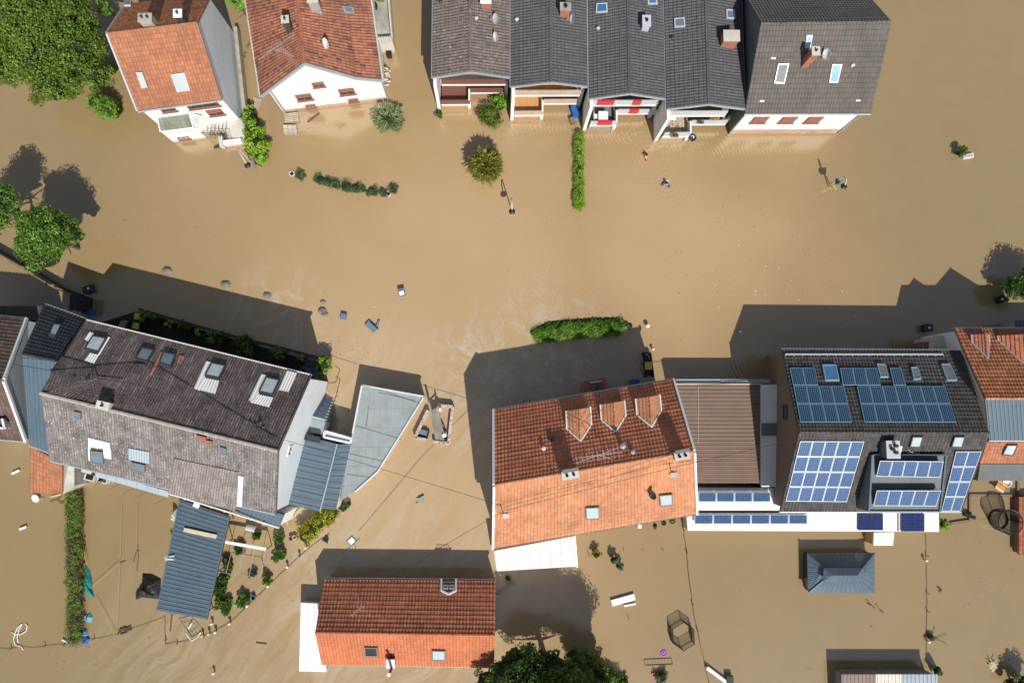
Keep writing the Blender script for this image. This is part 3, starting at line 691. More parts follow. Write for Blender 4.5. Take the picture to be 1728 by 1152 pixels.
for i in range(8):
    p = rl0.lerp(rl1, (i + .3) / 8); mb.tube(p, p + Vector((-.08, .9, -.35)), .018, 4)
mb.build('railing', M['black'], rt)

# weathered red house
R0, R1 = W(514, 108.5, 8.2), W(496, -60, 8.2)
root = thing('mossy_red_roof_house', 'white gabled house with patchy mossy red tile roof and white aerial', 'house', (R0 + R1) / 2); r = root
A, B = W(441, 163.5, 4.6), W(406, -60, 4.6); K0, K1 = W(600, 133, 5.5), W(577, -60, 5.5); E0_, E1_ = W(644, 137, 4.6), W(616, -60, 4.6)
PL, PM, PR = Patch(A, B, R1, R0), Patch(K0, K1, R1, R0), Patch(E0_, E1_, K1, K0)
for P in (PL, PM, PR):
    mb = MB(); roofmesh(mb, P, 'tile', .14); mb.build('roof', M['tile_old'], root)
mb = MB()
for i in range(30): mb.tube(R0.lerp(R1, i / 30), R0.lerp(R1, (i + .94) / 30), .14, 8, 0, .11)
mb.build('ridge_cap', M['tile_red'], root)
for p, q in ((A, B), (E0_, E1_)):
    mb = MB(); mb.tube(p + Vector((-.1 if p is A else .1, 0, -.05)), q + Vector((-.1 if p is A else .1, 0, -.05)), .1, 8); mb.build('gutter', M['concrete_pale'], root)
for p, q in ((A, R0), (R0, K0), (K0, E0_)):
    mb = MB(); mb.beam(p + Z * .02, q + Z * .02, .16, .22); mb.build('verge_trim', M['trim_grey'], root)
gl, gr = W(478, 189.5, 0), W(653, 167.5, 0); d_ = Z * .16
def down(p, y=0): return p + Vector((0, .12, -.16))
g0 = Vector((gl.x, gl.y, -.6)); g1 = Vector((gr.x, gr.y, -.6))
wa = Vector((gl.x, gl.y, 4.45)); wb = Vector((gr.x, gr.y, 4.35))
tt = (wb - wa); at_ = lambda P: wa + tt * ((Vector((P.x, P.y, 0)) - Vector((wa.x, wa.y, 0))).dot(tt.normalized()) / tt.length)
ra = at_(R0); ra.z = 8.0; ka = at_(K0); ka.z = 5.3
mb = MB(); mb.poly([g0, g1, wb, ka, ra, wa]); bk = Vector((-.8, 8.4, 0)); bk2 = Vector((-1.2, 9.0, 0))
mb.poly([g0, wa, wa + bk, g0 + bk]); mb.poly([g1, wb, wb + bk, g1 + bk]); mb.build('wall', M['white'], root)
mb = MB(); nn_ = Z.cross(g1 - g0).normalized() * .04; mb.prism([g0 - nn_, g1 - nn_, g1, g0], [x + Z * 1.0 for x in (g0 - nn_, g1 - nn_, g1, g0)]); mb.build('stone_plinth', M['stonebase'], root)
for x, y, w_, h_ in ((537, 142.5, 1.0, .8), (513, 164, 1.35, 1.1), (585, 154.5, 1.35, 1.1), (524, 178.8, .9, .6), (596, 169, .9, .6)): wallwin(root, x, y, wa, wb, w_, h_, shut=.45)
mb = MB(); mb.tube(Vector((gr.x - .35, gr.y - .12, 4.2)), Vector((gr.x - .35, gr.y - .12, 0)), .07, 8); mb.build('downpipe', M['trim_white'], root)
mb = MB(); mb.tube(Vector((gl.x + .25, gl.y - .12, 4.2)), Vector((gl.x + .25, gl.y - .12, 0)), .07, 8); mb.build('downpipe', M['trim_grey'], root)
chimney(root, PM.at(536, 19), .75, .5, 1.6, .15, 'concrete', 'concrete_pale', 1); chimney(root, PL.at(490, 50), .5, .5, 1.4, .1, 'concrete_dark', 'concrete_pale', 1)
skylight(root, PM, [(576.5, 12), (594, 14.5), (596.5, 25.5), (580, 22)], 'glass', 'trim_grey', .08)
dish(root, PM.at(556, 83), .42, (-.8, -.5, .55), 'trim_white', .9)
bp = PL.at(489, 90); aerial(root, bp, W(436, 101, 9.0), W(498, 57, 9.3), 10, 1.0)
mb = MB(); 
for i in range(9):
    p = W(458 + i * 4.2, 82 + i * 2.0, 9.3); mb.tube(p, p + Vector((.05 - .02 * i, .45, .1)), .012, 4)
mb.tube(W(455, 80, 9.3), W(497, 96, 9.2), .02, 4); mb.build('roof_aerial', M['galv'], root)
# roof terrace extension
rt, P = flatroof('roof_terrace', 'flat extension with dirty grey terrace and white balustrade beside the mossy red roof', [(634, 66), (661, 64), (652, -40), (624, -40)], 2.9, 'concrete', wall='cream')
for p, q in ((W(661, 64, 3.7), W(652, -40, 3.7)), (W(634, 66, 3.7), W(661, 64, 3.7))):
    mb = MB(); mb.beam(p, q, .12, .1); 
    k = int((q - p).length / .22)
    for i in range(k + 1): c = p.lerp(q, i / k); mb.tube(c - Z * .8, c, .04, 5)
    mb.build('balustrade', M['concrete_pale'], rt)
mb = MB(); mb.lathe(W(632, 14, 2.9), [(.28, 0), (.32, .4), (.28, .4), (.26, .3)], 12); tag(mb.build('flower_tub', M['black'], None, org=W(632, 14, 2.9)), 'round black tub on the dirty grey roof terrace', 'tub')

# ================================================================== ROW HOUSES
def rowhouse(label, xl, xr, ye, xrd, yrd, roof, dat):
    he, hr = 5.2, 6.2
    Lf, Rf, Tf = W(xl, ye, he), W(xr, ye - .5, he), W(xrd, yrd, hr); bk = Vector((0, 13.0, 0))
    root = thing('row_house', label, 'row house', (Lf + Rf) / 2, 'terraced houses in the row along the flooded street')
    PLf, PRt = Patch(Lf, Lf + bk, Tf + bk, Tf), Patch(Rf, Rf + bk, Tf + bk, Tf)
    for P in (PLf, PRt):
        mb = MB(); roofmesh(mb, P, 'tile', .14); mb.build('roof', M[roof], root)
    mb = MB(); mb.beam(Tf + Z * .05, Tf + bk + Z * .05, .24, .1); mb.build('ridge_cap', M[roof], root)
    for P in (PLf, PRt):
        mb = MB(); o = (P.A - P.D).normalized() * .06 - Z * .04; mb.tube(P.A + o, P.B + o, .07, 8); mb.build('gutter', M['trim_grey'], root)
        mb = MB(); mb.beam(P.A + Vector((0, -.04, -.02)), P.D + Vector((0, -.04, -.02)), .09, .2); mb.build('verge_trim', M['trim_grey'], root)
    up, lf, lr = dat['yup'], dat['ylf'], dat['ylr']; a, m_, b = dat['xl'], dat['xm'], dat['xr']
    pU0, pU1 = W(a, up, 4.1), W(b, up - .3, 4.1)
    F0, F1 = W(a, lf, 1.8), W(m_, lf - .5, 1.8); G0, G1 = W(m_ + 1, lr, 1.8), W(b, lr - .3, 1.8)
    body = max(pU0.y, pU1.y) + 1.2; inx = .18
    w0, w1 = Vector((Lf.x + inx, body, 0)), Vector((Rf.x - inx, body, 0))
    mb = MB(); mb.poly([w0 - Z * .6, w1 - Z * .6, w1 + Z * 5.0, Vector((Tf.x, body, 6.0)), w0 + Z * 5.0]); 
    for q in (w0, w1): mb.poly([q - Z * .6, q + Vector((0, 11.6, -.6)), q + Vector((0, 11.6, 5.0)), q + Z * 5.0])
    mb.build('wall', M[dat['inner']], root)
    mb = MB(); mb.poly([w0 + Vector((.2, -.05, 4.95)), w1 + Vector((-.2, -.05, 4.95)), Vector((Tf.x, body - .05, 5.9))]); mb.poly([w0 + Vector((.3, -.05, 4.0)), w1 + Vector((-.3, -.05, 4.0)), w1 + Vector((-.3, -.05, 4.9)), w0 + Vector((.3, -.05, 4.9))]); mb.build('gable_boards', M[dat['gable']], root)
    for x in ((w0.x * .62 + w1.x * .38), (w0.x * .38 + w1.x * .62)):
        mb = MB(); mb.box((x, body - .09, 3.5), (1.0, .06, 1.4)); f = mb.build('window', M['trim_white'], root); mb = MB(); mb.box((x, body - .13, 3.6), (.8, .03, 1.2)); mb.build('pane', M['glass_dark'], f)
    # full height party walls
    yf = F0.y - .12
    def fin(x, y0, mat, th=.28, z=5.02):
        mb = MB(); c0 = Vector((x, y0, -.6)); mb.prism([c0, c0 + Vector((th, 0, 0)), c0 + Vector((th, body - y0, 0)), c0 + Vector((0, body - y0, 0))],
            [c0 + Z * (z + .6), c0 + Vector((th, 0, z + .6)), c0 + Vector((th, body - y0, z + .6)), c0 + Vector((0, body - y0, z + .6))]); mb.build('party_wall', M[mat], root)
    fin(Lf.x + .06, yf, dat.get('finl', 'white')); 
    if dat.get('finr'): fin(Rf.x - .36, dat.get('yr', G1.y - .1), dat['finr'], .3)
    # upper balcony
    mb = MB(); mb.panel(pU0, pU1, 4.1, 3.35, .1); pn = mb.build('upper_parapet', M[dat['par']], root)
    mb = MB(); mb.panel(pU0 + Vector((0, -.02, 0)), pU1 + Vector((0, -.02, 0)), 3.35, 3.1, .14); mb.build('upper_slab_edge', M['trim_white'], root)
    mb = MB(); mb.slab([pU0 * 1 + Vector((0, .12, -1.0)), pU1 + Vector((0, .12, -1.0)), Vector((pU1.x, body, 3.1)), Vector((pU0.x, body, 3.1))], .15); mb.build('upper_floor', M[dat['inner']], root)
    # lower balcony over the bay
    for p, q in ((F0, F1), (G0, G1)):
        mb = MB(); mb.panel(p, q, 1.8, 1.12, .1); mb.build('lower_parapet', M[dat['par2']], root)
        mb = MB(); mb.panel(p + Vector((0, -.02, 0)), q + Vector((0, -.02, 0)), 1.12, .88, .14); mb.build('lower_slab_edge', M['trim_white'], root)
    mb = MB(); mb.panel(F1, Vector((F1.x, G0.y, 0)), 1.84, .9, .14); mb.build('side_parapet', M['trim_white'], root)
    mb = MB(); mb.slab([Vector((F0.x, F0.y + .1, .95)), Vector((F1.x, F1.y + .1, .95)), Vector((F1.x, body, .95)), Vector((F0.x, body, .95))], .12); mb.build('deck', M[dat['deck']], root)
    mb = MB(); mb.slab([Vector((G0.x, G0.y + .1, .95)), Vector((G1.x, G1.y + .1, .95)), Vector((G1.x, body, .95)), Vector((G0.x, body, .95))], .12); mb.build('deck', M[dat['deck2']], root)
    mb = MB(); mb.panel(F0 + Vector((0, .12, 0)), F1 + Vector((-.3, .12, 0)), .9, -.6, .1); mb.panel(Vector((F1.x - .1, F1.y + .1, 0)), Vector((F1.x - .1, G0.y, 0)), .9, -.6, .1); mb.build('bay_wall', M[dat['bay']], root)
    mb = MB(); mb.box((F1.x - .1, F1.y + .12, -.6), (.3, .3, 1.6)); mb.build('post', M['white'], root)
    if dat.get('red'):
        for (p, q, t0, t1, z1, z0) in ((pU0, pU1, .10, .35, 4.1, 3.35), (pU0, pU1, .62, .75, 4.1, 3.35), (F0, F1, .26, .82, 1.8, 1.12), (G0, G1, .28, .52, 1.8, 1.12)):
            mb = MB(); o = Vector((0, -.03, 0)); mb.panel(p.lerp(q, t0) + o, p.lerp(q, t1) + o, z1 + .01, z0 + .01, .16); mb.build('red_panel', M['red'], root)
    return dict(root=root, PL=PLf, PR=PRt, F0=F0, F1=F1, G0=G0, G1=G1, body=body)
r1 = rowhouse('row house with lichen speckled brown roof and dark brown balconies at the left end', 729.7, 859.5, 131.4, 793, 121.5, 'tile_brown',
   dict(xl=744, xm=793, xr=855, yup=135.5, ylf=170.5, ylr=150.5, par='wood_brown', par2='wood_brown', deck='wood_brown', deck2='wood_brown', bay='beige', gable='wood_orange', inner='cream', finr='cream'))
r2 = rowhouse('row house with dark grey roof and worn orange pine balcony floor', 862.3, 991, 147, 929.2, 139, 'tile_grey',
   dict(xl=868, xm=917, xr=980, yup=154, ylf=189, ylr=169, par='wood_worn', par2='wood_worn', deck='wood_orange', deck2='wood_brown', bay='beige', gable='wood_orange', inner='wood_orange', finr='parapet_grey'))
r3 = rowhouse('row house with red and grey panelled balconies', 994.6, 1122, 167.5, 1062.5, 158, 'tile_grey',
   dict(xl=997, xm=1042, xr=1112, yup=170.8, ylf=206, ylr=186, par='parapet_grey', par2='parapet_grey', deck='membrane_dark', deck2='concrete', bay='membrane', gable='membrane_dark', inner='membrane_dark', red=True, finr='parapet_grey'))
r4 = rowhouse('row house with pebble balcony floor next to the grey brown roof', 1125, 1257, 184.5, 1196, 176, 'tile_grey',
   dict(xl=1122, xm=1167, xr=1229, yup=188.8, ylf=225, ylr=204.5, par='parapet_grey', par2='parapet_grey', deck='pebble', deck2='membrane_dark', bay='parapet_grey', gable='membrane_dark', inner='membrane_dark'))
# roof gear
mb = MB(); q = r1['PR']; c = q.at(820, 0); chimney(r1['root'], q.at(820, 8), .8, .9, .9, 0, 'brick', 'trim_white', 1)
dish(r1['root'], q.at(838, 38), .42, (-.75, -.35, .5), 'parapet_grey', .55); dish(r1['root'], q.at(838, 69), .42, (-.9, -.3, .35), 'trim_white', .6)
def vent(root, P, x, y, m='concrete_pale'):
    mb = MB(); mb.lathe(P.at(x, y), [(.12, 0), (.12, .25), (.17, .25), (.001, .36)], 10); mb.build('roof_vent', M[m], root)
vent(r1['root'], q, 804, 33); vent(r1['root'], r1['PL'], 744, 6, 'dark')
q = r2['PR']; chimney(r2['root'], q.at(952, 25), .8, .6, 1.1, 0, 'brick', 'concrete', 1, 'black', .14); dish(r2['root'], q.at(966, 38), .38, (-.9, -.2, .35), 'parapet_grey', .5); vent(r2['root'], r2['PL'], 872, 35)
q = r3['PR']; chimney(r3['root'], q.at(1087, 46), .6, .85, .9, 0, 'parapet_grey', 'parapet_grey', 1, 'black', .12)
skylight(r3['root'], q, [(1090, -4), (1105, -4), (1108, 9), (1092, 9)], 'glass_blue', 'alu'); skylight(r3['root'], r3['PL'], [(1007, 8), (1025, 7), (1026, 22), (1006, 24)], 'glass_blue', 'alu'); vent(r3['root'], r3['PL'], 1009, 50)
q = r4['PR']; skylight(r4['root'], q, [(1223.5, 18), (1237.5, 19), (1238.5, 34), (1224, 33)], 'glass', 'alu'); skylight(r4['root'], r4['PL'], [(1138, 33), (1155.5, 31.5), (1156.5, 47), (1138.5, 48)], 'glass', 'alu')
chimney(r4['root'], q.at(1226, 74), 1.25, .85, 1.2, 0, 'brick', 'cream', 0); vent(r4['root'], r4['PL'], 1134, 66, 'dark')
# furniture on the balconies
def tabl(label, x, y, w, d, h0, mat, ang=0):
    c = W(x, y, h0 + .72); root = thing('garden_table', label, 'table', c); mb = MB(); mb.box(Vector((c.x, c.y, h0 + .68)), (w, d, .04), ang); mb.build('tabletop', M[mat], root)
    for sx in (-1, 1):
        for sy in (-1, 1): mb = MB(); mb.box(Vector((c.x + sx * (w / 2 - .08), c.y + sy * (d / 2 - .08), h0)), (.05, .05, .68)); mb.build('leg', M[mat], root)
def chair(label, x, y, h0, mat, ang):
    c = W(x, y, h0 + .45); root = thing('garden_chair', label, 'chair', c); ca = Vector((math.cos(ang), math.sin(ang), 0)); b0 = Vector((c.x, c.y, h0))
    mb = MB(); mb.box(b0 + Z * .42, (.48, .48, .05), ang); mb.build('seat', M[mat], root)
    mb = MB(); mb.box(b0 + Z * .45 - ca * .24, (.05, .48, .5), ang); mb.build('backrest', M[mat], root)
    for i in range(4):
        a = ang + math.pi / 4 + i * math.pi / 2; mb = MB(); mb.tube(b0 + Vector((math.cos(a), math.sin(a), 0)) * .28, b0 + Vector((math.cos(a), math.sin(a), 0)) * .28 + Z * .42, .02, 5); mb.build('leg', M[mat], root)
tabl('white garden table on the balcony with red panels', 1018, 195.5, .85, .85, .95, 'trim_white')
chair('white garden chair left of the white balcony table', 1006, 197, .95, 'trim_white', 0.1)
tabl('small white table on the pebble floored balcony', 1133, 199, .85, .4, .95, 'trim_white')
mb = MB(); mb.ball(W(1000, 169, 4.6) + Vector((0, .5, 0)), .3); o = mb.build('washing_bag', M['blue'], None, org=W(1000, 169, 4.6)); tag(o, 'blue bundle on the upper balcony with red panels', 'bag'); o.location = W(1052, 165, 3.6)
def planter(label, x, y, hh, w=.9, flowers='mid', seed=1, n=300, fl=None):
    c = W(x, y, hh); root = thing('flower_box', label, 'flower box', c); mb = MB(); mb.box(Vector((c.x, c.y, hh - .25)), (w, .22, .2)); mb.build('box', M['frame_brown'], root)
    foliage('f', [(c.x, c.y, hh + .05, w * .45, .22, .2)], n, .09, flowers, root, seed, core=False, objname='foliage')
    if fl:
        mb = MB(); rnd = random.Random(seed)
        for i in range(7): mb.ball(Vector((c.x + rnd.uniform(-w / 2, w / 2) * .8, c.y + rnd.uniform(-.12, .12), hh + .2)), .05, 0, 6)
        mb.build('blossoms', M[fl], root)
planter('flower box with green plants on the front rail above the dark dish', 1139, 228, 1.9, .7, 'mid', 4)
planter('flower box with yellow blossoms on the recessed rail of the pebble balcony house', 1206, 200, 1.9, .9, 'yellow', 5, 300, 'orange_cl')
planter('green plant box at the right end of the recessed rail', 1226, 199, 1.9, .7, 'mid', 6)
planter('green plant box at the left end of the recessed rail', 1183, 205.5, 1.9, .6, 'mid', 7)
# grey-brown end house
h = gable('grey_brown_roof_house', 'white end house with wide grey brown roof, brick chimney and three red shuttered windows', ((1256.7, 191.7), (1470, 191)), 5.0, ((1283.6, 40.3), (1504.6, 37)), 9.0, None, 0,
          ('tile_greybrown', 'tile_greybrown'), ('tile', 'tile'), ('white', 'membrane_dark', 'white'), og=.35, oe=.45, ridge='tile_greybrown')  # west gable coloured dark grey to carry its deep shade
r, P1, P2 = h['root'], h['P1'], h['P2']
skylight(r, P1, [(1312, 107), (1330, 106.5), (1322, 141), (1305, 140)], 'blind_grey', 'alu', .12); skylight(r, P1, [(1403, 108), (1419.5, 108), (1412, 139.5), (1397.5, 139)], 'glass_sky', 'alu', .1)
skylight(r, P1, [(1360, 59), (1369.5, 59.5), (1366, 81), (1357, 81)], 'glass_sky', 'alu', .1)
chimney(r, P1.at(1358, 107), .55, .6, 1.9, 0, 'brick', 'concrete_pale', 1); dish(r, P1.at(1389, 100), .42, (-.9, -.3, .3), 'trim_white', .8); vent(r, P1, 1437, 112)
for x, y in ((1285, 171), (1447, 170), (1304, 99)):
    mb = MB(); c = P1.at(x, y, .05); mb.box(c, (.4, .12, .1)); mb.build('snow_hook', M['trim_white'], r)
for x in (1282, 1330, 1373): wallwin(r, x, 202, h['A1'], h['B1'], 1.35, 1.2, shut=.75)
mb = MB(); a, b_ = Vector((h['A1'].x, h['A1'].y, 0)), Vector((h['B1'].x, h['B1'].y, 0)); n_ = Z.cross(b_ - a).normalized() * .04
mb.prism([p - Z * .4 for p in (a - n_, b_ - n_, b_, a)], [p + Z * .8 for p in (a - n_, b_ - n_, b_, a)]); mb.build('stone_plinth', M['stonebase'], r)
for q in (a, b_):
    mb = MB(); p = q - n_ * 3; mb.tube(p, p + Z * 4.8, .06, 8); mb.build('downpipe', M['trim_grey'], r)
# ================================================================== LEFT BLOCK
# far left house
h = gable('brown_roof_house', 'brown tiled house at the left edge with smooth white gable', ((-60, 528), (46, 538)), 4.6, ((-60, 628), (8, 641)), 7.6, ((-60, 735), (45, 744)), 4.4,
          ('tile_darkbrown', 'tile_darkbrown'), ('tile', 'tile'), ('white_blue', 'white_blue', 'white_blue'), og=-.02, oe=.2, ridge='tile_darkbrown', verge=('trim_grey', None))
r = h['root']
mb = MB(); a = h['P1'].pt(1, 0, .08); b_ = h['P1'].pt(1, 1, .08); mb.beam(a, b_, .16, .24); mb.build('verge_trim', M['trim_white'], r)
mb = MB(); a = h['P2'].pt(1, 0, .08); b_ = h['P2'].pt(1, 1, .08); mb.beam(a, b_, .16, .24); mb.build('verge_trim', M['trim_white'], r)
rt, _ = flatroof('dark_lean_to', 'dark flat lean-to behind the brown tiled house at the left edge', [(-20, 541), (62, 541), (72, 516), (-20, 516)], 3.0, 'concrete_dark', wall='concrete_dark')
rt, _ = flatroof('small_dormer', 'small white edged dormer on the lower left brown roof', [(-8, 722), (10, 722), (6, 706), (-12, 706)], 6.0, 'tile_darkbrown', kind='flat', wall='white', parapet=('trim_white', (0, 1)), z0=4.6)
# narrow house, dark tiles on the north slope, metal on the south
h = gable('narrow_slate_roof_house', 'narrow house with near black tiles and blue grey metal slope beside the corrugated roof', ((75, 514), (143, 538.5)), 4.8, ((37, 596.5), (95, 608.5)), 7.9, ((49, 750), (98, 768)), 5.0,
          ('tile_darkblue', 'metal_blue'), ('tile', 'seam'), ('metal_pale', 'metal_blue', 'metal_pale'), og=.05, oe=.2, ridge='tile_darkblue', gutter=('trim_white', 'trim_grey'))
skylight(h['root'], h['P1'], [(92, 548), (104.5, 549.5), (94, 571), (83, 568)], 'blind_white', 'dark')
# long corrugated house
h = gable('corrugated_roof_house', 'long house under lichen spotted corrugated roof with patched skylights', ((145, 541), (525, 634)), 6.3, ((68, 663), (470, 761)), 9.5, ((84, 776), (466, 867)), 6.0,
          ('fibre_dark', 'fibre_pale'), ('corr', 'corr'), ('brownwall', 'cream', 'white_blue'), og=.1, oe=.3, gutter=('trim_white', 'trim_grey'))  # side walls coloured brown to deepen the unlit north band on the water
r, P1, P2 = h['root'], h['P1'], h['P2']
mb = MB()
a, b_ = P1.D, P1.C
for i in range(24): mb.tube(a.lerp(b_, i / 24), a.lerp(b_, (i + .97) / 24), .13, 6)
mb.build('ridge_cap', plain('lichened_ridge', (.42, .38, .32), .9, .3, 4), r)
mb = MB(); mb.beam(P1.pt(1, 0, .05), P1.pt(1, 1, .05), .1, .16); mb.beam(P2.pt(1, 0, .05), P2.pt(1, 1, .05), .1, .16); mb.build('verge_trim', M['fibre_dark'], r)
for px, g in (([(158, 568), (181.5, 572), (167.5, 597), (144, 591)], 'glass_pale'), ([(241, 588), (262, 592.5), (250, 613), (229, 607.5)], 'glass'), ([(277, 595.5), (298, 600), (289.5, 621), (268.5, 615)], 'glass'),
              ([(358, 613.5), (382, 618.5), (370.5, 641), (346, 636)], 'glass_pale'), ([(450, 637.5), (473, 642.5), (460.5, 669), (437, 664)], 'glass_pale')): skylight(r, P1, px, g, 'dark', .14)
for px in ([(151, 561), (159.5, 563), (150.5, 577), (143, 573)], [(152, 596), (167.5, 599.5), (159, 614), (143, 608.5)], [(183, 569), (186, 570), (168, 600), (165, 599)], [(348, 610), (357, 612), (337, 660), (327, 656)],
           [(345, 638), (370, 643), (363.5, 665), (332, 657)], [(441, 632), (449.5, 634), (432, 680), (419.5, 676)], [(436, 666), (461, 671.5), (454, 687.5), (422, 679)], [(484, 626), (501, 630), (487, 661.5), (470, 658)]): sheet_on(r, P1, px, 'metal_white', 'corr', .05, .03)
for px in ([(271, 594), (276, 595.5), (256, 635.5), (251.5, 634)], [(303, 600), (311, 602), (304.5, 615.5), (298, 613)]): sheet_on(r, P1, px, 'tile_orange', 'corr', .05, .03)
for px in ([(228, 612), (249, 617), (243, 632), (219, 628)], [(152, 634), (206, 640), (182, 683), (74, 664), (90, 640)][:4]): sheet_on(r, P1, px, 'metal_dkgrey' if 'metal_dkgrey' in M else 'fibre_dark', 'corr', .03, .02)
sheet_on(r, P1, [(104, 602), (160, 617), (178, 676), (72, 658)], 'fibre_dark', 'corr', .035, .02)
chimney(r, P1.at(180, 684), .85, .45, .45, -.22, 'cream', 'concrete_pale', 1, 'black', .09)
for px, w in (([(154, 757), (175, 760), (176.5, 782), (155, 778)], 0), ([(223.6, 776.5), (246.5, 782), (245.5, 796), (224.5, 790.5)], 0), ([(127, 691.5), (138.5, 693.7), (138.5, 705.5), (127, 702.5)], 0), ([(373, 751), (383.5, 754), (383.5, 765.5), (373, 763)], 0)): skylight(r, P2, px, 'glass_dark' if w else 'glass', 'blind_grey', .1)
for px in ([(150, 737), (186.5, 746), (187.5, 757), (150.5, 752)], [(175, 755), (188.5, 757.5), (189, 773), (177, 771)], [(150, 752), (154, 753), (155, 777), (151, 775)]): sheet_on(r, P2, px, 'metal_white', 'flat', .07, .03)
sheet_on(r, P2, [(217, 754), (252.5, 761), (253, 781), (218, 773.5)], 'metal_pale', 'corr', .06, .03)
sheet_on(r, P2, [(295, 772), (405, 795), (396, 860), (284.5, 831)], 'fibre_light', 'corr', .05, .04)
mb = MB(); q = P2.at(408, 801, .1); q2 = P2.at(405, 852, .1); mb.beam(q, q2, .35, .12, up=P2.n); mb.build('roof_gully', M['trim_white'], r)
for x, y in ((342, 738), (352, 745)):
    mb = MB(); mb.box(P2.at(x, y) - Z * .2, (.7, .22, .5), -.22); mb.build('brick_stub', M['brick'], r)
for (x, y, k) in ((135, 642, 0), (436, 717, 1)):
    c = P1.at(x, y); foliage('m', [(c.x, c.y, c.z + .05, .7, .35, .12)], 220, .1, 'moss', r, k + 3, core=False, objname='roof_moss')
E1_, E2_ = h['B1'], h['B2']
wallwin(r, 489, 760, E1_, E2_, .8, .9, 'trim_white', 'glass', False)
# blue grey metal eave roof and glazed canopy on its south side
rt, P = flatroof('metal_eave_roof', 'blue grey ribbed metal roof tucked under the pale corrugated eave', [(396, 863), (471, 889), (480, 868), (403, 846)], 3.6, 'metal_blue', kind='corrfine', wall='white', hh=[3.5, 3.5, 4.2, 4.2])
for p in (W(396, 863, 3.6), W(471, 889, 3.6)): pass
mb = MB(); mb.tube(W(284, 832, 4.6), W(471, 890, 3.45), .06, 6); mb.build('gutter', M['trim_white'], rt)
for i in range(9):
    mb = MB(); p = W(290, 834, 4.5).lerp(W(468, 889, 3.5), i / 8); mb.box(p, (.1, .14, .14), -.3); mb.build('gutter_bracket', M['trim_white'], rt)
rt, P = flatroof('glazed_canopy', 'long grey glazed canopy along the south eave of the corrugated house', [(162, 804), (284, 839), (285, 829), (161, 794)], 4.2, 'metal_pale', kind='flat', wall=None, hh=[4.0, 4.0, 4.4, 4.4], th=.06)
for i in range(8):
    mb = MB(); mb.beam(P.pt(i / 7, 0, .03), P.pt(i / 7, 1, .03), .04, .05); mb.build('glazing_bar', M['trim_grey'], rt)
for i, (x, y) in enumerate(((176, 810), (200, 817), (224, 825), (248, 830), (278, 841))):
    p0 = onwall(x - 18, y - 8, h['A2'], h['B2']); mb = MB(); mb.beam(W(x, y, 2.6), W(x - 17, y + 9, 1.2), .07, .07); mb.build('strut', M['wood_old'], rt)
# heat pump boxes
for i, (x, y, lb) in enumerate(((145, 793, 'pale boxed unit nearest the eave in the corner by the hedge'), (149, 806, 'black topped boxed unit beside the concrete strip'), (171, 810, 'black topped boxed unit right of its twin under the eave'))):
    c = W(x, y, 1.5); root = thing('boxed_unit', lb, 'unit', c, 'boxed units under the eave'); mb = MB(); mb.box((c.x, c.y, -.4), (.85, .5, 1.8), -.25); mb.build('casing', M['concrete_pale'], root)
    if i: mb = MB(); mb.box((c.x + .05, c.y + .03, 1.4), (.6, .36, .06), -.25); mb.build('fan_grille', M['black'], root)
# low orange tiled shed
rt, P = flatroof('orange_tile_shed', 'small shed with rusty orange tile roof below the narrow slate house', [(50, 831), (105, 833), (105, 781), (51, 752)], 3.2, 'tile_orange', kind='tile', wall='cream', hh=[2.4, 2.4, 3.2, 3.6], th=.1)
rt, P = flatroof('concrete_strip_roof', 'narrow stained concrete roof between orange shed and hedge', [(106, 833), (125, 821), (125, 785), (106, 782)], 2.2, 'concrete_pale', wall='concrete')
# east side: stairs, landing, blue roofs
rt = thing('outdoor_steps', 'blue grey outdoor stair rising to the pale landing east of the corrugated house', 'steps', W(550, 690))
for i in range(8):
    t0, t1 = i / 8, (i + 1) / 8; z = .15 + i * .33; L0, L1, Q0, Q1 = (542, 668), (524, 706), (563, 673), (547, 712)
    f = lambda a, b, t: (a[0] + (b[0] - a[0]) * t, a[1] + (b[1] - a[1]) * t)
    mb = MB(); mb.slab([W(*f(L0, L1, t1), z), W(*f(Q0, Q1, t1), z), W(*f(Q0, Q1, t0), z), W(*f(L0, L1, t0), z)], z + .5); mb.build('tread', M['metal_pale'], rt)
mb = MB(); p, q = W(567, 668, 1.3), W(551, 712, 3.6); mb.tube(p, q, .03, 5); mb.tube(p, W(574, 640, 1.0), .03, 5); mb.tube(W(574, 640, 1.0), W(567, 634, 1.0), .03, 5)
for i in range(6): c = p.lerp(q, i / 5); mb.tube(c, c - Z * 1.0, .02, 4)
mb.build('railing', M['dark'], rt)
rt, _ = flatroof('pale_landing', 'square pale blue landing slab at the head of the outdoor stair', [(511, 727), (543, 733), (549, 712), (519, 704)], 2.5, 'membrane', wall='white_blue')
rt, _ = flatroof('entrance_parapet', 'white framed entrance canopy between landing and grey garage', [(547, 737), (591, 747), (594, 740), (549, 727)], 2.4, 'metal_pale', wall='white_blue', parapet=('trim_white', (0, 1, 2, 3)))
rt, P = flatroof('blue_metal_roof', 'wide blue grey ribbed metal roof against the white gable', [(503, 734), (470, 847), (540, 862.5), (569, 749)], 3.3, 'metal_blue', kind='seamw', wall='white', hh=[2.9, 2.9, 2.4, 2.4], parapet=('metal_blue', (0,)), par_h=.08)
mb = MB(); mb.beam(W(540, 862.5, 2.47), W(569, 749, 2.47), .1, .08); mb.build('edge_trim', M['metal_pale'], rt)
mb = MB(); mb.box(W(523, 738, 2.9), (1.8, .5, .3), -.22); mb.build('skylight_box', M['glass_dark'], rt)
rt, P = flatroof('blue_metal_roof', 'narrow lower strip of blue metal roof next to the grey garage', [(571, 750), (542, 857), (567, 860), (593, 748)], 2.75, 'metal_blue', kind='seamw', wall='white', hh=[2.3, 2.3, 2.1, 2.1])
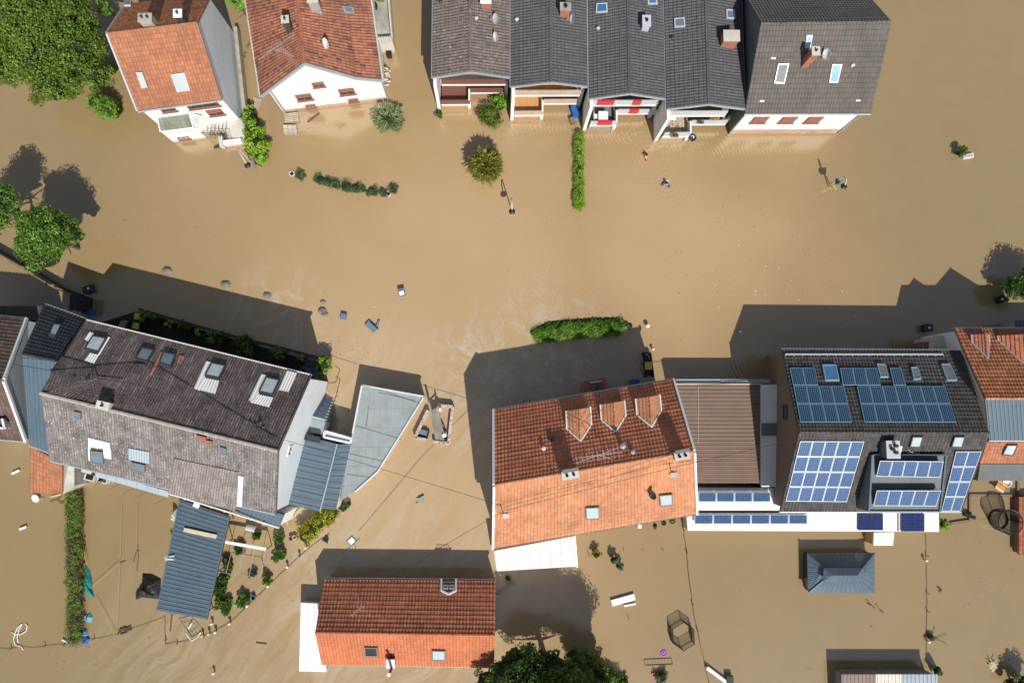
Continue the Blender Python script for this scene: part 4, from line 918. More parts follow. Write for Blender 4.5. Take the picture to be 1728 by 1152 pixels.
rt, _ = flatroof('grey_garage', 'wedge shaped garage with pale grey membrane roof and white edges', [(611, 650), (592, 748), (573, 846), (600, 829), (638, 795), (716, 669)], 1.9, 'membrane', wall='cream', parapet=('parapet_pale', (0, 3, 4, 5)), par_h=.10, par_w=.14)
mb = MB()
for a, b_ in (((594, 716), (678, 741)), ((590, 765), (656, 780)), ((586, 800), (634, 806)), ((622, 685), (618, 720)), ((640, 662), (700, 676))): mb.beam(W(*a, 1.905), W(*b_, 1.905), .035, .012)
mb.build('seam', M['dark'], rt)
# blue canopy in the garden
rt, P = flatroof('blue_garden_canopy', 'long dark blue ribbed canopy standing in the flooded garden', [(304, 843), (265.5, 1029), (348.5, 1044), (387, 871)], 1.9, 'metal_blue', kind='seam', wall=None, th=.12, parapet=('metal_blue', (0, 2)), par_h=.06, par_w=.1)
mb = MB(); mb.beam(W(387.5, 871, 1.85), W(349, 1044, 1.85), .09, .22); mb.build('fascia', M['dark'], rt)
posts(rt, [W(300, 860, 1.8), W(270, 1022, 1.8), W(344, 1036, 1.8), W(380, 880, 1.8), W(322, 955, 1.8)], 1.8, .06, 'concrete_pale')
mb = MB(); mb.beam(W(310.5, 893, 2.03), W(365.5, 905, 2.03), .32, .12); o = mb.build('loose_plank', M['wood_pale'], None, org=W(338, 899, 2.7)); tag(o, 'cream plank lying across the long blue garden canopy', 'plank')
mb = MB(); mb.box(W(332, 852, 1.95), (.5, .35, .12), -.4); o = mb.build('folded_cloth', M['trim_white'], None, org=W(332, 852, 2.68)); tag(o, 'small white crumpled cloth on the upper end of the blue garden canopy', 'cloth')
rnd = random.Random(5)
mb = MB()
for i in range(10): mb.poly([W(282 + rnd.uniform(-5, 14), 941 + rnd.uniform(-5, 5), 1.96 + rnd.uniform(0, .15)) for _ in range(3)])
o = mb.build('plastic_film', M['parapet_grey'], None, org=W(286, 940, 2.7)); tag(o, 'torn grey plastic film snagged on the edge of the blue canopy', 'plastic film')
# triangular brick planter with timber ruin
rt = thing('planter_wall', 'low speckled brick wall ring with missing corner east of the grey garage', 'wall', W(735, 710))
for a, b_ in (((700, 738), (722, 692)), ((764, 686), (757, 748)), ((757, 748), (731, 745)), ((719, 742), (700, 738)), ((742, 684), (764, 686))):
    mb = MB(); mb.beam(W(*a, .6) - Z * .45, W(*b_, .6) - Z * .45, .26, .9); mb.build('wall_run', M['brickwall'], rt)
rt = thing('timber_footbridge', 'grey weathered plank bench leaning inside the brick planter', 'bench', W(738, 710))
for i in range(5):
    mb = MB(); mb.beam(W(726.5 + i * 3.4, 690 + i * .5, .95), W(736 + i * 3.0, 741 + i * .3, .85), .16, .06); mb.build('plank', M['wood_grey'], rt)
mb = MB(); mb.beam(W(723, 676, 1.5), W(729, 700, 1.2), .18, .2); mb.beam(W(727, 694, 1.0), W(741, 686, 1.3), .1, .1); mb.beam(W(739, 684, 1.5), W(741, 700, .9), .12, .12); mb.build('frame_post', M['wood_grey'], rt)
mb = MB(); mb.beam(W(746, 715, .5), W(754, 733, .4), .12, .1); mb.build('loose_board', M['wood_old'], rt)
for i, (x, y) in enumerate(((741, 690), (749.5, 733.5))):
    c = W(x, y, .9); root = thing('globe_light', ('white globe light at the upper end of the timber bench', 'white globe light at the lower end of the timber bench')[i], 'lamp', c, 'globe lights in the brick planter')
    mb = MB(); mb.ball(c, .22, 0, 12); mb.build('globe', M['trim_white'], root); mb = MB(); mb.tube(Vector((c.x, c.y, -.5)), c, .04, 6); mb.build('post', M['dark'], root)
c = W(713, 731, .45); root = thing('storage_crate', 'dark blue lidded crate in the lower left corner of the brick planter', 'crate', c); mb = MB(); mb.box((c.x, c.y, -.3), (1.0, .7, .6), -.25); mb.build('crate_body', M['black'], root); mb = MB(); mb.box((c.x - .05, c.y + .12, .3), (.9, .45, .14), -.25); mb.build('lid', M['bin_grey'], root)

# ================================================================== LOWER ORANGE HOUSE
h = gable('small_orange_roof_house', 'small house with rust red upper slope and bright orange lower slope at the bottom', ((546, 977), (836.5, 979.5)), 2.1, ((532, 1067), (835.3, 1071.5)), 4.7, ((543, 1119.5), (833.5, 1124.5)), 2.1,
          ('tile_red', 'tile_vivid'), ('tile', 'tile'), ('brownwall', 'cream', 'cream'), og=.1, oe=.25, ridge='tile_vivid')  # brown sides put the north wall's shade into its colour
r, P1, P2 = h['root'], h['P1'], h['P2']
skylight(r, P2, [(615, 1088), (637, 1088.5), (638.5, 1103.5), (616, 1103)], 'glass_dark', 'blind_grey'); f = skylight(r, P2, [(729, 1093.5), (752, 1094), (752, 1110.5), (729.5, 1110)], 'blind_white', 'blind_grey')
mb = MB(); a, b_ = P2.at(740.5, 1095, .1), P2.at(740.5, 1109, .1); mb.beam(a, b_, .06, .05); mb.build('mullion', M['blind_grey'], f)
chimney(r, P2.at(662, 1112), .55, .55, .9, 0, 'brick', 'trim_white', 0)
mb = MB(); p = P2.at(664, 1111, .6); mb.tube(p, p + Z * 1.7, .10, 10); mb.build('flue_pipe', M['rust'], r); mb = MB(); mb.tube(p + Z * 1.7, p + Z * 1.85, .14, 10); mb.build('flue_cap', M['trim_white'], r)
# small inset dormer
a, b_ = P1.at(746, 978, .06), P1.at(769, 978, .06); mb = MB(); q = P1.quad([(745, 976.5), (770, 976.5), (768, 995), (748, 995)], .045); mb.slab(q, .03, d=P1.n); mb.build('dormer_recess', M['glass_dark'], r)
mb = MB()
for pa, pb in (((745, 977), (745, 997)), ((745, 997), (757, 1003)), ((757, 1003), (769.5, 997)), ((769.5, 997), (769.5, 977))): mb.beam(P1.at(*pa, .12), P1.at(*pb, .12), .14, .16, up=P1.n)
mb.build('dormer_trim', M['trim_white'], r)
for x in (752.5, 763): skylight(r, P1, [(x - 4.2, 988.5), (x + 4.2, 988.5), (x + 4.2, 995), (x - 4.2, 995)], 'glass', 'trim_grey', .16, name='dormer_window', fw=.06)
mb = MB()
for i in range(6): p = P1.at(748 + i * 4, 980, .08); mb.tube(p, p + Z * .45, .02, 4)
mb.tube(P1.at(747, 980, .08) + Z * .45, P1.at(769, 980, .08) + Z * .45, .025, 5); mb.build('dormer_railing', M['blind_grey'], r)
p = P1.at(609, 1020); aerial(r, p, p + Vector((-.5, -.5, 1.2)), p + Vector((.5, .3, 1.3)), 5, .5)
rt, P = flatroof('white_side_shed', 'white sheet metal shed on the west side of the small orange house', [(504.5, 1132), (551, 1133), (543, 1018), (507.5, 1016.5)], 1.3, 'metal_white', kind='flat', wall='parapet_grey')
mb = MB()
for x in (518, 530): mb.beam(W(x - .5, 1131, 1.33), W(x + 1, 1018, 1.33), .025, .02)
mb.build('roof_seam', M['trim_grey'], rt)

# ================================================================== CENTRE HOUSE
h = gable('dormer_house', 'large house with dark red north slope, three dormers and bright orange south slope', ((832.8, 692), (1136.5, 640.5)), 5.2, ((833.2, 818.5), (1171.5, 761)), 9.0, ((831.4, 924), (1175.5, 866)), 5.1,
          ('tile_red', 'tile_orange2'), ('tile', 'tile'), ('brownwall', 'white', 'white'), og=.12, oe=.3, ridge='tile_orange2', gutter=('trim_grey', 'dark'), verge=('trim_white', None))  # sides brown, gables white: unlit north side darkened by colour
r, P1, P2 = h['root'], h['P1'], h['P2']
for P in (P1, P2):
    for u in (0, 1): mb = MB(); mb.beam(P.pt(u, 0, .08), P.pt(u, 1, .08), .16, .22, up=P.n); mb.build('verge_trim', M['trim_white'], r)
def dormer(root, P, px0, px1, wf, rh=.75, drop=.35, tm='tile_orange2', wall='trim_white', trim='trim_white', kind='flat_tile'):
    # px0: middle of the front eave line, px1: back tip (both on the photo)
    tip = P.at(*px1, .02); fwd = P.A - P.D; fwd.z = 0; fwd.normalize(); side = (P.B - P.A).normalized(); side.z = 0; side.normalize()
    zr = tip.z; ze = zr - rh
    # front position: ray at ridge height
    fr = W(px0[0], px0[1], zr); fr = W(px0[0], px0[1], zr - drop); D = (fr - tip).dot(fwd); R0 = tip + fwd * D; R0.z = zr - drop
    hw = wf / 2; slope = (P.D - P.A); run = Vector((slope.x, slope.y, 0)).length; k = slope.z / run; back = rh / k
    Lb, Rb = tip - side * hw + fwd * back, tip + side * hw + fwd * back; Lb.z = Rb.z = ze
    Lf, Rf = R0 - side * hw, R0 + side * hw; Lf.z = Rf.z = ze - drop
    d = None
    for a, b_ in ((Lf, Lb), (Rf, Rb)):
        Q = Patch(a, b_, tip, R0); mb = MB(); G = []
        roofmesh(mb, Q, kind, .1); o = mb.build('dormer_roof', M[tm], root); d = d or o
    mb = MB()
    for i in range(6): mb.tube(R0.lerp(tip, i / 6), R0.lerp(tip, (i + .95) / 6), .09, 6, 0, .07)
    mb.build('dormer_ridge', M[tm], root)
    for a, b_ in ((Lf, Lb), (Rf, Rb), (Lb, tip), (Rb, tip)):
        mb = MB(); mb.beam(a + Z * .02, b_ + Z * .05, .11, .12); mb.build('dormer_trim', M[trim], root)
    ins = fwd * -.15
    mb = MB(); g = lambda p, z: Vector((p.x, p.y, z)); l0, r0 = Lf + ins + side * .1, Rf + ins - side * .1; low = ze - k * (D - back) - .3; zr -= drop; ze -= drop
    mb.poly([g(l0, low), g(r0, low), g(r0, ze - .05), g(R0 + ins, zr - .1), g(l0, ze - .05)])
    for p, q in ((l0, Lb + side * .1), (r0, Rb - side * .1)): mb.poly([g(p, low), g(q, ze - .25), g(q, ze - .05), g(p, ze - .05)])
    mb.build('dormer_wall', M[wall], root)
    mb = MB(); c = (l0 + r0) / 2 + fwd * .03; mb.poly([g(c - side * .45, low + .5), g(c + side * .45, low + .5), g(c + side * .45, ze - .1), g(c - side * .45, ze - .1)]); mb.build('window', M['glass_dark'], root)
dormer(r, P1, (971.5, 690), (979.5, 744.5), 1.95); dormer(r, P1, (1030.5, 679), (1038.5, 729), 1.95); dormer(r, P1, (1086.5, 669), (1099.5, 720.5), 1.95)
c = P1.at(961, 800); chimney(r, c, 1.1, .5, .45, .17, 'concrete_pale', 'concrete_pale', 2, 'black', .11); mb = MB(); mb.box(c + Vector((0, .35, .5)), (1.2, .25, .2), .17); mb.build('chimney_flashing', M['membrane_dark'], r)
c = P1.at(1148, 768); chimney(r, c, 1.0, .5, .45, .17, 'concrete_pale', 'concrete_pale', 2, 'black', .11); mb = MB(); mb.box(c + Vector((0, .35, .5)), (1.1, .25, .2), .17); mb.build('chimney_flashing', M['membrane_dark'], r)
skylight(r, P1, [(924.5, 737), (933.5, 735.5), (933.5, 743), (925.5, 744)], 'glass_dark', 'dark'); 
for px, g_ in (([(987, 852.8), (1010.5, 851.5), (1011, 872), (988, 873.5)], 'blind_white'), ([(1111, 832), (1133.5, 830), (1134, 848.8), (1113, 851.5)], 'blind_white')): skylight(r, P2, px, g_, 'blind_grey', .14)
mb = MB(); p = P1.at(1049, 752); mb.lathe(p - Z * .1, [(.22, 0), (.16, .4), (.16, .7), (.2, .72), (.001, .85)], 12); mb.build('roof_vent', M['trim_grey'], r)
vent(r, P1, 1067, 762, 'trim_grey'); vent(r, P1, 917, 756, 'concrete_pale')
p = P1.at(1035, 775); aerial(r, p, p + Vector((-3.0, .2, 1.0)), p + Vector((.5, .6, 1.1)), 9, .9)
p = P1.at(1012, 778); aerial(r, p, W(972, 781, 10.2), W(1042, 756, 10.2), 8, .6)
dish(r, P2.at(1099, 832), .38, (-.5, -.2, .35), 'dark', .7)
for x, y in ((848, 862), (1131, 793)):
    p = P2.at(x, y); mb = MB(); mb.tube(p - Z * .2, p + Z * 1.2, .035, 6); mb.tube(p + Z * 1.1 - Vector((.25, 0, 0)), p + Z * 1.1 + Vector((.25, 0, 0)), .02, 5); mb.build('cable_mast', M['dark'], r)
    mb = MB(); mb.box(p + Vector((.25, -.35, .02)), (.5, .35, .06), .1); mb.build('mast_flashing', M['concrete_pale'], r)
mb = MB(); p = W(1078.5, 887, 5.0); mb.box(p - Z * .2, (.3, .3, .4)); mb.build('gutter_outlet', M['trim_white'], r)
# brick porch on its north side
c = W(1009, 648, 1.7); rt = thing('brick_porch', 'small brick porch with diamond pane poking out north of the dormer house', 'porch', c)
mb = MB(); mb.box((c.x, c.y - .9, -.5), (1.5, 2.4, 2.1), .17); mb.build('porch_body', M['brick'], rt)
for s_ in (-1, 1): mb = MB(); mb.box((c.x + s_ * .72, c.y - .85 + s_ * .12, -.5), (.22, 2.6, 2.3), .17); mb.build('pillar', M['brick'], rt)
mb = MB(); mb.box((c.x - .1, c.y + .22, 1.6), (1.1, .12, .08), .17); mb.build('white_lintel', M['trim_white'], rt)
mb = MB(); mb.box((c.x - .0, c.y - .35, 1.6), (.48, .48, .04), R(55)); mb.build('diamond_pane', M['glass_dark'], rt)
# lean-to
rt, P = flatroof('white_lean_to', 'white corrugated lean-to with reddish streaks south of the dormer house', [(838, 963), (972, 955), (968.5, 904), (833, 929)], 2.2, 'white_streaked', kind='corr', wall='white', hh=[1.9, 1.9, 2.4, 2.4], th=.06)
mb = MB(); mb.beam(W(970, 903, 2.45), W(974, 956, 1.92), .08, .12); mb.build('edge_trim', M['trim_grey'], rt)
# ================================================================== BROWN ROOF + STRIP + CARPORTS
rt, P = flatroof('brown_metal_roof', 'flat building with brown ribbed metal roof between dormer house and solar house', [(1141, 649), (1174, 815), (1285, 815), (1284.5, 649)], 2.3, 'metal_brown', kind='seam', wall='brownwall')
mb = MB(); mb.beam(W(1141, 648, 2.38), W(1284, 648, 2.38), .1, .12); mb.build('edge_trim', M['wood_pale'], rt)
mb = MB(); mb.beam(W(1141, 643, 2.1), W(1300, 643, 2.1), .35, .1); mb.beam(W(1216, 645, 2.2), W(1268, 645, 2.2), .25, .1); mb.build('gutter', M['trim_grey'], rt)
mb = MB()
for i in range(30): mb.box(W(1178 + (i % 15) * .05, 653 + i * 5.3 * .6, 2.37), (.05, .05, .03))
mb.build('roof_screws', M['trim_white'], rt)
rt, P = flatroof('pale_strip_roof', 'narrow pale blue ribbed roof strip against the gable of the solar house', [(1284.5, 649), (1284.5, 821), (1317, 821), (1317, 649)], 2.5, 'metal_white', kind='corrfine', wall='brownwall')
mb = MB(); mb.slab([W(1285, 735, 2.57), W(1316.5, 735, 2.57), W(1316.5, 714, 2.57), W(1285, 714, 2.57)], .03); mb.build('dark_pane', M['membrane_dark'], rt)
rt, P = flatroof('white_carport', 'short white sheet roof with four solar panels beside the dormer house', [(1176, 861), (1318, 861), (1318, 823), (1176, 823)], 2.1, 'metal_white', kind='flat', wall='white')
panels(rt, P, [(1176.5, 829.5), (1298, 829.5), (1298, 845.5), (1176.5, 845.5)], 4, 1, 'solar_blue', 'alu', .3)
mb = MB(); mb.beam(P.at(1176, 827, .25), P.at(1297, 827, .25), .04, .3); mb.build('panel_rack', M['trim_grey'], rt)
rt, P = flatroof('white_carport', 'long white sheet roof with six pale blue and two navy panels below the solar house', [(1160.5, 895), (1584.5, 897), (1584.5, 864.5), (1158, 864.5)], 1.9, 'metal_white', kind='flat', wall='cream')
panels(rt, P, [(1170, 867), (1360, 867), (1360, 882.5), (1169.5, 882.5)], 6, 1, 'solar_blue', 'alu', .3)
mb = MB(); mb.beam(P.at(1170, 865, .25), P.at(1359, 865, .25), .04, .3); mb.build('panel_rack', M['trim_grey'], rt)
panels(rt, P, [(1446.5, 865.5), (1489, 865.5), (1489, 894), (1446, 894)], 2, 1, 'solar_navy', 'dark', .12); panels(rt, P, [(1519, 866), (1559, 866), (1559, 896), (1519, 896)], 1, 3, 'solar_navy', 'dark', .12)
mb = MB(); mb.beam(P.at(1515.5, 866, .06), P.at(1515.5, 896, .06), .1, .1); mb.build('roof_joint', M['trim_grey'], rt)
rt, P = flatroof('white_side_shed', 'small square white roofed shed jutting south from the long white carport', [(1474, 920), (1507, 920), (1509, 898), (1475, 898)], 1.6, 'metal_white', kind='flat', wall='wood_orange')
# ================================================================== SOLAR HOUSE
h = gable('solar_house', 'anthracite tiled house covered in dark and blue solar panels with wide flat dormer', ((1319.5, 590), (1621.5, 592)), 4.7, ((1348, 729), (1669.5, 730)), 8.1, ((1316, 862), (1623, 862)), 4.7,
          ('tile_dark', 'tile_dark'), ('tile', 'tile'), ('brownwall', 'brownwall', 'brownwall'), og=.55, oe=.25, ridge='tile_dark', gutter=('trim_white', 'trim_grey'))
r, P1, P2 = h['root'], h['P1'], h['P2']
panels(r, P1, [(1331, 622), (1373.6, 622), (1379.5, 652), (1336.7, 652)], 2, 1, 'solar_dark', 'alu_blue'); panels(r, P1, [(1415.7, 622.5), (1478, 622.5), (1484.5, 652), (1420.5, 652)], 3, 1, 'solar_dark', 'alu_blue')
panels(r, P1, [(1499.5, 622), (1519, 622), (1527, 652), (1506, 652)], 1, 1, 'solar_dark', 'alu_blue'); panels(r, P1, [(1337, 653), (1422, 653), (1436, 714.5), (1349.3, 714.5)], 4, 2, 'solar_dark', 'alu_blue')
panels(r, P1, [(1444, 653), (1592.4, 653), (1611.5, 714.5), (1457, 714.5)], 7, 2, 'solar_dark', 'alu_blue')
panels(r, P2, [(1348.5, 741.8), (1456.7, 742), (1427, 844.3), (1324, 843.2)], 5, 4)
panels(r, P2, [(1610.5, 759), (1654, 759), (1617.5, 860), (1586, 860)], 2, 4)
for px, g_ in (([(1386, 617), (1409, 617), (1415, 643.5), (1391, 643.5)], 'glass_blue'), ([(1477.7, 615.5), (1491.5, 616), (1497.5, 638), (1484, 638)], 'blind_grey'), ([(1535, 621), (1546, 621), (1552.5, 641.5), (1540, 642)], 'glass'), ([(1586, 615.5), (1601, 615.5), (1613, 643.5), (1596, 643.5)], 'blind_grey')): skylight(r, P1, px, g_, 'alu_blue', .12)
for px in ([(1537.5, 734), (1556, 734), (1550.5, 753), (1532, 752.5)], [(1608, 734), (1626.5, 734), (1621, 753), (1602, 752.5)]): skylight(r, P2, px, 'blind_white', 'dark', .12)
mb = MB(); a, b_ = P1.at(1324, 599, .14), P1.at(1590, 599, .14); mb.beam(a, b_, .12, .06, up=P1.n)
for i in range(20): c = a.lerp(b_, i / 19); mb.beam(c, c + (P1.D - P1.A).normalized() * .22, .03, .03)
mb.build('snow_guard', M['alu'], r)
c = P2.at(1494, 757); mb = MB(); mb.box(c - Z * .6, (.95, 1.25, 1.6)); o = mb.build('chimney', M['membrane_dark'], r); mb = MB(); mb.box(c + Z * 1.0, (1.05, 1.35, .08)); mb.build('chimney_cap', M['parapet_grey'], o)
for dx, dy in ((.12, .3), (.1, -.2), (-.15, .05)): mb = MB(); mb.lathe(c + Vector((dx, dy, 1.08)), [(.13, 0), (.13, .3), (.05, .3), (.05, .1)], 10); mb.build('chimney_pot', M['dark'], o)
mb = MB(); q = P2.quad([(1505, 747), (1517, 747), (1514, 759), (1502, 759)], .5); mb.slab(q, .06); mb.build('white_plate', M['trim_white'], r)
p = P2.at(1528, 764); mb = MB(); mb.path([p + Z * .15, p + Vector((.4, .1, .2)), p + Vector((.8, -.1, .2)), p + Vector((1.0, .05, .15))], .025, 4); mb.path([p + Vector((-.1, .5, .2)), p + Vector((.5, -.1, .2))], .02, 4); mb.build('roof_cable', M['alu'], r)
wallwin(r, 1325.5, 695, h['A1'], h['A2'], 1.25, .85, 'dark', 'glass_dark', False)
# flat roofed dormer
fz = 9.35; D = [W(1466.5, 862.5, 8.0), W(1585, 862.5, 8.0), W(1596, 767, fz), W(1471, 767, fz)]
D = [W(1465.5, 862, 6.7), W(1585, 862, 6.7), W(1595.5, 767.5, 7.5), W(1471, 767.5, 7.5)]
PD = Patch(*D); mb = MB(); roofmesh(mb, PD, 'flat', .16); f = mb.build('flat_dormer_roof', M['membrane_dark'], r)
mb = MB(); low = lambda p, z: Vector((p.x, p.y, z)); mb.poly([low(D[0], 4.6), low(D[1], 4.6), D[1] - Z * .1, D[0] - Z * .1]); mb.poly([low(D[0], 4.6), D[0] - Z * .1, D[3] - Z * .1, low(D[3], 6.6)]); mb.poly([low(D[1], 4.6), D[1] - Z * .1, D[2] - Z * .1, low(D[2], 6.6)]); mb.build('dormer_wall', M['membrane_dark'], r)
for i in range(4): mb = MB(); mb.beam(D[i] + Z * .05, D[(i + 1) % 4] + Z * .05, .12, .14); mb.build('dormer_edge', M['metal_blue'], r)
for q0, q1, q2, q3 in (((1484.5, 776.4), (1592, 777.4), (1586, 805), (1478, 803.3)), ((1479, 826.4), (1588, 826.4), (1579, 853.3), (1473, 852.8))):
    up_, lo_ = .62, .12
    T0, T1, B1_, B0_ = PD.at(*q0, 0) + Z * up_, PD.at(*q1, 0) + Z * up_, PD.at(*q2, 0) + Z * lo_, PD.at(*q3, 0) + Z * lo_
    T0, T1 = W(*q0, T0.z), W(*q1, T1.z); B1_, B0_ = W(*q2, B1_.z), W(*q3, B0_.z)
    Q = Patch(B0_, B1_, T1, T0); panels(r, Q, [q0, q1, q2, q3], 5, 1, 'solar_blue', 'alu', .05)
    mb = MB(); mb.poly([T0, T1, low(T1, PD.A.z + .4), low(T0, PD.A.z + .4)]); mb.build('panel_rack', M['dark'], r)
# ================================================================== RIGHT EDGE
h = gable('brown_red_roof_house', 'house at the right edge with brown red tiles, two dormers and metal clad lower part', ((1611, 555), (1800, 555)), 4.8, ((1662, 672), (1830, 672)), 7.8, ((1669, 742), (1830, 742)), 5.6,
          ('tile_brownred', 'metal_blue'), ('tile', 'seam'), ('cream', 'white_blue', 'cream'), og=.1, oe=.2, ridge='tile_orange2', gutter=('trim_grey', 'trim_grey'), verge=(None, None))
r, P1, P2 = h['root'], h['P1'], h['P2']
dormer(r, P1, (1662, 563), (1666, 605), 1.45, .7, .0, 'tile_red', 'metal_blue', 'trim_grey'); dormer(r, P1, (1762, 562), (1764, 648), 4.4, 1.9, .0, 'tile_red', 'metal_blue', 'trim_grey')
rt, P = flatroof('orange_lean_to', 'strip of orange tiled lean-to with one roof window at the right edge', [(1653, 781), (1800, 781), (1800, 745), (1665, 745)], 4.6, 'tile_orange', kind='tile', wall='cream', hh=[3.2, 3.2, 4.4, 4.4], th=.1)
skylight(rt, P, [(1697, 748), (1715.5, 748), (1707, 767), (1688.5, 765)], 'glass_pale', 'dark', .1)
rt, P = flatroof('grey_lean_to', 'dark grey sheet roof strip below the orange lean-to at the right edge', [(1650, 811), (1800, 811), (1800, 783), (1654, 783)], 2.4, 'membrane_dark', kind='flat', wall='brownwall')
rt, _ = flatroof('pale_annex', 'pale flat annex wedged between solar house and brown red roof', [(1576, 592), (1625, 592), (1613, 566), (1577, 566)], 3.2, 'cream', wall='cream')
mb = MB(); mb.box(W(1569, 592, 2.4) - Z * 2.8, (.8, 1.6, 2.7)); mb.build('side_pier', M['brownwall'], rt)
rt, P = flatroof('brick_red_shed', 'shed with brick red tiles cut off by the right edge', [(1719, 935), (1760, 935), (1760, 838), (1719, 838)], .7, 'tile_red', kind='tile', wall='brownwall')
rt, P = flatroof('pale_blue_shed', 'pale blue metal shed roof at the right edge above the brown red roof', [(1716, 562), (1780, 562), (1780, 540), (1713, 540)], 2.0, 'metal_blue', kind='seam', wall='concrete')
# dark patio wall
rt = thing('patio_wall', 'dark low wall framing the flooded patio by the trampoline', 'wall', W(1678, 836))
for a, b_ in (((1636, 835), (1718, 836)), ((1637, 836), (1637, 878)), ((1637, 878), (1604, 883)), ((1718, 812), (1719, 932))):
    mb = MB(); mb.beam(W(*a, .12) - Z * .2, W(*b_, .12) - Z * .2, .22, .5); mb.build('wall_run', M['concrete_dark'], rt)
# ================================================================== GARDEN PAVILION
hE, hT = 1.0, 1.9
c4 = [W(1363.5, 1000, hE), W(1475.8, 1000, hE), W(1475.8, 932.3, hE), W(1362, 932.8, hE)]
t4 = [W(1399, 971, hT), W(1449, 971, hT), W(1455, 959, hT), W(1391, 959, hT)]
rt = thing('garden_pavilion', 'blue grey hipped metal pavilion with raised ridge vent standing in the flood', 'pavilion', sum(c4, Vector()) / 4)
for i in range(4):
    j = (i + 1) % 4; Q = Patch(c4[i], c4[j], t4[j], t4[i]); mb = MB(); roofmesh(mb, Q, 'corrfine', .06); mb.build('roof_slope', M['metal_blue'], rt)
for i in range(4): mb = MB(); mb.beam(c4[i] + Z * .05, t4[i] + Z * .05, .1, .06); mb.build('hip_cap', M['metal_blue'], rt)
u4 = [W(1389, 981, hT + .18), W(1459, 981, hT + .18), W(1457, 958, hT + .18), W(1390, 958, hT + .18)]; ra_, rb_ = W(1402, 970, hT + .5), W(1448, 970, hT + .5)
mb = MB(); q = Patch(u4[0], u4[1], rb_, ra_); roofmesh(mb, q, 'corrfine', .04); q = Patch(u4[3], u4[2], rb_, ra_); roofmesh(mb, q, 'corrfine', .04); mb.poly([u4[0], u4[3], ra_]); mb.poly([u4[1], u4[2], rb_]); mb.build('ridge_vent', M['metal_blue'], rt)
for p in c4:
    g_ = p + (sum(c4, Vector()) / 4 - p).normalized() * .3; mb = MB(); mb.box((g_.x, g_.y, -.5), (.14, .14, 1.45)); mb.build('post', M['dark'], rt)
mb = MB(); a = c4[0] + Vector((.1, .3, 0)); b_ = c4[3] + Vector((.1, -.3, 0))
for i in range(26): q0 = a.lerp(b_, i / 26); q1 = a.lerp(b_, min(1, (i + 2.5) / 26)); mb.beam(Vector((q0.x, q0.y, 0)), Vector((q1.x, q1.y, .9)), .04, .03); mb.beam(Vector((q1.x, q1.y, 0)), Vector((q0.x, q0.y, .9)), .04, .03)
mb.build('lattice', M['dark'], rt)
# ================================================================== BOTTOM SHED
rt = thing('striped_roof_shed', 'low shed at the bottom edge with mauve, rusty white and grey roof sheets', 'shed', W(1500, 1150))
for a, b_, mm in ((1420, 1478, 'metal_mauve'), (1478, 1521, 'white_rusty'), (1521, 1582, 'metal_pale')):
    Q = Patch(W(a, 1200, 1.4), W(b_, 1200, 1.4), W(b_, 1137, 1.6), W(a, 1137, 1.6)); mb = MB(); roofmesh(mb, Q, 'seam', .08); mb.build('roof_sheet', M[mm], rt)
mb = MB(); p = [W(1423, 1198, 1.4), W(1579, 1198, 1.4), W(1579, 1140, 1.5), W(1423, 1140, 1.5)]; mb.prism([Vector((x.x, x.y, -.5)) for x in p], [Vector((x.x, x.y, 1.35)) for x in p]); mb.build('wall', M['wood_grey'], rt)
# ================================================================== TREES AND PLANTS
def crown(px, blobs, label, n, size, leaf, seed, hc, trunk_r=.22, cat='tree', group=None, **kw):
    bl = []
    for (x, y, rp, z, rz) in blobs:
        c = W(x, y, z); s = (CAMH - z) / FPX; bl.append((c.x, c.y, c.z, rp * s, rp * s, rz))
    cx = sum(b[0] for b in bl) / len(bl); cy = sum(b[1] for b in bl) / len(bl)
    root = thing('tree', label, cat, (cx, cy, 0), group)
    foliage('crown', bl, n, size, leaf, root, seed, **kw)
    trunk(root, Vector((cx, cy, 0)), Vector((cx, cy, hc)), trunk_r, 7, seed)
    return root
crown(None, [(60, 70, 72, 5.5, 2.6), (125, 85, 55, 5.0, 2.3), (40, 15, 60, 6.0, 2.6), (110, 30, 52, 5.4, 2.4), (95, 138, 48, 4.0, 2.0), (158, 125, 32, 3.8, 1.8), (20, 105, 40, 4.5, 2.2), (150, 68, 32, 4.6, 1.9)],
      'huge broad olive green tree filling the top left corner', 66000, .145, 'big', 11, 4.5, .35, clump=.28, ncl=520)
crown(None, [(78, 392, 42, 4.6, 1.9), (60, 378, 26, 4.4, 1.6), (112, 388, 24, 4.0, 1.4), (75, 428, 34, 3.6, 1.6), (130, 398, 13, 3.6, .9), (45, 415, 20, 3.6, 1.3)],
      'glossy green tree standing alone in front of the timber garden wall', 22000, .13, 'mid', 12, 3.8, .2, clump=.30, ncl=230)
crown(None, [(2, 340, 30, 4.8, 1.6), (-12, 365, 32, 4.0, 1.5), (18, 352, 16, 4.0, 1.0)], 'green tree half cut off by the left edge', 9500, .13, 'mid', 13, 3.6, .2, clump=.3)
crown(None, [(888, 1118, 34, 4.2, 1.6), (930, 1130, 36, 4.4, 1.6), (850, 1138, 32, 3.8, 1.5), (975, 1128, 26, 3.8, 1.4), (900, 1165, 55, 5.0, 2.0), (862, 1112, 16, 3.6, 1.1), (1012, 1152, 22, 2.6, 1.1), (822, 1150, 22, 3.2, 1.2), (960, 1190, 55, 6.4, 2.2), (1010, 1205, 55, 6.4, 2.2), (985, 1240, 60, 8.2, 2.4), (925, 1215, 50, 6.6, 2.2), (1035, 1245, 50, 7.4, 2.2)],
      'dark leafy tree at the bottom edge overhanging the small orange house', 66000, .145, 'dark', 14, 5.0, .3, clump=.3, ncl=460)
